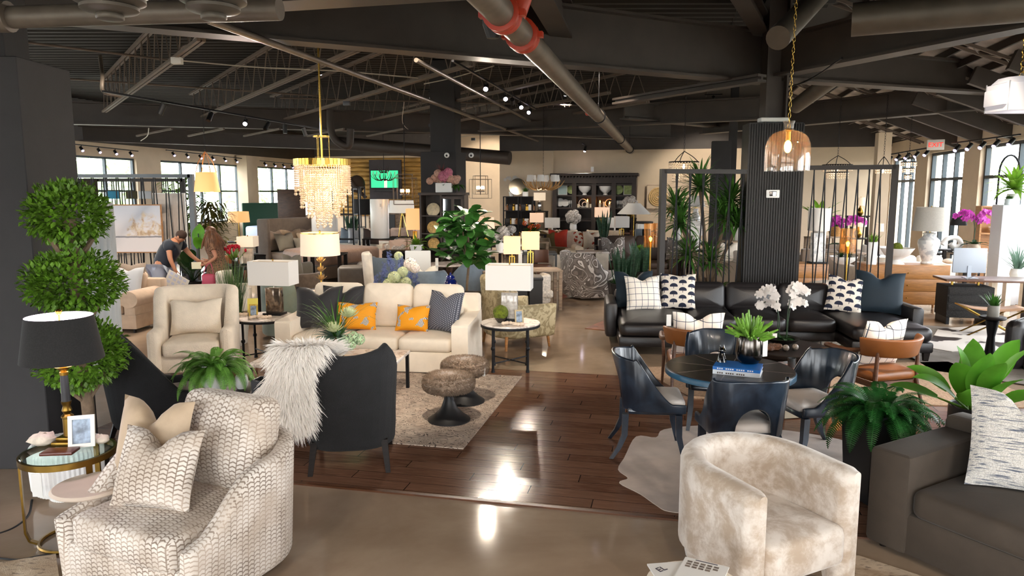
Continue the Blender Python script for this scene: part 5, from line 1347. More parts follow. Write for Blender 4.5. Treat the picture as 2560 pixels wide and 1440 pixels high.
for y in (-.18, .18):
    build('leg', M().cyl((-.42, y, .44), (.36, y * 1.1, 0), .012, None, 8), brass_dark, o); build('leg', M().cyl((.42, y, .44), (-.36, y * .9, 0), .012, None, 8), brass_dark, o)
for x in (-.42, .42): build('rail', M().cyl((x, -.24, .44), (x, .24, .44), .014, None, 8), gold, o)
# recliner at the right edge
rc = V((6.78, 8.65, 0)); o = thing('recliner', 'black leather recliner cut off by the right edge of the photo', 'armchair', rc, R(-55))
build('base', M().box(0, 0, .03, .62, .8, .34, .05), black_leather, o); build('seat_cushion', M().cushion(0, -.08, .34, .6, .72, .16, .06, .03), black_leather, o, 60)
for s_ in (-1, 1): build('arm', M().cushion(s_ * .4, -.05, .03, .22, .9, .6, .09, .02), black_leather, o, 60)
k = M(); k.mx = Matrix.Translation((0, .33, .4)) @ Matrix.Rotation(R(-10), 4, 'X'); k.cushion(0, 0, 0, .66, .22, .42, .08, .02).cushion(0, .01, .43, .66, .2, .27, .08, .02); build('back', k, black_leather, o, 60)
k = grass_leaves(.13, 40, .22, .04, .03, .8, .7); o = potted('potted_succulent', 'small spiky plant in a grey pot beside the black recliner', at(2494, 9.5, .55), mat('grey_pot', '8f8a80', .7), .07, .15, 'cyl', k, leaf_g)
pedestal_table('little round table under the small spiky plant by the recliner', at(2494, 9.5), .16, .55, dark_wood, black_metal, name='side_table', cat='side table')
# pedestal and greenery by the windows
pd = at(2520, 14.2); o = thing('display_pedestal', 'tall smooth white display pedestal near the right windows', 'pedestal', pd, GA); build('body', M().box(0, 0, 0, .55, .5, 1.95, .01), mat('bright_white', 'd6d8de', .6), o)
k = M(); rosette(k, (0, 0, .3), 46, .62, .1, -.3, 1.4, 1.2); potted('potted_fern', 'lime green bird nest fern in a glass pot on the white pedestal', pd + V((-.05, -.05, 1.95)), matte_white, .11, .22, 'cyl', k, leaf_l)
potted('potted_succulent', 'small succulent in a pale blue pot on the white pedestal', pd + V((-.2, -.15, 1.95)), mat('pale_blue_pot', 'c8d4d8', .5), .07, .12, 'cyl', grass_leaves(.1, 40, .1, .04, .03, 1.0), leaf_g)
solo('arched_mirror', 'tall thin arched dark metal frame standing behind the pedestal plant', 'mirror', M().tube([at(2478, 15.0, 0), at(2478, 15.0, 2.6)] + [at(2503 - 25 * cos(R(180 * i / 10)), 15.0, 2.6 + .35 * sin(R(180 * i / 10))) for i in range(1, 10)] + [at(2528, 15.0, 2.6), at(2528, 15.0, 0)], .02, 6), black_metal)
k = grass_leaves(.2, 60, .5, .06, .03, 1.1, .9); potted('potted_succulent', 'blue green agave at the right edge by the windows', at(2545, 13.0, .62), matte_white, .12, .2, 'round', k, leaf_blue); slab_table('low pale cabinet table carrying the agave at the right edge', at(2545, 13.0), 0, .7, .5, .62, cream_linen, cream_linen, .1, name='side_table', cat='side table')
lamp('black shaded lamp standing before the right windows', at(2388, 16, .85), 'stick', .62, ('drum', .17, .12, .22), shade_black, black_metal); slab_table('console under the black shaded lamp before the right windows', at(2388, 16), GA * 57, .9, .4, .85, dark_wood, dark_wood, name='console_table', cat='console table')
mr = at(2428, 17.8); o = thing('standing_mirror', 'tall rectangular mirror leaning before the right windows', 'mirror', mr, R(-20)); build('frame', M().box(0, .02, .3, .62, .03, 2.3), black_metal, o); build('mirror_glass', M().box(0, -.0, .34, .54, .02, 2.22), mat('mirror_silver', 'd8d8da', .04, 1), o)
o = thing('bookcase', 'honey wood shelf unit with open bays behind the pedestal', 'shelf', at(2482, 15.6), R(-15)); 
for x in (-.35, .35): build('side_panel', M().box(x, 0, 0, .03, .35, 1.9), light_wood, o)
for z in (.1, .7, 1.3, 1.87): build('shelf', M().box(0, 0, z, .7, .35, .03), light_wood, o)
build('back_panel', M().box(0, .17, 0, .7, .01, 1.9), light_wood, o)
solo('bowl', 'white bowl on the middle of the honey wood shelf', 'bowl', M().lathe(pot_lathe(.13, .12, 'bowl'), 20), matte_white, at(2480, 15.55, 1.33))
solo('swan_ornament', 'glossy white looped ornament before the right windows', 'ornament', M().tube(bez([(-.2, 0, .1), (-.1, 0, .22), (.1, 0, .24), (.2, 0, .1), (.05, 0, .04), (-.02, 0, .12)], 6), .05, 10), matte_white, at(2375, 15.2, 1.0)); slab_table('dark cube table under the white looped ornament', at(2375, 15.2), 0, .55, .4, 1.0, dark_wood, dark_wood, .06, name='side_table', cat='side table')
# ================================================================ left middle distance
ls = V((-6.98, 11.66, 0)); LR = -5
sofa('oatmeal rolled arm sofa behind the boxwood topiary', ls, LR, oat, 2.3, .95, .46, .86, .24, .64, 2, 2, .06, None, 'roll')
def onls(x, y, z=.48): return onchair(ls, LR, x, y, z)
pillow('small check cushion on the oatmeal rolled arm sofa', onls(.28, -.06), LR, check_fab, .5, .56, .18, .02, 20)
pillow('pale grey cushion next to the rolled arm of the oatmeal sofa', onls(.72, -.06), LR + 8, mat('pale_grey_linen', 'b2b4b8', .85), .5, .54, .2, .05, 22)
pillow('striped brown cushion behind the check cushion on the oatmeal sofa', onls(.18, .12), LR, beige_fab, .5, .58, .16, .03, 14)
pillow('brown cushion behind the pale grey cushion on the oatmeal sofa', onls(.66, .14), LR + 4, taupe, .5, .58, .16, .03, 14)
p = at(232, 8.3); solo('display_column', 'tall pale grey fluted column behind the boxwood topiary', 'column', M().lathe([(.24, 0), (.24, 2.08)], 72, flute=.05, nf=18), mat('pale_grey_plaster', 'b9bcbc', .7), p)
cord_screen('cord screen behind the two shoppers with paintings hung on it', at(186, 14.4), at(490, 14.4), 2.55, 9, .1)
cord_screen('shorter slatted screen standing behind the painting screen', at(196, 16.2), at(470, 16.2), 2.5, 10, .08)
def canvas(name, label, c, rz, w, h, fm, pm, cat='painting', t=.04):
    o = thing(name, label, cat, c, R(rz)); b = .02; k = M()
    for x, z, a, q in ((0, 0, w, b), (0, h - b, w, b), (-w / 2 + b / 2, b, b, h - 2 * b), (w / 2 - b / 2, b, b, h - 2 * b)): k.box(x, 0, z, a, t, q)
    build('frame', k, fm, o); build('canvas', M().box(0, .005, b, w - 2 * b, t - .02, h - 2 * b), pm, o); return o
def f_land(nt):
    x, y, z = xyz(nt, coords(nt)); v = z
    n = noise(nt, 7, 5, None, .5); n2 = noise(nt, 3, 3)
    sky = mixc(nt, v.step(.3, .9), 'e6dcd8', 'c8ccd6')
    shore = v + n2 * .06
    band = shore.gt(.33) * shore.lt(.36)
    tr = (n2 * .5 + .2) * ((x + .1).step(-.15, .1) + .15); trees = v.step(.3, .36) * (tr + .25 - v).step(0, .12) * n.step(.4, .6)
    c = mixc(nt, trees * .8, sky, mixc(nt, noise(nt, 12, 3).step(.4, .6), 'b58a52', 'd8c096'))
    return mixc(nt, band * .8, c, '6f6a70')
canvas('landscape_painting', 'framed pale lake landscape with autumn trees hung on the cord screen', P(338, 632, 14.2), 3, 1.12, .95, light_wood, mat('pale_landscape', rough=.6, fn=f_land))
canvas('abstract_canvas', 'pale framed canvas with a tan streak, beside the lake landscape', P(432, 642, 14.75), 8, .62, 1.3, white, mat('pale_abstract', 'd9cfc6', .7, 0, .15, 3))
for px, w, mt, lb in ((240, .42, mat('brown_swatch', '33291f', .9), 'dark brown fabric panel hung over the top of the rear slatted screen'), (300, .3, mat('blue_swatch', '3f8fb0', .9), 'sky blue fabric panel on the rear slatted screen'), (345, .25, mat('olive_swatch', '4a452e', .9), 'olive fabric panel on the rear slatted screen'), (378, .28, mat('grey_swatch', 'c3c7cc', .9), 'pale grey fabric panel on the rear slatted screen')):
    z = 1.98 if px < 280 else 2.05; solo('hanging_fabric_panel', lb, 'fabric sample', M().box(0, -.07, z, w, .02, .5 if px < 280 else .17, .005), mt, at(px, 16.2))
# plants round the shoppers
k = M(); stp = M(); big_leaves(k, (0, 0, .5), 11, .36, .26, .4, 1.3, .9, .45, stp, .04); p = at(520, 13.4); o = potted('elephant_ear_plant', 'glossy elephant ear plant between the two shoppers', at(480, 13.75), blk, .16, .5, 'taper', k, leaf_d, stems=stp, stm=leaf_d)
k = M(); k.blade((0, 0, 1.2), 1.57, 1.4, .4, .26, .3, 6, None, .1); k.blade((0, 0, 1.1), -1.3, 1.2, .3, .2, .9, 6); stp = M().cyl((0, 0, .3), (0, 0, 1.4), .012, None, 6); potted('elephant_ear_plant', 'single upright lime green leaf above the woman shopper', at(500, 14.0), blk, .12, .3, 'taper', k, leaf_paddle, stems=stp, stm=leaf_d)
k = M()
for i in range(420): a, e = ru(0, 6.28), ru(-.6, .9); q = ru(.05, .45); k.blade((q * cos(a), q * sin(a), 1.55 + ru(-.45, .45)), a, e - .5, ru(.12, .22), .05, .8, 4)
potted('ficus_tree', 'olive leaved tree under the yellow lantern with tiny lights in it', at(532, 16), blk, .2, .4, 'taper', k, mat('olive_leaf', '5d5a24', .5, 0, .5, 9), stems=M().cyl((0, 0, .3), (0, 0, 1.6), .03, None, 8))
k = M()
for i in range(300): a, e = ru(0, 6.28), ru(-.2, 1.2); q = ru(.05, .5); k.blade((q * cos(a), q * sin(a), 1.9 + ru(-.8, .6)), a, e - .3, ru(.14, .26), .08, .8, 4)
potted('ficus_tree', 'bright leafy tree behind the corner of the painting screen', at(468, 19), blk, .2, .4, 'taper', k, leaf_l, stems=M().cyl((0, 0, .3), (0, 0, 2), .03, None, 8))
k = grass_leaves(.34, 210, .98, .11, .013, .3, .2); potted('potted_reeds', 'tall green reeds in a white planter behind the left marble table', at(577, 10.3), matte_white, .17, .36, 'taper', k, mat('reed_green', '4c6a34', .5, 0, .5, 12, vst=(1, 1, 5)), square=True)
# desk, chairs, tulips
slab_table('dark console with a basket weave front behind the reeds', at(612, 13.2), -12, 1.3, .5, .86, dark_wood, dark_wood, .45, .06, 'console_table', 'console table')
b = at(588, 13.1, .86); o = thing('tulip_vase', 'red tulips in a glass vase on the dark console', 'flowers', b); build('vase', M().lathe(pot_lathe(.06, .16, 'cyl'), 16), smoke_glass, o); k = M(); f = M()
for i in range(26):
    a, e = ru(0, 6.28), ru(.8, 1.5); d = V((cos(a) * cos(e), sin(a) * cos(e), sin(e))); k.cyl((0, 0, .05), d * .34, .005, None, 4); q = d * .36
    build('tulip_bloom', M().lathe([(.004, -.03), (.022, -.01), (.02, .02), (.008, .04)], 8, q.x, q.y, q.z), petal_red, o)
build('stem', k, leaf_l, o)
lamp('square beige lamp with stone block base on the dark console', at(622, 13.3, .86), 'block', .34, ('rect', .3, .3, .19), shade_cream, mat('travertine', 'cbb9a4', .6, 0, .2, 12), foot=.17)
tub('rust orange velvet chair behind the red tulips', at(572, 14.6), 170, mat('rust_velvet', '8a4a20', .7, 0, .2, 5, sheen=.4), .7, .7, .25, lambda u, v: .95 if v > .7 else .66, .2, .1)
tub('cream shell chair beside the dark console', at(586, 12.25), 100, cream_linen, .62, .62, .28, lambda u, v: .86 if v > .6 else .62, .2, .08)
# taupe chairs behind the left lamp
tub('sage grey velvet chair behind the left rectangular lamp', at(715, 10.9), 150, mat('sage_velvet', '7d8a80', .75, 0, .12, 5, sheen=.4), .72, .72, .25, lambda u, v: .9 if v > .7 else .66, .05, .1)
tub('brown patterned chair between the left lamp and the ivory sofa', at(748, 12.1), 200, velvet('brown_chenille', '5c4c3e', .3, 12), .76, .76, .3, lambda u, v: .86 if v > .6 else .66, .05, .12)
tub('round grey tub chair behind the crystal lotus lamp', at(705, 14.35), 165, greige, .95, .9, .35, lambda u, v: .8, .06, .18); pillow('grey cushion on the round grey tub chair', at(735, 13.9, .6), 150, greige, .5, .42, .18, .05, 10)
slab_table('grey side table with open top behind the round tub chair', at(648, 14.9), 0, .6, .6, .62, dark_wood, dark_wood, .05, name='side_table', cat='side table')
# console behind the ivory sofa: lotus lamp, flowers, ginger jar
cb = V((-1.75, 10.45, 0)); slab_table('slim console table hidden behind the ivory sofa', cb, -7.5, 2.6, .36, .76, dark_wood, black_metal, .04, name='console_table', cat='console table')
def oncb(px, Y=10.45, z=.76): return at(px, Y, z)
b = oncb(802, 10.55); o = thing('table_lamp', 'table lamp with stacked gilt lotus stem and a cream drum shade', 'lamp', b); build('stem', M().cyl((0, 0, 0), (0, 0, .86), .012, None, 8), gold, o); build('base', M().lathe([(.09, 0), (.09, .02), (.02, .03)], 20), gold, o)
for i, z in enumerate((.14, .27, .4)):
    k = M()
    for q in range(14): k.blade((0, 0, z), 2 * pi * q / 14 + i * .2, .5 if q % 2 else .9, .11, .045, -.5, 4)
    build('lotus', k, mat('gilt_crystal', 'e0bc84', .2, .5), o, 0, False)
shade_part(o, ('drum', .285, .275, .33), .52, shade_cream); build('finial', M().sph(0, 0, .87, .015), gold, o); build('shade_trim', M().skin([[(r_ * cos(2 * pi * i / 40), r_ * sin(2 * pi * i / 40), z) for i in range(40)] for r_, z in ((.277, .84), (.277, .853), (.272, .853), (.272, .84))], False, True, True), gold, o)
light('POINT', b + V((0, 0, .62)), 4, (1, .75, .45), .05)
b = oncb(992, 10.6); o = thing('flower_arrangement', 'blue delphinium and white hydrangea arrangement behind the ivory sofa', 'flowers', b); build('bowl', M().lathe(pot_lathe(.13, .14, 'round'), 20), matte_white, o)
k = M(); f1, f2, f3 = M(), M(), M(); big_leaves(k, (0, 0, .1), 26, .22, .08, -.2, .8, .8)
for x, y, z in ((-.18, -.05, .32), (-.12, .05, .48), (-.22, .02, .22), (.06, 0, .44), (.2, .05, .26), (-.04, -.1, .36), (-.3, -.02, .14), (.28, -.03, .16)):
    for i in range(16): t = i / 16; puff(f1, (x + ru(-.03, .03), y + ru(-.03, .03), z + (t - .5) * .2), .028 * (1.2 - t * .7), 8)
for x, y, z, r_ in ((-.02, -.14, .2, .085), (.1, -.1, .28, .07), (-.1, -.16, .1, .08), (.14, -.12, .12, .08), (.2, .0, .38, .09), (.27, -.05, .33, .07), (.02, .05, .5, .06)): blooms(o, [((x, y, z), r_)], petal_pale if x < .15 else mat('cream_petal', 'ecdcd0', .6), 34, 'hydrangea_bloom')
build('foliage', k, leaf_g, o, 0, False); build('blue_spires', f1, petal_blue, o, 0, False); pass
o = thing('ginger_jar', 'cobalt blue lidded ginger jar on the console behind the sofa', 'jar', oncb(1126, 10.35)); build('body', M().lathe([(.06, 0), (.07, .01), (.1, .07), (.105, .12), (.08, .17), (.06, .185), (.062, .2)], 24), bluejar, o); build('lid', M().lathe([(.07, .2), (.066, .22), (.04, .245), (.015, .25), (.02, .27), (.005, .285)], 24), bluejar, o)
# fiddle leaf fig
fb = at(1170, 11.2); o = thing('fiddle_leaf_fig', 'fiddle leaf fig tree with a thin trunk behind the ivory sofa', 'plant', fb); build('pot', M().lathe(pot_lathe(.2, .36, 'taper'), 24), mat('basket_pot', '8b7558', .8, 0, .3, 30), o)
k = M().tube(bez([(0, 0, .3), (-.02, 0, .7), (.01, 0, 1.1), (0, 0, 1.6)], 6), [.02] * 19, 7); l = M(); fp_ = lambda t: (sin(pi * (t * .86 + .1)) ** .7) * (1 - .28 * exp(-((t - .38) / .14) ** 2))
for i in range(150):
    a = i * 2.399; s_ = ru(-.85, 1); q = sqrt(1 - min(.98, s_ * s_)) * ru(.1, .85); c = V((q * .48 * cos(a), q * .42 * sin(a), 1.46 + .44 * s_)); l.blade(c, a + ru(-.5, .5), ru(-.5, .9), ru(.2, .33), ru(.14, .2), ru(.2, 1.2), 7, fp_, .1, ru(-.5, .5))
for a in (0.5, 2.5, 4.4): k.tube([(0, 0, 1.15), (.12 * cos(a), .12 * sin(a), 1.35), (.2 * cos(a), .2 * sin(a), 1.6)], .012, 6)
build('trunk', k, bark, o); build('foliage', l, mat('fig_leaf', '3b6e2c', .4, 0, .35, 5), o, 0, False)
# olive jacquard chair beside the right side table
tub('olive leaf jacquard armchair behind the right marble side table', at(1290, 10.3), 118, damask, .84, .86, .25, lambda u, v: 1.02 if v > .75 else .64, .16, .12, (.6, .66, .28, .18), .06, (.68, .66, .2, .024, .016, .02), light_wood, None, None, 'armchair', base=(.66, .7, .16, .14))
slab_table('black cube table beyond the right crystal lamp', at(1318, 12.2), 4, .5, .5, .78, blk, blk, .22, .05, 'side_table', 'side table')
lamp('yellow lit square lamp on a gilt stand, left of the pair mid room', at(1280, 13.2, .76), 'frame', .32, ('rect', .31, .31, .31), shade_warm, gold); lamp('yellow lit square lamp on a gilt stand, right of the pair mid room', at(1326, 13.7, .76), 'frame', .36, ('rect', .33, .33, .33), shade_warm, gold)
slab_table('long pale table under the two yellow lit square lamps', at(1302, 13.5), 8, 1.5, .6, .76, beige_wood, beige_wood, .06, name='console_table', cat='console table')
# grey dining chairs
def top_g(u, v): return .92 if v > .7 else .66 + .26 * max(0, (v - .35) / .35)
g1 = tub('slate grey curved back chair with white cushion behind the ivory sofa', at(1058, 12.0), 178, bluegrey, .78, .74, .3, top_g, .2, .1, (.56, .6, .3, .16), .05, (.5, .5, .22, .022, .016, .02), dark_wood, None, 'slate grey curved chairs')
dup(g1, at(982, 14.4), R(150), 'slate grey curved back chair further back by the bed bench'); dup(g1, at(1158, 13.3), R(250), 'slate grey curved back chair behind the fig trunk')
pillow('white cushion leaning out of the slate grey curved chair', at(1062, 11.75, .52), 20, cream_linen, .5, .48, .18, .08, 10)
pedestal_table('small round marble table left of the fig trunk', at(1122, 14.6), .45, .76, marble, brown_wood)
tub('tall white back chair behind the blue delphiniums', at(950, 12.3), 105, cream_linen, .5, .5, .15, lambda u, v: 1.18 if v > .8 else .5, .3, .09, (.45, .5, .32, .14), .06, (.4, .44, .34, .022, .016), dark_wood)
o = thing('dining_chair', 'white panel backed chair with a white top behind the slate chair', 'chair', at(1045, 14.0), 0); build('backrest', M().box(0, 0, .45, .5, .05, .62, .02), white, o); build('seat', M().box(0, .25, .42, .5, .5, .06, .02), white, o); legs4(o, .42, .42, .42, .018, .015, white, y0=.22)
k = M(); rosette(k, (0, 0, .1), 30, .34, .07, -.2, 1.0); potted('potted_succulent', 'leafy green plant in a white box pot above the white panel chair', at(1042, 14.95, 1.0), white, .13, .12, 'taper', k, leaf_l, square=True); slab_table('dark sideboard under the white box plant', at(1015, 14.95), 0, .9, .4, 1.0, dark_wood, dark_wood, .5, .05, 'sideboard', 'sideboard')
# ---------------------------------------------------------------- bed
bd = V((-4.95, 18.7, 0)); BR2 = -72
o = thing('bed', 'upholstered bed with a tall winged headboard and quilted taupe cover', 'bed', bd, R(58))
hb = build('headboard', M().box(0, 1.15, .1, 2.1, .14, 1.42, .05), taupe_dark, o)
for s_ in (-1, 1): build('headboard_wing', M().box(s_ * 1.02, .98, .1, .1, .42, 1.42, .04), taupe_dark, o)
build('bed_base', M().box(0, 0, .1, 1.95, 2.2, .3, .03), taupe_dark, o); build('mattress', M().cushion(0, 0, .4, 1.9, 2.15, .26, .08, .03), taupe, o)
k = M().cushion(0, -.38, .42, 2.06, 1.5, .36, .1, .06)
q = build('quilt', k, mat('quilted_satin', '93796a', .5, 0, .12, 4, .9, 9, .3), o, 60)
k = M().skin([[(x, y, z) for y, z in ((-1.18, .55), (-1.1, .83), (-.4, .86))] for x in [-1.06 + 2.12 * i / 10 for i in range(11)]], False, False)
for x, y, w, h, mt, lb in ((-.6, .9, .75, .6, taupe, 'large taupe pillow at the near side of the headboard'), (.5, .9, .75, .6, taupe, 'large taupe pillow at the far side of the headboard'), (-.1, .82, .7, .58, tan_velvet, 'tan satin pillow in the middle of the headboard'), (-.55, .62, .6, .5, greige, 'grey satin pillow in front at the near side of the bed'), (.15, .62, .55, .48, tan_velvet, 'tan satin pillow in front at the middle of the bed'), (-.2, .42, .5, .36, greige, 'small lumbar pillow foremost on the winged bed')):
    c = onchair(bd, 58, x, y, .7); pillow(lb, c, 58, mt, w, h, .2, .06, 25, name='pillow')
for i, (px, lb) in enumerate(((880, 'grey leather cube ottoman at the foot of the bed'), (925, 'second grey leather cube ottoman behind the first, by the bed foot'))):
    o = thing('ottoman', lb, 'ottoman', at(px, 16.4 + i * .9), R(8), 'grey leather cubes'); build('body', M().cushion(0, 0, .05, .62, .55, .47, .06, .02), grey_leather, o); legs4(o, .5, .42, .08, .03, .03, blk)
slab_table('dark nightstand left of the winged headboard', at(645, 18.5), 0, .6, .5, .62, dark_wood, dark_wood, .25, name='nightstand', cat='nightstand')
lamp('yellow lit drum lamp behind the winged headboard', at(602, 20.5, .8), 'stick', .55, ('drum', .3, .28, .3), shade_warm); slab_table('table under the drum lamp behind the headboard', at(602, 20.5), 0, 1.2, .5, .8, dark_wood, dark_wood, .06, name='console_table', cat='console table')
# second bed / cushions to its right
o = thing('daybed', 'low bed heaped with cushions behind the quilted bed', 'bed', at(905, 22.6), R(100)); build('base', M().box(0, 0, .08, 1.6, 2.1, .3, .03), cream_linen, o); build('mattress', M().cushion(0, 0, .38, 1.6, 2.1, .24, .08, .03), cream_linen, o)
for px, Y, mt, lb in ((868, 22.2, bluegrey, 'blue grey satin cushion leftmost on the low bed'), (893, 22.1, mat('silver_satin', 'a9adb3', .4, sheen=.4), 'silver satin cushion on the low bed'), (915, 22.0, cream_linen, 'cream striped cushion on the low bed'), (928, 21.8, mat('brown_linen', '3a2d28', .9), 'dark brown cushion rightmost on the low bed')): pillow(lb, at(px, Y, .62), ru(-25, 25), mt, .52, .5, .18, .07, 14)
# ---------------------------------------------------------------- tall white vases, dark shelves, log wall corner
for px, Y, z, h, r_, lb in ((815, 17, .76, 1.0, .3, 'broad white cylinder vase below the crystal chandelier'), (952, 20.5, .9, 1.1, .26, 'tall white cylinder vase right of the dark lamp')):
    solo('cylinder_vase', lb, 'vase', M().lathe([(r_ * .98, 0), (r_, .01), (r_, h - .01), (r_ * .97, h), (r_ * .93, h), (r_ * .93, h * .3), (.01, h * .3)], 32), matte_white, at(px, Y, z)); slab_table('table carrying the ' + ' '.join(lb.split()[:4]), at(px, Y), 0, .9, .7, z, dark_wood, dark_wood, .08, name='console_table', cat='console table')
price_tag('dark tag hanging on the tall white cylinder vase', at(955, 20.2, 1.88))
def open_shelf(label, c, rz, w, d, h, n, mt, back=None, name='shelf_unit'):
    o = thing(name, label, 'shelf', c, R(rz))
    for x in (-w / 2, w / 2):
        for y in (-d / 2, d / 2): build('post', M().box(x, y, 0, .04, .04, h), mt, o)
    for i in range(n): build('shelf', M().box(0, 0, .1 + (h - .13) * i / (n - 1), w, d, .03), mt, o)
    if back: build('back_panel', M().box(0, d / 2, 0, w, .015, h), back, o)
    return o
open_shelf('dark open shelf tower beside the crystal chandelier', at(862, 21, 0), -12, .8, .4, 2.3, 4, black_metal); open_shelf('second dark shelf tower left of the log wall', at(890, 27.6, 0), -12, .7, .4, 2.4, 4, black_metal)
k = snake_leaves(.3, 40, .75, .14, .07); potted('snake_plant', 'tall snake plant in front of the log wall', at(882, 23.6, .5), blk, .18, .3, 'taper', k, leaf_snake); slab_table('low dark table under the tall snake plant', at(882, 23.6), 0, .5, .5, .5, dark_wood, dark_wood, .08, name='side_table', cat='side table')
sofa('cream sectional sofa far back before the log wall', at(975, 25.25), 4, mat('pink_beige_linen', 'd3b9a8', .85), 3.6, 1.0, .45, .9, .22, .66, 3, 4, .05)
sofa('pinkish beige sofa to the right in front of the log wall', at(1038, 19.9), -4, mat('pink_beige_linen', 'd3b9a8'), 2.0, .95, .45, .84, .2, .64, 2, 3, .05)
lamp('black drum lamp before the stone fireplace', at(917, 26, .8), 'stick', .6, ('drum', .43, .42, .55), shade_black, black_metal); slab_table('dark table under the black drum lamp', at(917, 26), 0, .8, .5, .8, dark_wood, dark_wood, .06, name='console_table', cat='console table')
lamp('white drum lamp leaning on an angled gold arm before the fireplace', at(1007, 24.5, .7), 'tripod', .8, ('drum', .44, .4, .42), shade_off, gold); slab_table('table under the white tripod lamp by the fireplace', at(1007, 24.5), 0, .8, .5, .7, dark_wood, dark_wood, .06, name='side_table', cat='side table')
lamp('yellow lit box lamp left of the display cabinet', at(1039, 17.5, .8), 'block', .5, ('rect', .38, .38, .5), shade_warm, brass); slab_table('table under the yellow box lamp left of the display cabinet', at(1039, 17.5), 0, .5, .5, .8, beige_wood, beige_wood, .06, name='side_table', cat='side table')
o = thing('tray_centrepiece', 'round wooden tray with white flowers and moss on a cream ottoman', 'centrepiece', at(990, 17.0, .52)); build('tray', M().lathe([(.4, 0), (.42, .05), (.4, .05), (.38, .015), (.01, .015)], 28), brown_wood, o); blooms(o, [((ru(-.2, .25), ru(-.1, .1), ru(.2, .42)), .06) for i in range(9)], petal_white, 20, 'bloom')
build('moss', M().sph(0, -.05, .12, .13), moss, o); build('foliage', grass_leaves(.05, 40, .3, .15, .05, 1.0), leaf_g, o, 0, False)
o = thing('ottoman', 'wide cream ottoman under the round wooden tray', 'ottoman', at(984, 17.0)); build('body', M().cushion(0, 0, .06, 1.4, 1.0, .44, .08, .03), cream_linen, o)
# television wall
tv = thing('television', 'flat television showing a green pitch on the log wall panel', 'television', V((-6.25, 36.9, 0)) , GA)
tvc = at(967, 37.5); tv.location = tvc + V((0, .0, 0)); build('backing_panel', M().box(0, .1, 1.84, 1.75, .1, 2.0), wall_dark, tv); build('screen_frame', M().box(0, 0, 2.38, 1.56, .08, .95, .01), blk, tv); build('screen', M().box(0, -.045, 2.42, 1.48, .01, .87), screen_g, tv); build('screen_player', M().box(.06, -.052, 2.42, .16, .006, .45), screen_p, tv); build('sound_bar', M().box(0, -.02, 2.24, 1.1, .08, .08), blk, tv)
o = thing('fireplace', 'stone fireplace with a timber mantel below the television', 'fireplace', tvc + V((0, .02, 0)), GA); build('mantel', M().box(0, -.12, 1.6, 1.9, .35, .2, .01), light_wood, o); build('surround', M().box(0, .02, 0, 1.8, .25, 1.6), stone_mat, o); build('firebox', M().box(0, -.12, .3, 1.1, .04, .75), blk, o)
solo('boar_trophy', 'dark animal head trophy mounted on the log wall', 'wall trophy', M().sph(0, 0, 0, .42, .3, .45, 14, 10).tube(bez([(-.3, -.1, .3), (-.1, -.3, 0), (.2, -.4, -.35), (.5, -.3, -.7)], 5), .09, 8), mat('dark_hide', '2b1d14', .9), at(898, 37.2, 2.6))
solo('leather_mirror_panel', 'big brown plank panel leaning near the far window', 'wall panel', M().box(0, 0, 0, 1.0, .08, 1.35, .01), wood('reclaimed_plank', '4d3626'), at(735, 27, .95), .1)
# ---------------------------------------------------------------- display cabinet with flowers on top
cp = at(1112, 15.6); o = thing('display_cabinet', 'dark wood display cabinet with woven platters and a glass door', 'cabinet', cp, R(-8)); W, D_, Hc = .98, .42, 2.18
for x in (-W / 2 + .02, W / 2 - .02, -.02): build('side_panel', M().box(x, 0, 0, .04, D_, Hc), brown_wood if False else mat('dark_oak', '3b302a', .5, 0, .3, 6), o)
build('top', M().box(0, 0, Hc - .05, W + .04, D_ + .03, .06, .005), MATS['dark_oak'], o); build('back_panel', M().box(0, D_ / 2, 0, W, .02, Hc), MATS['dark_oak'], o)
for z in (.06, .95, 1.3, 1.68): build('shelf', M().box(0, 0, z, W - .04, D_ - .04, .025), MATS['dark_oak'], o)
dr_ = build('door', M().box(.24, -D_ / 2 - .01, 1.0, .06, .02, 1.1).box(.44, -D_ / 2 - .01, 1.0, .05, .02, 1.1).box(.23, -D_ / 2 - .01, .96, .47, .02, .06).box(.23, -D_ / 2 - .01, 2.05, .47, .02, .06), MATS['dark_oak'], o); build('door_glass', M().box(.24, -D_ / 2 - .01, 1.0, .42, .006, 1.06), see_through('mirror_door', 'e8f0f4', .45, .03), dr_)
for z, r_, lb in ((1.82, .15, 'pale oval platter on the upper shelf of the dark cabinet'), (1.44, .14, 'amber woven bowl on the middle shelf of the dark cabinet'), (1.09, .13, 'orange woven bowl on the lower shelf of the dark cabinet')):
    q = solo('platter', lb, 'platter', M().lathe([(.01, .03), (r_ * .6, .02), (r_, 0), (r_ * .98, .015), (.01, .045)], 28), mat('rattan', 'd6b06c', .6, 0, .3, 30) if z < 1.7 else mat('cream_platter', 'e4d3b0', .5, 0, .2, 20), onchair(cp, -8, -.24, .0, z)); q.rotation_euler = (R(75), 0, R(-8)); 
bq = onchair(cp, -8, .0, .02, Hc + .012); o = thing('flower_arrangement', 'pink and blush dahlias in a white box pot on the display cabinet', 'flowers', bq); build('pot', M().box(0, 0, 0, .34, .3, .2, .006), white, o)
f1, f2, k = M(), M(), M(); big_leaves(k, (0, 0, .18), 26, .2, .08, -.3, .7, .9)
for x, z, r_, mm in ((0, .34, .11, 1), (-.05, .24, .1, 0), (.12, .3, .09, 0), (-.2, .3, .08, 0), (-.3, .24, .07, 0), (.1, .42, .09, 1), (.24, .26, .09, 0), (-.12, .4, .08, 0), (.3, .3, .06, 0), (-.02, .16, .09, 1)): blooms(o, [((x, ru(-.1, .05), z), r_)], petal_pink if mm else petal_blush, 36, 'dahlia_bloom')
r3 = M()
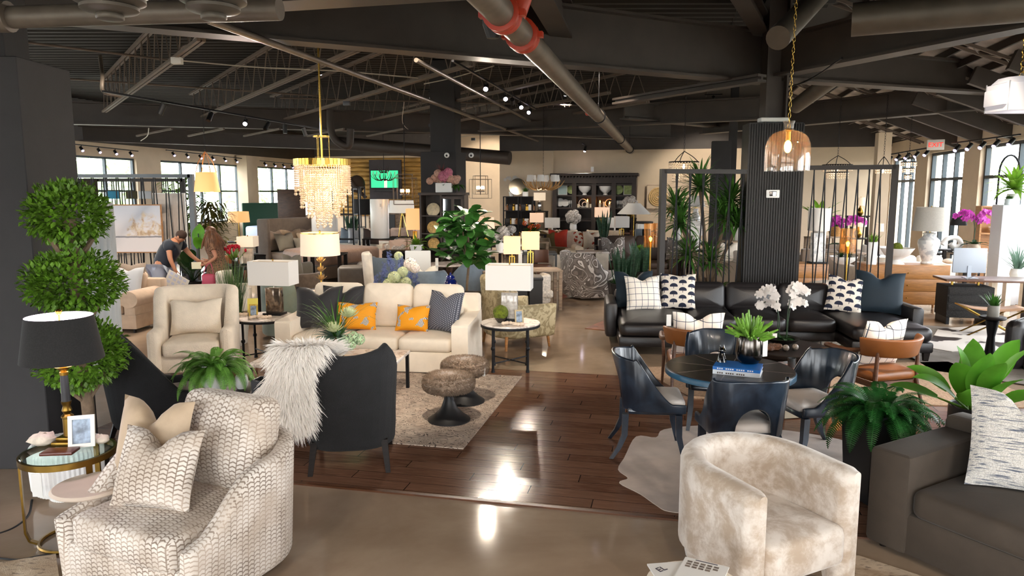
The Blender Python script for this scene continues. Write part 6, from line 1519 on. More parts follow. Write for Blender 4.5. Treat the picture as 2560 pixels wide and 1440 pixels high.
for i in range(30): a = ru(0, 6.28); r3.blade((-.05, .05, .3), a, ru(1.0, 1.5), ru(.2, .38), .02, .3, 3)
k2 = M(); big_leaves(k2, (.3, -.05, .16), 16, .2, .06, -.6, .4, 1.2)
build('foliage', k, leaf_blue, o, 0, False); build('trailing_leaves', k2, leaf_g, o, 0, False); build('red_spikes', r3, mat('burgundy_leaf', '6a3a3a', .6), o, 0, False)
for px, lb in ((1117, 'white dome security camera on the front of the middle pillar'), (1178, 'white dome security camera on the corner of the middle pillar')):
    o = thing('mounted_security_camera', lb, 'security camera', P(px, 388, 16.55)); build('housing', M().sph(0, 0, 0, .06, .06, .06, 14, 8), white, o); build('lens', M().sph(0, -.05, -.01, .025), blk, o)
# ================================================================ centre right middle distance
def top_s(u, v): return .98 if v > .75 else .62 + .36 * max(0, (v - .42) / .33)
tub('silver swirl jacquard swivel chair standing beside the snake plants', at(1474, 15.0), 112, swirl, 1.05, 1.0, .3, top_s, .05, .14, (.72, .8, .28, .18), .08, name='swivel_chair', base=(.9, .86, .05, .23))
k = snake_leaves(.42, 55, .74, .2, .075); o = potted('snake_plant', 'snake plants in a low black trough behind the leather sectional', at(1562, 13.9), blk, .3, .46, 'taper', k, leaf_snake, square=True)
build('grass_skirt', grass_leaves(.42, 160, .26, .26, .012, 1.3, 1.2), leaf_g, o, 0, False)
k = snake_leaves(.3, 40, .7, .15, .07); potted('snake_plant', 'second snake plant further back near the amber lamp', at(1600, 15.5, .2), blk, .2, .3, 'taper', k, leaf_snake); solo('plant_stand', 'low black stand under the second snake plant', 'plant stand', M().box(0, 0, 0, .4, .4, .2, .01), blk, at(1600, 15.5))
k = M(); big_leaves(k, (0, 0, .8), 60, .2, .13, -.3, 1.2, .8); potted('potted_pothos', 'bright leafy pothos bush behind the snake plants', at(1595, 17, 0), blk, .18, .8, 'taper', k, leaf_l)
sofa('brown leather loveseat behind the silver swirl chair', at(1590, 18.2), -4, brown_leather, 1.9, .95, .48, 1.05, .2, .66, 2, 2, .08); pillow('silver swirl cushion on the brown leather loveseat', at(1535, 17.75, .5), 8, swirl, .62, .62, .2, .16, 16); pillow('silver swirl cushion seen through the cords on the brown loveseat', at(1692, 17.6, .55), -20, swirl, .56, .56, .2, .06, 14)
# sofa with red cushions
s0 = at(1425, 22.0); sofa('cream sofa with red and orange cushions before the big hutch', s0, -2, cream_linen, 2.7, 1.0, .46, .95, .2, .66, 3, 3, .06)
for px, mt, w, lb in ((1372, olive_dark, .55, 'olive velvet cushion leftmost on the far cream sofa'), (1393, red_velvet, .6, 'red shaggy cushion on the far cream sofa'), (1452, red_print, .55, 'white cushion with red blotches on the far cream sofa'), (1470, mat('orange_velvet', 'a0501c', .7, sheen=.4), .5, 'burnt orange cushion on the far cream sofa'), (1480, cream_linen, .55, 'cream cushion rightmost on the far cream sofa'), (1486, red_print, .5, 'second red blotched cushion behind the cream one')): pillow(lb, at(px, 21.75 if px < 1480 else 21.35, .5), ru(-12, 12), mt, w, w, .2, .08, 16)
sofa('cream chaise end with a throw, right of the red cushions', at(1466, 19.5), 95, cream_linen, 1.6, .95, .44, .72, .18, .6, 2, 2, .05)
tub('olive velvet armchair left of the far cream sofa', at(1372, 20.2), 60, olive_velvet, .8, .85, .25, lambda u, v: .9 if v > .7 else .66, .2, .11, legs=(.5, .5, .22, .02, .015, .05), lm=black_metal)
o = thing('stool', 'brown stool with round leather seat right of the yellow lamps', 'stool', at(1354, 16.2)); build('seat', M().lathe([(.02, .48), (.2, .48), (.24, .51), (.22, .57), (.02, .58)], 24), leather('chestnut_leather', '5a3a2a'), o); build('base', M().lathe([(.2, 0), (.16, .3), (.1, .48)], 5), brown_wood, o); build('backrest', M().shell(arc(0, 0, .2, 40, 140, 8), .6, .9, .03), MATS['chestnut_leather'], o)
solo('drum_stool', 'round white upholstered drum stool behind the brown stool', 'stool', M().lathe([(.02, 0), (.27, 0), (.29, .05), (.29, .58), (.26, .62), (.02, .63)], 32), cream_linen, at(1373, 18.2))
slab_table('round edged grey table with glasses behind the brown stool', at(1345, 17.6), 0, .9, .9, .74, grey_metal, grey_metal, .05, name='table')
slab_table('marble console with square white front near the swirl chair', at(1480, 17.2), 0, .75, .5, .8, marble, cream_linen, .3, .04, 'console_table', 'console table')
tub('spotted cream tub chair right of the near crystal lamp', at(1335, 13.0), 200, mat('speckled_velvet', 'd6cec2', .7, 0, .3, 30), .62, .6, .28, lambda u, v: .72, .2, .1, legs=(.36, .36, .22, .018, .014), lm=blk)
slab_table('dark console by the far sofa carrying the gold framed lamp', at(1560, 21.1), 0, .9, .5, .82, dark_wood, dark_wood, .3, .05, 'console_table', 'console table')
lamp('white square lamp on an open gold frame before the far hutch', at(1552, 21, .82), 'frame', .36, ('rect', .4, .36, .32), shade_white, gold); lamp('white cone shaded lamp on a slim gold stem before the far hutch', at(1582, 21.6, .3), 'stick', 1.25, ('drum', .5, .18, .32), shade_white, gold, name='floor_lamp'); pedestal_table('low round table beneath the cone shaded lamp', at(1582, 21.6), .3, .3, dark_wood, dark_wood, name='side_table', cat='side table')
lamp('peach lit rectangular lamp left of the cone shaded lamp', at(1503, 20.9, .9), 'block', .58, ('rect', .4, .3, .28), shade_pink, brass); slab_table('table carrying the peach lit rectangular lamp', at(1503, 20.9), 0, .4, .4, .9, dark_wood, dark_wood, .06, name='console_table', cat='console table')
k = snake_leaves(.2, 26, .75, .1, .06); potted('snake_plant', 'thin snake plant beside the peach lit lamp', at(1510, 18.8, .82), blk, .1, .2, 'taper', k, leaf_snake); slab_table('cabinet table under the thin snake plant', at(1510, 18.8), 0, .5, .4, .82, dark_wood, dark_wood, .2, name='side_table', cat='side table')
for px, Y, z, lb in ((1341, 21.5, .95, 'peach lit square lamp above the orange flowers'), (1348, 25.0, 1.55, 'beige square lamp in front of the bottle shelves')):
    lamp(lb, at(px, Y, z), 'block', .36, ('rect', .4, .36, .27), shade_pink if z < 1 else shade_cream, chrome); slab_table('stand under the ' + lb, at(px, Y), 0, .6, .4, z, dark_wood, dark_wood, .08, name='side_table', cat='side table')
b = at(1330, 19.6, .86); o = thing('flower_arrangement', 'orange and red flowers with trailing greens by the olive chair', 'flowers', b); build('vase', M().lathe(pot_lathe(.12, .25, 'round'), 18), mat('amber_vase', 'b06a20', .2, coat=.5), o); k, f = M(), M(); big_leaves(k, (0, 0, .25), 34, .3, .08, -.4, 1.3, 1.0)
blooms(o, [((ru(-.25, .25), ru(-.1, .1), ru(.25, .5)), .06) for i in range(7)], mat('orange_petal', 'd9541c', .6, 0, .4, 20), 18, 'bloom')
build('foliage', k, leaf_g, o, 0, False); slab_table('table under the orange flower arrangement', at(1330, 19.6), 0, .9, .5, .86, beige_wood, beige_wood, .06, name='console_table', cat='console table')
# ---------------------------------------------------------------- the big hutch on the far wall
hc = at(1484, 25.0); HW, HH = 2.85, 2.83; o = thing('hutch', 'huge dark carved wood hutch with open shelves on the far wall', 'hutch', hc, GA); dk2 = mat('carved_dark_wood', '2e221c', .5, 0, .3, 4)
build('back_panel', M().box(0, .3, 0, HW, .04, HH - .1), dk2, o)
for i in range(5): build('upright', M().box(-HW / 2 + .08 + (HW - .16) * i / 4, 0, .0, .15, .6, HH - .3), dk2, o)
for z in (.1, 1.2, 1.62, 2.05, 2.42): build('shelf', M().box(0, .02, z, HW - .1, .54, .05), dk2, o)
k = M().box(0, -.02, HH - .34, HW, .64, .2).box(0, -.06, HH - .1, HW + .14, .74, .1, .02)
build('cornice', k, dk2, o)
for i in range(26): build('dentil', M().box(-HW / 2 + .06 + (HW - .12) * i / 25, -.4, HH - .16, .05, .06, .06), dk2, o)
solo('thermostat', 'white wall plate above the hutch cornice', 'wall plate', M().box(0, 0, 0, .1, .03, .17), white, hc + V((-.05, .40, 2.9)), GA)
def onh(u, z, y=-.05): p = Matrix.Rotation(GA, 3, 'Z') @ V((u * HW / 2, y, 0)); return hc + p + V((0, 0, z))
green_pic = mat('pale_green_print', 'b8cc86', .6, 0, .3, 12)
def plate(lb, p, r_, mt, tilt=75): q = solo('plate', lb, 'plate', M().lathe([(.01, .015), (r_ * .65, .012), (r_, 0), (r_ * .98, .012), (.01, .028)], 24), mt, p, 0, None); q.rotation_euler = (R(tilt), 0, GA); return q
for u, z, w, h, mt, lb in ((-.78, 2.1, .32, .36, mat('pale_aqua_print', 'bcd4d2', .6), 'pale aqua framed print at the top left of the hutch'), (.80, 2.1, .32, .36, green_pic, 'pale green framed print at the top right of the hutch')):
    q = onh(u, z, .0); canvas('framed_print', lb, q, R(0) + GA * 57.3, w, h, white, mt, 'picture')
for u, z, r_, mt, lb in ((-.58, 2.28, .15, green_pic, 'green plate standing top left in the hutch'), (.56, 2.28, .17, green_pic, 'green plate standing top right in the hutch'), (-.85, 1.84, .15, matte_white, 'white plate leftmost on the middle shelf of the hutch'), (-.72, 1.82, .13, matte_white, 'white plate second from left on the middle shelf of the hutch')): plate(lb, onh(u, z, .08), r_, mt)
for u, lb in ((-.24, 'left white serving bowl heap on the top shelf of the hutch'), (.26, 'right white serving bowl heap on the top shelf of the hutch')):
    k = M().lathe([(.08, 0), (.06, .05), (.2, .18), (.23, .3), (.2, .28), (.05, .12)], 20, flute=.1, nf=6); solo('tureen', lb, 'bowl', k, matte_white, onh(u, 2.1))
for u, lb in ((-.28, 'left pair of white ring ornaments in the hutch'), (.36, 'right pair of white ring ornaments in the hutch')):
    k = M()
    for dx, r_ in ((0, .14), (.06, .09)): k.tube([(dx + r_ * cos(2 * pi * i / 24), dx * .4, r_ + r_ * sin(2 * pi * i / 24)) for i in range(24)], .014, 6, False, True)
    solo('ring_ornament', lb, 'ornament', k, matte_white, onh(u, 1.68, .0), GA)
for u, h, lit_, lb in ((-.16, .2, 1, 'lit candle beside the left ring ornament'), (-.08, .12, 0, 'short unlit candle near the middle of the hutch'), (.14, .16, 1, 'lit candle left of the right ring ornament'), (.24, .2, 0, 'tall pale candle beside the right ring ornament'), (.37, .12, 1, 'small lit candle inside the right ring ornament'), (-.38, .12, 0, 'cream candle left of the left ring ornament')):
    o2 = thing('candle', lb, 'candle', onh(u, 1.67, -.12)); build('wax', M().cyl((0, 0, 0), (0, 0, h), .045, None, 14), mat('cream_wax', 'eee2cc', .6), o2)
    if lit_: build('flame', M().lathe([(.002, h), (.02, h + .03), (.002, h + .09)], 8), filament, o2)
for i, (u, n) in enumerate(((-.6, 'left'), (.55, 'right inner'), (.66, 'right middle'), (.76, 'right outer'))):
    for j in range(3): solo('goblet', 'clear glass goblet on the hutch, ' + n + ' cluster', 'glass', M().lathe([(.04, 0), (.01, .01), (.01, .1), (.05, .14), (.045, .24), (.04, .24), (.04, .15)], 14), mat('frosted_glass', 'd8d8d6', .2, trans=.3), onh(u + j * .035, 1.67, -.1 + .08 * (j % 2)), 0, 'glass goblets in the hutch, ' + n + ' cluster')
# shelf units with bottles, left of the hutch
for px, n, lb in ((1284, 5, 'open black shelf unit of bottles left of the hutch'), (1316, 5, 'second black shelf unit of bottles next to the hutch')):
    c = at(px, 25.2 - (.2 if px > 1300 else 0)); open_shelf(lb, c, GA * 57.3, .62 if px < 1300 else .5, .4, 2.05, n, black_metal, mat('dark_backing', '1a1512', .8))
    for r_ in range(1, 5):
        for q in range(5):
            z = .13 + (2.05 - .13) * r_ / 4 - (0.0); w = .05 + .02 * ((q * 7 + r_) % 3)
            if r_ == 4: continue
            o2 = solo('bottle', 'small bottle or carton on shelf %s of the %s' % (('', 'low', 'middle', 'upper')[r_], 'left shelf unit' if px < 1300 else 'right shelf unit'), 'bottle', M().lathe([(w, 0), (w, .14), (w * .4, .17), (w * .4, .21)], 10) if (q + r_) % 2 else M().box(0, 0, 0, w * 2, w * 2, .2, .005), (matte_white, brass, blk, mat('amber_bottle', '7a4a18', .2))[(q * 3 + r_) % 4], c + V((-.22 + .11 * q, -.05 - .02 * (q % 2), z)), 0, 'bottles on the %s row, %s unit' % (('', 'low', 'middle', 'upper')[r_], 'left' if px < 1300 else 'right'))
plate('big silver platter standing on the bottle shelves', at(1293, 25.0, 2.38), .3, mat('silver_plate', 'b5ad98', .25, .9)); st_, fl_ = M(), []; b = at(1279, 25.2, 2.05); o = thing('white_orchid', 'white orchid on top of the bottle shelves', 'flowers', b); build('pot', M().lathe(pot_lathe(.1, .16), 16), matte_white, o)
for az in (2.6, .5): orchid_spray(fl_, st_, (0, 0, .1), az, .3, .55, 9, .06)
build('stem', st_, leaf_d, o); build_blooms(o, fl_, petal_white)
potted('potted_succulent', 'small green plant in a white pot on the bottle shelves', at(1313, 24.9, 2.05), matte_white, .1, .16, 'cyl', grass_leaves(.15, 50, .2, .06, .03, 1.1, .8), leaf_g)
# dining set before the hutch, hydrangeas, stacks
slab_table('long dark dining table in front of the hutch', at(1455, 23.75), 0, 3.0, .8, .9, brown_wood, dark_wood, .12, .06, 'dining_table', 'dining table')
for px, lb in ((1372, 'beige tub dining chair leftmost at the hutch table'), (1420, 'beige tub dining chair second at the hutch table'), (1490, 'beige tub dining chair third at the hutch table'), (1530, 'beige tub dining chair rightmost at the hutch table')): tub(lb, at(px, 23.0), 180, beige_fab, .6, .58, .28, lambda u, v: 1.0, .35, .07, (.42, .45, .42, .1), legs=(.36, .36, .42, .02, .015), name='dining_chair', cat='dining chair')
for px, Y, z, lb in ((1572, 24.0, 1.35, 'big white hydrangea ball on a dark vase right of the hutch'), (1432, 23.65, .9, 'white and cream hydrangea bowl on the hutch table')):
    o = thing('hydrangea_vase', lb, 'flowers', at(px, Y, z)); build('vase', M().lathe(pot_lathe(.12, .3, 'round'), 18), matte_white if z < 1 else brass_dark, o); f = M(); k = M()
    for i in range(12): a = i * 2.399; s_ = 1 - 2 * (i + .5) / 12; q = sqrt(1 - s_ * s_); blooms(o, [((.17 * q * cos(a), .17 * q * sin(a), .48 + .16 * s_), .1)], petal_white, 26, 'hydrangea_bloom')
    big_leaves(k, (0, 0, .3), 10, .2, .1, -.2, .6); build('leaves', k, leaf_d, o, 0, False)
slab_table('tall dark stand under the white hydrangea ball', at(1572, 24.0), 0, .4, .4, 1.35, dark_wood, dark_wood, .06, name='plant_stand', cat='stand')
for px, lb in ((1380, 'white computer monitor left at the counter before the hutch'), (1535, 'white computer monitor right at the counter before the hutch')):
    o = thing('computer_monitor', lb, 'monitor', at(px, 23.95, .9), R(178)); build('panel', M().box(0, 0, .12, .5, .03, .34, .01), white, o); build('stand', M().box(0, .03, 0, .2, .16, .01).box(0, .03, 0, .05, .02, .2), white, o)
o = thing('printer', 'white and black office printer on a stand right of the hutch', 'printer', at(1608, 23.6, .95)); build('body', M().box(0, 0, 0, .5, .4, .22, .02), white, o); build('scanner_lid', M().box(0, 0, .24, .52, .42, .06, .01), blk, o); slab_table('reddish stand under the office printer', at(1608, 23.6), 0, .9, .5, .95, brown_wood, brown_wood, .06, name='console_table', cat='console table')
for px, lb in ((1598, 'left grey gift box stack under the printer stand'), (1590 + 22, 'right grey gift box stack under the printer stand')): solo('box', lb, 'box', M().box(0, 0, 0, .28, .28, .3, .01), greyfab, at(px, 22.6, .75))
slab_table('low counter carrying the two grey gift boxes', at(1605, 22.6), 0, .9, .5, .75, cream_linen, cream_linen, .2, name='console_table', cat='console table')
fwp = at(1641, 24.95); o = canvas('relief_artwork', 'square framed straw coloured circular relief on the far wall', fwp + V((0, .02, 1.62)), GA * 57.3, .78, .82, beige_wood, plaster, 'wall art', .05); k = M()
for r_ in (.06, .12, .18, .24, .3): k.tube([(r_ * cos(2 * pi * i / 40), -.02, .41 + r_ * sin(2 * pi * i / 40)) for i in range(40)], .028, 6, False, True)
build('straw_rings', k, mat('straw', 'd0ae74', .8, 0, .3, 30), o)
# behind the cords: pale chairs, white lamps, wood side
for px, Y, rz, mt, lb in ((1850, 16.5, 200, mat('pale_grey_weave', 'b0a89e', .85), 'pale grey tub chair behind the yucca'), (1800, 17.6, 180, cream_linen, 'cream tub chair further behind the yucca'), (1905, 15.2, 230, mat('pale_blue_linen', 'c8d2da', .85), 'pale blue chair edge left of the slatted column')): tub(lb, at(px, Y), rz, mt, .85, .8, .3, lambda u, v: .9 if v > .6 else .66, .12, .12)
pillow('white cushion on the pale grey tub chair behind the yucca', at(1822, 16.2, .62), 0, cream_linen, .5, .46, .16, .08, 10)
for px, Y, z, bh, lb in ((1690, 19.5, .8, .75, 'white cone lamp glimpsed left of the yucca'), (1735, 20, .8, 1.0, 'white cone lamp standing taller behind the yucca crown'), (1738, 17.5, .8, .36, 'white lit square lamp behind the yucca stems')):
    lamp(lb, at(px, Y, z), 'urn', bh, ('drum', .26, .16, .3) if bh > .4 else ('rect', .34, .3, .34), shade_white, matte_white, name='table_lamp'); slab_table('table carrying the ' + lb, at(px, Y), 0, .8, .45, z, dark_wood, dark_wood, .06, name='console_table', cat='console table')
canvas('mirror_frame', 'tall dark framed mirror leaning behind the column', at(1880, 19.2, .3), 0, .7, 2.0, black_metal, MATS['mirror_silver'], 'mirror')
k = M(); big_leaves(k, (0, 0, .5), 26, .5, .2, .2, 1.3, .8); potted('palm_plant', 'broad leaved plant against the far wall behind the yucca', at(1845, 18, 1.0), matte_white, .16, .4, 'taper', k, leaf_g); slab_table('pale table carrying the broad leaved plant behind the yucca', at(1845, 18), 0, .8, .5, 1.0, beige_wood, beige_wood, .06, name='console_table', cat='console table')
for px, Y, z, lb in ((2140, 19, 1.0, 'peach lit wide drum lamp behind the right cord screen'), (2142, 21.5, 1.5, 'yellow drum lamp high on a shelf behind the right cord screen')):
    lamp(lb, at(px, Y, z), 'round', .3, ('drum', .2, .19, .22) if z < 1.2 else ('drum', .12, .11, .24), shade_pink if z < 1.2 else shade_cream, brass); slab_table('stand carrying the ' + lb, at(px, Y), 0, .7, .4, z, dark_wood, dark_wood, .06, name='console_table', cat='console table')
k = grass_leaves(.25, 70, .4, .12, .04, .5, .6); potted('potted_palm', 'leafy plant in a tan basket against the far right wall', at(2083, 20, .98), mat('tan_basket', 'b98a52', .8, 0, .3, 30), .2, .28, 'taper', k, leaf_g); slab_table('stand under the tan basket plant', at(2083, 20), 0, .7, .4, .98, beige_wood, beige_wood, .06, name='console_table', cat='console table')
k = M(); big_leaves(k, (0, 0, .4), 16, .7, .16, .4, 1.4, .6); potted('palm_plant', 'tall lime leaved plant right of the slatted column', at(2045, 19.5, 1.0), matte_white, .2, .3, 'taper', k, leaf_l); slab_table('stand under the tall lime leaved plant', at(2045, 19.5), 0, .7, .4, 1.0, beige_wood, beige_wood, .06, name='plant_stand', cat='stand')
sofa('taupe sofa behind the magenta orchid and the cords', at(2072, 17.9), 170, taupe, 1.5, .95, .45, .9, .2, .66, 3, 3, .05)
lamp('black candle holder lamp with a cream shade behind the right screen post', at(2192, 14.8, .9), 'stick', .5, ('drum', .09, .08, .16), shade_cream, black_metal); slab_table('white table under the candle holder lamp', at(2192, 14.8), 0, .5, .4, .9, white, white, .06, name='side_table', cat='side table')
k = grass_leaves(.2, 50, .3, .06, .03, .8, .9); potted('potted_succulent', 'spiky lime plant in a tall white cylinder pot behind the cords', at(2178, 13.4, .86), matte_white, .09, .42, 'cyl', grass_leaves(.38, 50, .24, .05, .03, .8, .9), leaf_l)
tub('white ribbed chair behind the right post of the cord screen', at(2200, 16.75), 140, mat('white_bouclette', 'e9e6e2', .9), .8, .8, .3, lambda u, v: .98 if v > .6 else .7, .15, .1)
solo('upholstered_stool', 'cream striped upholstered stool between the column and the dresser', 'stool', M().cushion(0, 0, .02, .9, .6, .6, .1, .04), mat('cream_stripe', 'd9cfc2', .8, 0, .2, 6, vst=(8, 1, 1)), at(2095, 12.6))
k = M(); 
for i in range(14): k.frond((0, 0, .4), i * .7, ru(.4, 1.3), .8, .22, 1.4, 16)
potted('palm_plant', 'green feathery palm mid room by the alcove', at(1215, 20, .4), blk, .2, .5, 'taper', k, leaf_g); solo('plant_stand', 'black stand under the feathery palm by the alcove', 'stand', M().box(0, 0, 0, .5, .5, .4, .01), blk, at(1215, 20))
for px, Y, r_, lb in ((1250, 16, .14, 'white hydrangea bunch right of the fig'), (1268, 18, .16, 'white hydrangea vase beside the peach lamp')):
    o = thing('hydrangea_vase', lb, 'flowers', at(px, Y, .9)); build('vase', M().lathe(pot_lathe(.1, .25, 'round'), 16), matte_white, o); f = M()
    blooms(o, [((ru(-.16, .16), ru(-.1, .1), ru(.28, .46)), .09) for i in range(8)], petal_white, 24, 'hydrangea_bloom'); k = M(); big_leaves(k, (0, 0, .24), 12, .2, .08, -.3, .6); build('leaves', k, leaf_d, o, 0, False); slab_table('table under the ' + lb, at(px, Y), 0, 1.0, .5, .9, white, white, .08, name='console_table', cat='console table')
lamp('pinkish lit drum lamp right of the fig crown', at(1212, 17, .95), 'round', .4, ('drum', .24, .22, .26), shade_pink, brass); slab_table('table under the pinkish lit drum lamp', at(1212, 17), 0, .8, .5, .95, dark_wood, dark_wood, .06, name='console_table', cat='console table')
# ================================================================ hanging lights
def chain(m, a, b, r=.012, n=None):
    a, b = V(a), V(b); L = (b - a).length; n = n or max(4, int(L / .05))
    for i in range(n):
        p = a + (b - a) * ((i + .5) / n); ang = i * pi / 2; h = L / n * .62
        m.tube([p + V((cos(ang) * r * sin(2 * pi * q / 8), sin(ang) * r * sin(2 * pi * q / 8), h * cos(2 * pi * q / 8))) for q in range(8)], r * .22, 4, False, True)
    return m
def bead(m, p, r): m.add([(p[0] + r, p[1], p[2]), (p[0] - r, p[1], p[2]), (p[0], p[1] + r, p[2]), (p[0], p[1] - r, p[2]), (p[0], p[1], p[2] + r * 1.3), (p[0], p[1], p[2] - r * 1.3)], [(0, 2, 4), (2, 1, 4), (1, 3, 4), (3, 0, 4), (2, 0, 5), (1, 2, 5), (3, 1, 5), (0, 3, 5)])
c = at(814, 10.0, 0); c.z = 0; o = thing('chandelier', 'large brass drum chandelier dripping with amber lit crystal strands', 'chandelier', c)
build('canopy', M().lathe([(.01, 4.2), (.085, 4.2), (.085, 4.16), (.02, 4.15), (.01, 4.1)], 24), gold, o); build('rod', M().cyl((0, 0, 2.62), (0, 0, 4.16), .014, None, 8), gold, o)
k = M()
for a in range(3): q = R(120 * a + 20); k.cyl((.1 * cos(q), .1 * sin(q), 2.6), (.1 * cos(q), .1 * sin(q), 2.95), .005, None, 5)
k.cyl((0, 0, 2.94), (0, 0, 2.96), .11, None, 16); build('support_rods', k, gold, o)
k = M()
for i in range(44): a = 2 * pi * i / 44; k.mx = Matrix.Rotation(a, 4, 'Z'); k.box(.375, 0, 2.56, .012, .046, .085)
k.mx = None; build('brass_band', k, gold, o)
for tier, (r_, zt, zb, n) in enumerate(((.37, 2.56, 2.24, 64), (.30, 2.5, 2.08, 52), (.21, 2.45, 1.92, 40), (.1, 2.4, 1.78, 18))):
    k = M()
    for i in range(n):
        a = 2 * pi * i / n; z = zt; zz = zb + .05 * sin(i * 2.1)
        while z > zz: bead(k, (r_ * cos(a), r_ * sin(a), z), .0125); z -= .029
        bead(k, (r_ * cos(a), r_ * sin(a), z - .01), .019)
    build('crystal_tier', k, mat('amber_crystal', 'fff0dc', .12, 0, trans=.35, ior=1.5, emit=.12, ecol='ffcf98'), o, 0, False)
for i in range(6): a = i * pi / 3; build('bulb', M().sph(.16 * cos(a), .16 * sin(a), 2.42, .022, .022, .035, 10, 8), bulb_warm, o)
for z in (2.42, 2.2): light('POINT', c + V((0, 0, z)), 24, (1, .78, .5), .1)
# amber glass bell pendant
c = at(1955, 7.0, 0); c.z = 0; o = thing('pendant_lamp', 'clear glass bell pendant with a glowing amber bulb on a chain', 'pendant lamp', c)
build('glass_shade', M().skin([[(r_ * cos(2 * pi * i / 48), r_ * sin(2 * pi * i / 48), z) for i in range(48)] for r_, z in ((.207, 2.40), (.207, 2.6), (.2, 2.66), (.175, 2.72), (.12, 2.765), (.05, 2.785), (.04, 2.8), (.045, 2.84), (.055, 2.87))], False), see_through('pendant_glass', 'fff4ea', .06, .02, .98, .07), o)
build('bulb', M().sph(0, 0, 2.63, .035, .035, .06, 12, 10), filament, o); build('socket', M().lathe([(.01, 2.69), (.022, 2.69), (.022, 2.77), (.04, 2.78), (.01, 2.8)], 16), brass, o); build('chain', chain(M(), (0, 0, 2.8), (.02, 0, 4.9)), gold, o); light('POINT', c + V((0, 0, 2.63)), 22, (1, .55, .18), .04)
# white lantern pendant
c = at(2512, 6.5, 0); c.z = 0; o = thing('pendant_lamp', 'glowing white faceted glass lantern hanging at the upper right', 'pendant lamp', c); k = M()
for (w, z0_, z1_) in ((.40, 2.9, 3.14), (.46, 2.95, 3.09)): k.box(0, 0, z0_, w, w * .8 if w < .45 else .28, z1_ - z0_, .01)
k.skin([[(x, y, z) for x, y in rrect(q, q * .8, .06, 1)] for q, z in ((.2, 3.14), (.16, 3.19))]); build('glass_body', k, lantern_glow, o); k = M()
for sx in (-1, 1):
    for sy in (-1, 1): k.box(sx * .2, sy * .155, 2.9, .008, .008, .25)
build('ribs', k, mat('satin_nickel', 'b9b9be', .3, .8), o); build('chain', chain(M(), (0, 0, 3.19), (.03, 0, 4.4), .022), gold, o); light('POINT', c + V((0, 0, 2.75)), 2.5, (.95, .93, 1), .15)
# small crystal chandeliers
def crystal_drum(label, px, Y, zt, r_, tiers, top=4.2):
    c = at(px, Y, 0); c.z = 0; o = thing('chandelier', label, 'chandelier', c)
    build('chain', chain(M(), (0, 0, zt + .2), (0, 0, top), .014), black_metal, o); k = M()
    for a in range(3): q = R(120 * a); k.tube(bez([(0, 0, zt + .2), (r_ * .6 * cos(q), r_ * .6 * sin(q), zt + .1), (r_ * cos(q), r_ * sin(q), zt)], 4), .008, 5)
    build('frame', k, black_metal, o); z = zt
    for t, (rr, hh) in enumerate(tiers):
        k = M(); k.tube([(rr * cos(2 * pi * i / 30), rr * sin(2 * pi * i / 30), z) for i in range(30)], .012, 5, False, True); build('ring', k, black_metal, o); k = M()
        n = int(rr * 2 * pi / .05)
        for i in range(n):
            a = 2 * pi * i / n; zz = z - .02
            while zz > z - hh: bead(k, (rr * cos(a), rr * sin(a), zz), .02); zz -= .05
        build('crystal_tier', k, mat('clear_crystal', 'fff0dc', .1, 0, trans=.3, emit=.06, ecol='ffd9b0'), o, 0, False); z -= hh + .04
    build('bulb', M().sph(0, 0, zt - .08, .03, .03, .045, 8, 6), bulb_hot, o); light('POINT', c + V((0, 0, zt - .2)), 3, (1, .8, .55), .06)
crystal_drum('two tier crystal chandelier over the left end of the cord screen', 1702, 13.6, 2.75, .27, ((.27, .13), (.2, .17)))
crystal_drum('two tier crystal chandelier right of the slatted column', 2079, 15.8, 2.78, .3, ((.3, .12), (.22, .14)))
crystal_drum('small beaded globe chandelier beside the right wall column', 2192, 15.0, 2.72, .14, ((.14, .12),))
crystal_drum('small beaded globe chandelier by the right hand windows', 2254, 16.2, 2.86, .15, ((.15, .1), (.12, .1), (.07, .08)))
# yellow lantern
c = at(528, 14.2, 0); c.z = 0; o = thing('pendant_lamp', 'yellow lit tapered fabric pendant hung by leather straps', 'pendant lamp', c)
build('lamp_shade', M().shade(.24, .19, 2.2, 2.58, 36), shade_orange, o); k = M()
for a in range(4): q = R(45 + 90 * a); k.tube([(.2 * cos(q), .2 * sin(q), 2.58), (.14 * cos(q), .14 * sin(q), 2.78), (0, 0, 2.98)], .008, 5)
build('straps', k, mat('pale_leather_strap', 'b9753a', .6), o); build('chain', chain(M(), (0, 0, 2.98), (0, 0, 3.9)), black_metal, o); light('POINT', c + V((0, 0, 2.4)), 10, (1, .7, .35), .1)
# antler chandeliers
def antlers(m, n, r_, z, bend=.2, th=.018):
    for i in range(n):
        a = 2 * pi * i / n; p = [(.06 * cos(a), .06 * sin(a), z - .05), (r_ * .5 * cos(a + bend), r_ * .5 * sin(a + bend), z - .1), (r_ * .9 * cos(a + bend * 2), r_ * .9 * sin(a + bend * 2), z), (r_ * 1.1 * cos(a + bend * 2.2), r_ * 1.1 * sin(a + bend * 2.2), z + .14)]
        m.tube(bez(p, 4), [th * (1 - .06 * q) for q in range(13)], 6)
        b = V(p[1]); m.tube([b, b + V((cos(a) * .1, sin(a) * .1, .14)), b + V((cos(a) * .12, sin(a) * .12, .26))], [th * .8, th * .6, th * .2], 5)
    return m
c = at(965, 27, 0); c.z = 0; o = thing('chandelier', 'dark antler chandelier hanging in front of the television', 'chandelier', c); build('antlers', antlers(antlers(M(), 9, .46, 2.72), 6, .22, 3.0), mat('dark_antler', '33241c', .7), o); build('rod', M().cyl((0, 0, 2.6), (0, 0, 5.1), .012, None, 6), black_metal, o); k = M()
for i in range(6): a = i * pi / 3; k.cyl((.4 * cos(a), .4 * sin(a), 2.78), (.4 * cos(a), .4 * sin(a), 2.95), .014, None, 6)
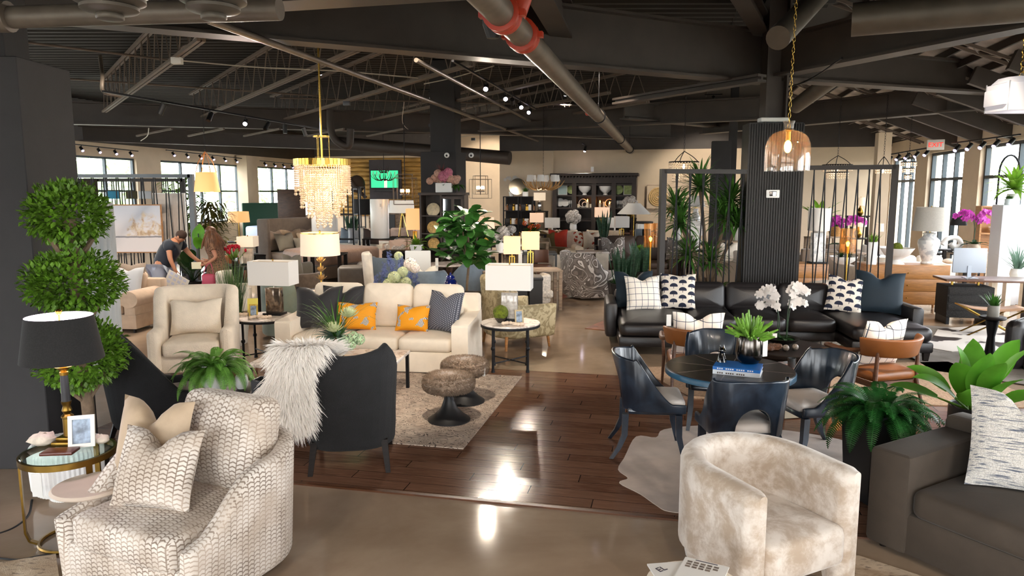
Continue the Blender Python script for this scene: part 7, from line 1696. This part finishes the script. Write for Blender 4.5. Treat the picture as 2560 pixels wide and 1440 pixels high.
build('candle_tubes', k, mat('bone', 'cfc0a8', .6), o)
c = at(1357, 19, 0); c.z = 0; o = thing('chandelier', 'golden antler chandelier with six small white shades', 'chandelier', c); build('antlers', antlers(M(), 10, .5, 2.36, .25, .03), mat('pale_antler', 'b58a54', .6, 0, .3, 10), o); build('chain', chain(M(), (0, 0, 2.35), (0, 0, 4.6)), black_metal, o)
for i in range(6): a = i * pi / 3 + .3; q = build('lamp_shade', M().shade(.1, .075, 2.47, 2.64, 20, .004, .36 * cos(a), .30 * sin(a)), shade_white, o)
light('POINT', c + V((0, 0, 2.2)), 10, (1, .85, .65), .1)
def cage(label, px, Y, w, z0_, z1_, glow):
    c = at(px, Y, 0); c.z = 0; o = thing('chandelier', label, 'chandelier', c, .2)
    k = M(); r_ = .012
    for q, (zz0, zz1) in ((1, (z0_, z1_ - .1)), (.66, (z0_ + .12, z1_))):
        h = w / 2 * q
        for z in (zz0, zz1):
            for s_ in (-1, 1): k.bar((-h, s_ * h, z), (h, s_ * h, z), r_, r_).bar((s_ * h, -h, z), (s_ * h, h, z), r_, r_)
        for sx in (-1, 1):
            for sy in (-1, 1): k.box(sx * h, sy * h, zz0, r_, r_, zz1 - zz0)
    build('cage', k, mat('pewter', '6a5f55', .4, .8), o); build('rod', M().cyl((0, 0, z0_ + .1), (0, 0, 4.6), .012, None, 6), black_metal, o); zc = z0_ + .38 * (z1_ - z0_)
    for i in range(6): a = i * pi / 3; build('bulb', M().sph(w * .17 * cos(a), w * .17 * sin(a), zc + .06, .024, .024, .05, 8, 6), glow, o)
    k = M(); k.cyl((0, 0, zc - .06), (0, 0, zc - .03), w * .22, None, 16)
    for i in range(6): a = i * pi / 3; k.cyl((w * .17 * cos(a), w * .17 * sin(a), zc - .04), (w * .17 * cos(a), w * .17 * sin(a), zc + .02), .014, None, 6)
    build('candle_ring', k, MATS['pewter'], o); light('POINT', c + V((0, 0, zc + .1)), 10, (1, .65, .32), .08)
cage('open box frame chandelier with an amber candle ring before the log wall', 1016, 20, .62, 1.86, 2.68, bulb_warm); cage('smaller box frame chandelier with candle bulbs right of the middle pillar', 1202, 21, .56, 2.02, 2.66, bulb_hot)
# ---------------------------------------------------------------- track lights
a, b = F(1132, 152, 4.15), F(1338, 272, 4.15)
track('track of four lit spotlights over the middle of the room', a, b, [(.3, (-.8, 5.4, 0), True, 300, WARM), (.52, (1.3, 6.2, 0), True, 220, WARM), (.74, (2.2, 8.0, 0), True, 200, WARM), (.9, (-2, 9, 0), True, 180, (1, .82, .7)), (.62, (0, 20, 2), False, 0, WARM)])
a, b = F(258, 228, 3.7), F(815, 325, 3.7)
track('long black track of small spotlights on the left, one lit', a, b, [(.18, (-7.5, 12, 0), False, 260, WARM), (.36, (-6, 11, 0), False, 0, WARM), (.52, (-4.0, 8.5, .5), True, 520, (1, .8, .68)), (.63, (-6.5, 13, 0), False, 200, WARM), (.73, (-5, 16, 0), False, 200, WARM), (.85, (-4, 17.5, .5), False, 260, WARM)])
solo('conduit_drop', 'bent conduit dropping to the left end of the long black track', 'pipe', M().tube(bez([F(250, 140, 4.5), F(256, 190, 4.0), F(258, 228, 3.75), F(300, 240, 3.75)], 5), .03, 8), pipe_paint)
for i, (p0, p1, n, lb) in enumerate((((180, 360), (345, 378), 4, 'window track of purple white spots, nearest left window'), ((415, 375), (604, 396), 6, 'window track of purple white spots, second left window'), ((650, 402), (740, 411), 4, 'window track of purple white spots, third left window'))):
    Y0, Y1 = ((23.0, 26.0), (27.3, 31.4), (32.6, 36))[i]
    a, b = P(*p0, Y0), P(*p1, Y1); track(lb, a, b, [((j + .5) / n, tuple(a + (b - a) * ((j + .5) / n) + V((3.5, -2.5, -3.6))), True, 90 if j % 2 == 0 else 0, COOL) for j in range(n)])
a, b = F(1455, 358, 3.8), F(1500, 385, 3.8)
track('short far track of three lit spots before the hutch wall', a, b, [(.15, tuple(hc + V((-1, -.6, 1))), True, 380, WARM), (.5, (2.2, 21, 0), True, 380, WARM), (.85, tuple(hc + V((1, -.6, 1.2))), True, 380, WARM)])
a, b = F(1400, 385, 3.75), F(1556, 383, 3.75); track('far black track of unlit spots against the beige wall', a, b, [(t, (2, 25, 1.5), False, 0, WARM) for t in (.05, .4, .52, .63, .75, .98)])
for i, (p0, p1, n, lb) in enumerate((((2215, 388), (2330, 368), 5, 'right window track of spots, far end'), ((2380, 358), (2550, 336), 5, 'right window track of spots, near end'))):
    Y0, Y1 = ((21, 18.6), (17.0, 14.2))[i]; a, b = P(*p0, Y0), P(*p1, Y1); track(lb, a, b, [((j + .5) / n, tuple(a + (b - a) * ((j + .5) / n) + V((-3.5, -1.5, -3.4))), True, 120 if j % 2 == 0 else 0, COOL) for j in range(n)])
# front track known by its light; single spots after it are added fill lamps
track('track of spots above the photographer, lighting the front chairs', V((-3.4, 1.2, 3.9)), V((3.6, .6, 3.9)), [(.2, (-1.9, 4.2, .4), True, 80, WARM), (.5, (-1.5, 5.5, .75), True, 300, (1, .95, .88), 20), (.6, (-.2, 4.6, 0), True, 70, WARM), (.72, (1.4, 3.9, .4), True, 60, WARM), (.95, (3.0, 4.2, .3), True, 90, WARM)])
for x, y, tg, e, lb in ((-2.5, 12.5, (-1.7, 9.1, .4), 420, 'behind the ivory sofa'), (3.6, 13.3, (3.5, 9.5, .4), 420, 'behind the leather sectional'), (-1.0, 15.5, (-1.2, 12.5, .5), 420, 'over the slate chairs'), (-4.5, 16.5, (-4.7, 18.3, .6), 420, 'over the bed'), (2.2, 16.8, (1.8, 15.3, .5), 420, 'over the swirl chair'), (1.2, 20.0, (1.6, 22.8, .5), 420, 'before the red cushions'), (6.5, 16, (6.6, 13.4, .6), 320, 'behind the dresser'), (-2.5, 20.5, (-2.0, 23.5, .5), 420, 'mid room'), (-5.0, 30, (-5.5, 37, 2), 700, 'before the log wall'), (-1.2, 29.5, (-1.0, 32.4, 2.4), 350, 'in the alcove'), (5.6, 21.5, (6.6, 24.6, 1.6), 420, 'before the far wall'), (-8.5, 15.5, (-7.0, 12.5, .5), 320, 'over the shoppers')):
    if y > tg[1]: x, y = 2 * tg[0] - x, 2 * tg[1] - y - .4
    if y < 7: y = 5.3
    elif y < 10.4: y = 10.4
    a = V((x, y, 3.92 if y < 7 else 5.0)); track('single added fill spot hung ' + lb, a, a + QD * .5, [(.5, tg, True, e, WARM)])

# ---------------------------------------------------------------- small fixtures
p = P(2352, 362, 17.3); o = thing('exit_sign', 'small red lettered EXIT sign above the right hand windows', 'exit sign', p + V((-.12, 0, 0)), -.6); build('housing', M().box(0, 0, -.12, .36, .05, .24, .01), white, o); text('exit_lettering', 'EXIT', .15, lit('exit_red', 'ff2a20', 1.2), o, (0, -.027, -.05), (pi / 2, 0, 0))
p = F(1472, 283, 4.0); o = thing('fire_sprinkler', 'small red sprinkler head hanging beyond the thick sprinkler main', 'sprinkler', p); build('drop', M().cyl((0, 0, 0), (0, 0, .5), .015, None, 6), black_metal, o); build('head', M().lathe([(.01, -.05), (.07, -.05), (.09, 0), (.05, .05), (.02, .08)], 12), red_paint, o)
p = P(1232, 55, 6.6); o = thing('ceiling_speaker', 'black angular loudspeaker hung beside the red pipe coupling', 'loudspeaker', p); build('cabinet', M().skin([[(x, y, z) for x, y in rrect(q, q * .8, .03, 1)] for q, z in ((.05, -.14), (.09, -.02), (.11, .16))]), blk, o); build('bracket', M().cyl((0, 0, .15), (0, 0, 1.2), .015, None, 6), black_metal, o)
price_tag('white price tag hanging on the slate grey curved chair', P(1092, 645, 11.85), 0, .13, .05)
o = thing('headboard_bed', 'green tufted bed headboard far back by the third left window', 'bed', at(662, 30.5), R(40)); build('headboard', M().box(0, 0, 0, 1.7, .12, 1.75, .04), mat('emerald_velvet', '14402a', .7), o); build('mattress', M().cushion(0, -1.0, .3, 1.6, 1.9, .5, .1, .04), mat('pale_blue_bedding', 'aab4cc', .9), o)
lamp('small black drum lamp before the third left window', at(735, 32, 1.3), 'stick', .42, ('drum', .2, .19, .26), shade_black, black_metal); slab_table('tall dark table under the small black drum lamp', at(735, 32), 0, .8, .5, 1.3, dark_wood, dark_wood, .06, name='console_table', cat='console table')
# ================================================================ people
def skinned(name, vs, es, rs, mt, parent, sub=2, root=0):
    me = bpy.data.meshes.new(name); me.from_pydata([tuple(v) for v in vs], es, []); me.materials.append(mt)
    o = bpy.data.objects.new(name, me); C.objects.link(o)
    if parent: o.parent = parent
    md = o.modifiers.new('skin', 'SKIN'); md.use_smooth_shade = True
    for i, r in enumerate(rs):
        d = me.skin_vertices[0].data[i]; d.radius = r if isinstance(r, tuple) else (r, r); d.use_root = i == root
    o.modifiers.new('smooth', 'SUBSURF').levels = sub; o.modifiers['smooth'].render_levels = sub
    return o
def figure(joints, links):
    names = list(joints); vs = [joints[n][0] for n in names]; rs = [joints[n][1] for n in names]
    return vs, [(names.index(a), names.index(b)) for a, b in links], rs
def add_hand(J, Lk, wrist, palm, d, side, curl):
    """palm and five unequal fingers; d points along the hand, side across it"""
    d, side = V(d).normalized(), V(side).normalized(); w = V(J[wrist][0]); J[palm] = (w + d * .07, (.036, .018)); Lk.append((wrist, palm)); p = w + d * .1
    for i, L in enumerate((.06, .075, .07, .055)):
        b = p + side * (.018 * (1.5 - i)); k = V(curl)
        J['%s_f%d' % (palm, i)] = (b, .0095); J['%s_g%d' % (palm, i)] = (b + d * L * .55 + k * .01, .0085); J['%s_h%d' % (palm, i)] = (b + d * L * .8 + k * .035, .007)
        Lk += [(palm, '%s_f%d' % (palm, i)), ('%s_f%d' % (palm, i), '%s_g%d' % (palm, i)), ('%s_g%d' % (palm, i), '%s_h%d' % (palm, i))]
    t = w + d * .04 + side * .04; J[palm + '_t0'] = (t, .011); J[palm + '_t1'] = (t + d * .045 + side * .018 + V(curl) * .012, .009); Lk += [(wrist, palm + '_t0'), (palm + '_t0', palm + '_t1')]
# ---- man bending forward
mp_ = V((-6.34, 12.95, 0)); man = thing('person', 'person in navy tee and pale trousers bending forward with a sheet in hand', 'person', mp_)
J = dict(pelvis=(V((0, 0, .88)), (.15, .11)), waist=(V((.07, .02, 1.02)), (.145, .115)), chest=(V((.17, .05, 1.19)), (.165, .13)), upper=(V((.23, .07, 1.28)), (.13, .1)), neck=(V((.29, .07, 1.345)), .058), skull=(V((.355, .06, 1.40)), .082), crown=(V((.405, .06, 1.435)), .085),
         sh_r=(V((.22, -.13, 1.27)), .062), el_r=(V((.255, -.18, 1.02)), .044), wr_r=(V((.325, -.17, .82)), .03), sh_l=(V((.26, .25, 1.26)), .062), el_l=(V((.42, .28, 1.05)), .043), wr_l=(V((.60, .22, .93)), .03),
         hip_r=(V((-.01, -.1, .82)), .1), kn_r=(V((.03, -.11, .46)), .065), an_r=(V((-.01, -.11, .09)), .045), toe_r=(V((.14, -.13, .035)), .035), hip_l=(V((.0, .1, .82)), .1), kn_l=(V((.06, .12, .46)), .065), an_l=(V((.03, .12, .09)), .045), toe_l=(V((.18, .12, .035)), .035),
         nose=(V((.42, .055, 1.365)), .014), chin=(V((.375, .06, 1.335)), .04), collar=(V((.262, .07, 1.315)), .06))
Lk = [('pelvis', 'waist'), ('waist', 'chest'), ('chest', 'upper'), ('upper', 'neck'), ('neck', 'skull'), ('skull', 'crown'), ('skull', 'chin'), ('chin', 'nose'), ('upper', 'sh_r'), ('sh_r', 'el_r'), ('el_r', 'wr_r'), ('upper', 'sh_l'), ('sh_l', 'el_l'), ('el_l', 'wr_l'), ('pelvis', 'hip_r'), ('hip_r', 'kn_r'), ('kn_r', 'an_r'), ('an_r', 'toe_r'), ('pelvis', 'hip_l'), ('hip_l', 'kn_l'), ('kn_l', 'an_l'), ('an_l', 'toe_l')]
JB, LB = {k: v for k, v in J.items() if k != 'collar'}, list(Lk); add_hand(JB, LB, 'wr_r', 'palm_r', (.15, 0, -1), (1, .2, .1), (.5, .6, 0)); add_hand(JB, LB, 'wr_l', 'palm_l', (1, -.2, -.3), (0, -1, 0), (0, 0, -1))
skinned('body', *figure(JB, LB), skin_a, man)
def cloth(name, mt, parent, keys, links, grow, J, cut={}):
    j = {k: (V(cut.get(k, J[k][0])), (max(J[k][1] if isinstance(J[k][1], tuple) else (J[k][1],)) + grow,) * 2) for k in keys}; return skinned(name, *figure(j, links), mt, parent)
cloth('shirt', shirt_navy, man, ['pelvis', 'waist', 'chest', 'upper', 'sh_r', 'el_r', 'sh_l', 'el_l', 'collar'], [('upper', 'collar'), ('pelvis', 'waist'), ('waist', 'chest'), ('chest', 'upper'), ('upper', 'sh_r'), ('sh_r', 'el_r'), ('upper', 'sh_l'), ('sh_l', 'el_l')], .04, J, {'el_r': (.235, -.155, 1.13), 'el_l': (.345, .27, 1.15), 'pelvis': (.0, .0, .84)})
cloth('trousers', pants_white, man, ['pelvis', 'hip_r', 'kn_r', 'an_r', 'hip_l', 'kn_l', 'an_l'], [('pelvis', 'hip_r'), ('hip_r', 'kn_r'), ('kn_r', 'an_r'), ('pelvis', 'hip_l'), ('hip_l', 'kn_l'), ('kn_l', 'an_l')], .034, J, {'pelvis': (.0, 0, .9)})
hm = M().sph(.372, .06, 1.435, .098, .088, .085, 18, 12); hm.v = [p for p in hm.v]; build('hair', hm, hair_a, man, 80)
for s_ in (-1, 1): build('ear', M().sph(.345, .06 + s_ * .085, 1.395, .02, .01, .028, 10, 8), skin_a, man); build('eye', M().sph(.425, .06 + s_ * .03, 1.395, .01), blk, man); build('shoe', M().cushion(.06 if s_ < 0 else .1, s_ * .12, .0, .27, .1, .1, .045, .01), blk, man)
sh_ = mp_ + V((.37, -.25, .60)); o = thing('price_sheet', 'white printed sheet held in the bending person\'s hand', 'paper', sh_); k = M(); k.mx = Matrix.Rotation(R(28), 4, 'Y'); k.box(0, 0, -.12, .42, .004, .28); build('sheet', k, paper, o); k = M(); k.mx = Matrix.Rotation(R(28), 4, 'Y')
for i in range(4):
    for j in range(3): k.box(-.14 + .09 * i, -.003, -.07 + .08 * j, .06, .002, .05)
build('printed_blocks', k, mat('print_pale', 'c3c8dc', .8), o); o.rotation_euler.z = R(-8)
# ---- woman
wp = V((-5.28, 12.75, 0)); wo = thing('person', 'person in a brown spotted dress with long brown hair, holding a card', 'person', wp)
J = dict(pelvis=(V((.05, 0, .9)), (.14, .12)), waist=(V((.03, 0, 1.05)), (.11, .095)), chest=(V((.0, 0, 1.21)), (.13, .1)), upper=(V((-.01, 0, 1.31)), (.1, .075)), neck=(V((-.04, 0, 1.385)), .044), skull=(V((-.075, 0, 1.46)), .07), crown=(V((-.075, 0, 1.535)), .075), chin=(V((-.125, 0, 1.425)), .034), nose=(V((-.162, 0, 1.465)), .013),
         sh_r=(V((.0, -.155, 1.30)), .05), el_r=(V((.11, -.2, 1.07)), .036), wr_r=(V((-.06, -.23, .95)), .025), sh_l=(V((-.01, .155, 1.30)), .05), el_l=(V((.0, .2, 1.06)), .036), wr_l=(V((-.2, .14, .97)), .025),
         hip_r=(V((.05, -.085, .84)), .09), kn_r=(V((.03, -.085, .46)), .055), an_r=(V((.05, -.085, .08)), .036), toe_r=(V((-.1, -.09, .03)), .03), hip_l=(V((.05, .085, .84)), .09), kn_l=(V((.0, .085, .46)), .055), an_l=(V((.0, .085, .08)), .036), toe_l=(V((-.14, .09, .03)), .03))
LB = list(Lk); JB = dict(J); add_hand(JB, LB, 'wr_r', 'palm_r', (-1, .0, -.15), (0, .2, 1), (-.2, 1, 0)); add_hand(JB, LB, 'wr_l', 'palm_l', (-1, -.2, -.1), (0, 0, 1), (0, -1, 0)); skinned('body', *figure(JB, LB), skin_b, wo)
k = M().skin([[(cx + a * cos(2 * pi * i / 28) * (1 + .03 * sin(5 * 2 * pi * i / 28) * (z < .8)), b * sin(2 * pi * i / 28) * (1 + .03 * sin(5 * 2 * pi * i / 28) * (z < .8)), z) for i in range(28)] for z, a, b, cx in ((.38, .23, .25, .04), (.6, .215, .23, .05), (.86, .185, .2, .05), (1.02, .14, .155, .035), (1.08, .135, .15, .03), (1.2, .155, .165, .0), (1.29, .13, .175, -.005), (1.345, .085, .13, -.015))], True)
dress = build('dress', k, leopard, wo, 60)
for s_ in (-1, 1): build('sleeve', M().tube([(-.0, s_ * .13, 1.31), (.02, s_ * .165, 1.27), (.055, s_ * .185, 1.19)], [.07, .068, .062], 14), leopard, dress, 60)
k = M(); k.sph(-.05, 0, 1.51, .095, .092, .095, 20, 12); build('hair', k, hair_b, wo, 80); k = M()
for i in range(130): a = ru(-1.9, 1.9); k.blade((-.05 + .085 * cos(a), .085 * sin(a), 1.52), a, -.9, ru(.26, .36), .03, .6, 6, lambda t: 1 - .5 * t)
build('long_hair', k, hair_b, wo, 0, False)
for s_ in (-1, 1): build('eye', M().sph(-.138, s_ * .027, 1.485, .009), blk, wo); build('shoe', M().cushion(-.03 if s_ < 0 else -.07, s_ * .088, 0, .23, .08, .06, .03, .01), brown_leather, wo)
solo('paper_card', 'cream card held up in the hand of the person in the spotted dress', 'paper', M().box(0, 0, -.06, .16, .003, .12), mat('cream_card', 'ddd6b8', .8), wp + V((-.22, -.26, .93)), .2)
o = thing('handbag', 'pink bag hanging at the side of the person in the spotted dress', 'bag', wp + V((.0, -.3, .58))); build('body', M().cushion(0, 0, 0, .24, .09, .2, .03, .01), mat('pink_bag', 'b0405c', .5), o); build('strap', M().tube(bez([(-.09, 0, .2), (-.04, .02, .34), (.02, .06, .38), (.09, 0, .2)], 6), .007, 6), MATS['pink_bag'], o)
# ================================================================ outdoors beyond the glass
m = M().skin([[(x, y, -.12) for x in (-90, 90)] for y in (-60, 110)], False, False); o = build('ground_outside', m, mat('pale_ground', '9a988c', .9, 0, .2, .4)); o['kind'] = 'structure'; o['category'] = 'ground'; o['label'] = 'ground outside the windows'
for i, (x, y, r_, h) in enumerate(((-30, 34, 2.6, 4.2), (-31, 43, 2.8, 4.4), (-27, 52, 3.0, 4.6), (-22, 60, 3.2, 6.0), (-16, 66, 3.0, 5.2), (-33, 26, 2.6, 4.0), (-34, 60, 4, 6))):
    o = thing('garden_tree', ('rounded green tree outside the second left window', 'broad green tree outside between the left windows', 'green tree outside the third left window, nearest', 'tall green tree beyond the third left window', 'green tree furthest beyond the third left window', 'green tree outside the nearest left window', 'largest green tree behind the others outside')[i], 'tree', (x, y, -.1))
    k = M(); leaf_ball(k, (0, 0, h * .6), r_, h * .55, 900, .7, .5, .6); build('foliage_crown', k, foliage_out, o, 0, False); build('trunk', M().cyl((0, 0, 0), (0, 0, h * .6), .2, .12, 10), bark, o)
# ================================================================ camera, sky, view
cd = bpy.data.cameras.new('camera'); cd.sensor_width = 36; cd.lens = FX / 2560 * 36; cd.clip_end = 300
cam = bpy.data.objects.new('camera', cd); C.objects.link(cam); cam.location = (0, 0, H); cam.rotation_euler = (pi / 2 - TH, 0, 0); S.camera = cam
cd.dof.use_dof = False
w = bpy.data.worlds.new('sky'); S.world = w; w.use_nodes = True; bg = w.node_tree.nodes['Background']; bg.inputs[0].default_value = (.93, .97, 1, 1); bg.inputs[1].default_value = 13
S.view_settings.view_transform = 'Standard'; S.view_settings.look = 'None'; S.view_settings.gamma = 1; S.view_settings.exposure = 0.2; S.view_settings.use_curve_mapping = False
cy = S.cycles; cy.use_denoising = True; cy.max_bounces = 7; cy.diffuse_bounces = 4; cy.glossy_bounces = 4; cy.transmission_bounces = 6; cy.transparent_max_bounces = 16; cy.caustics_reflective = False; cy.caustics_refractive = False; cy.sample_clamp_indirect = 6; cy.use_light_tree = True
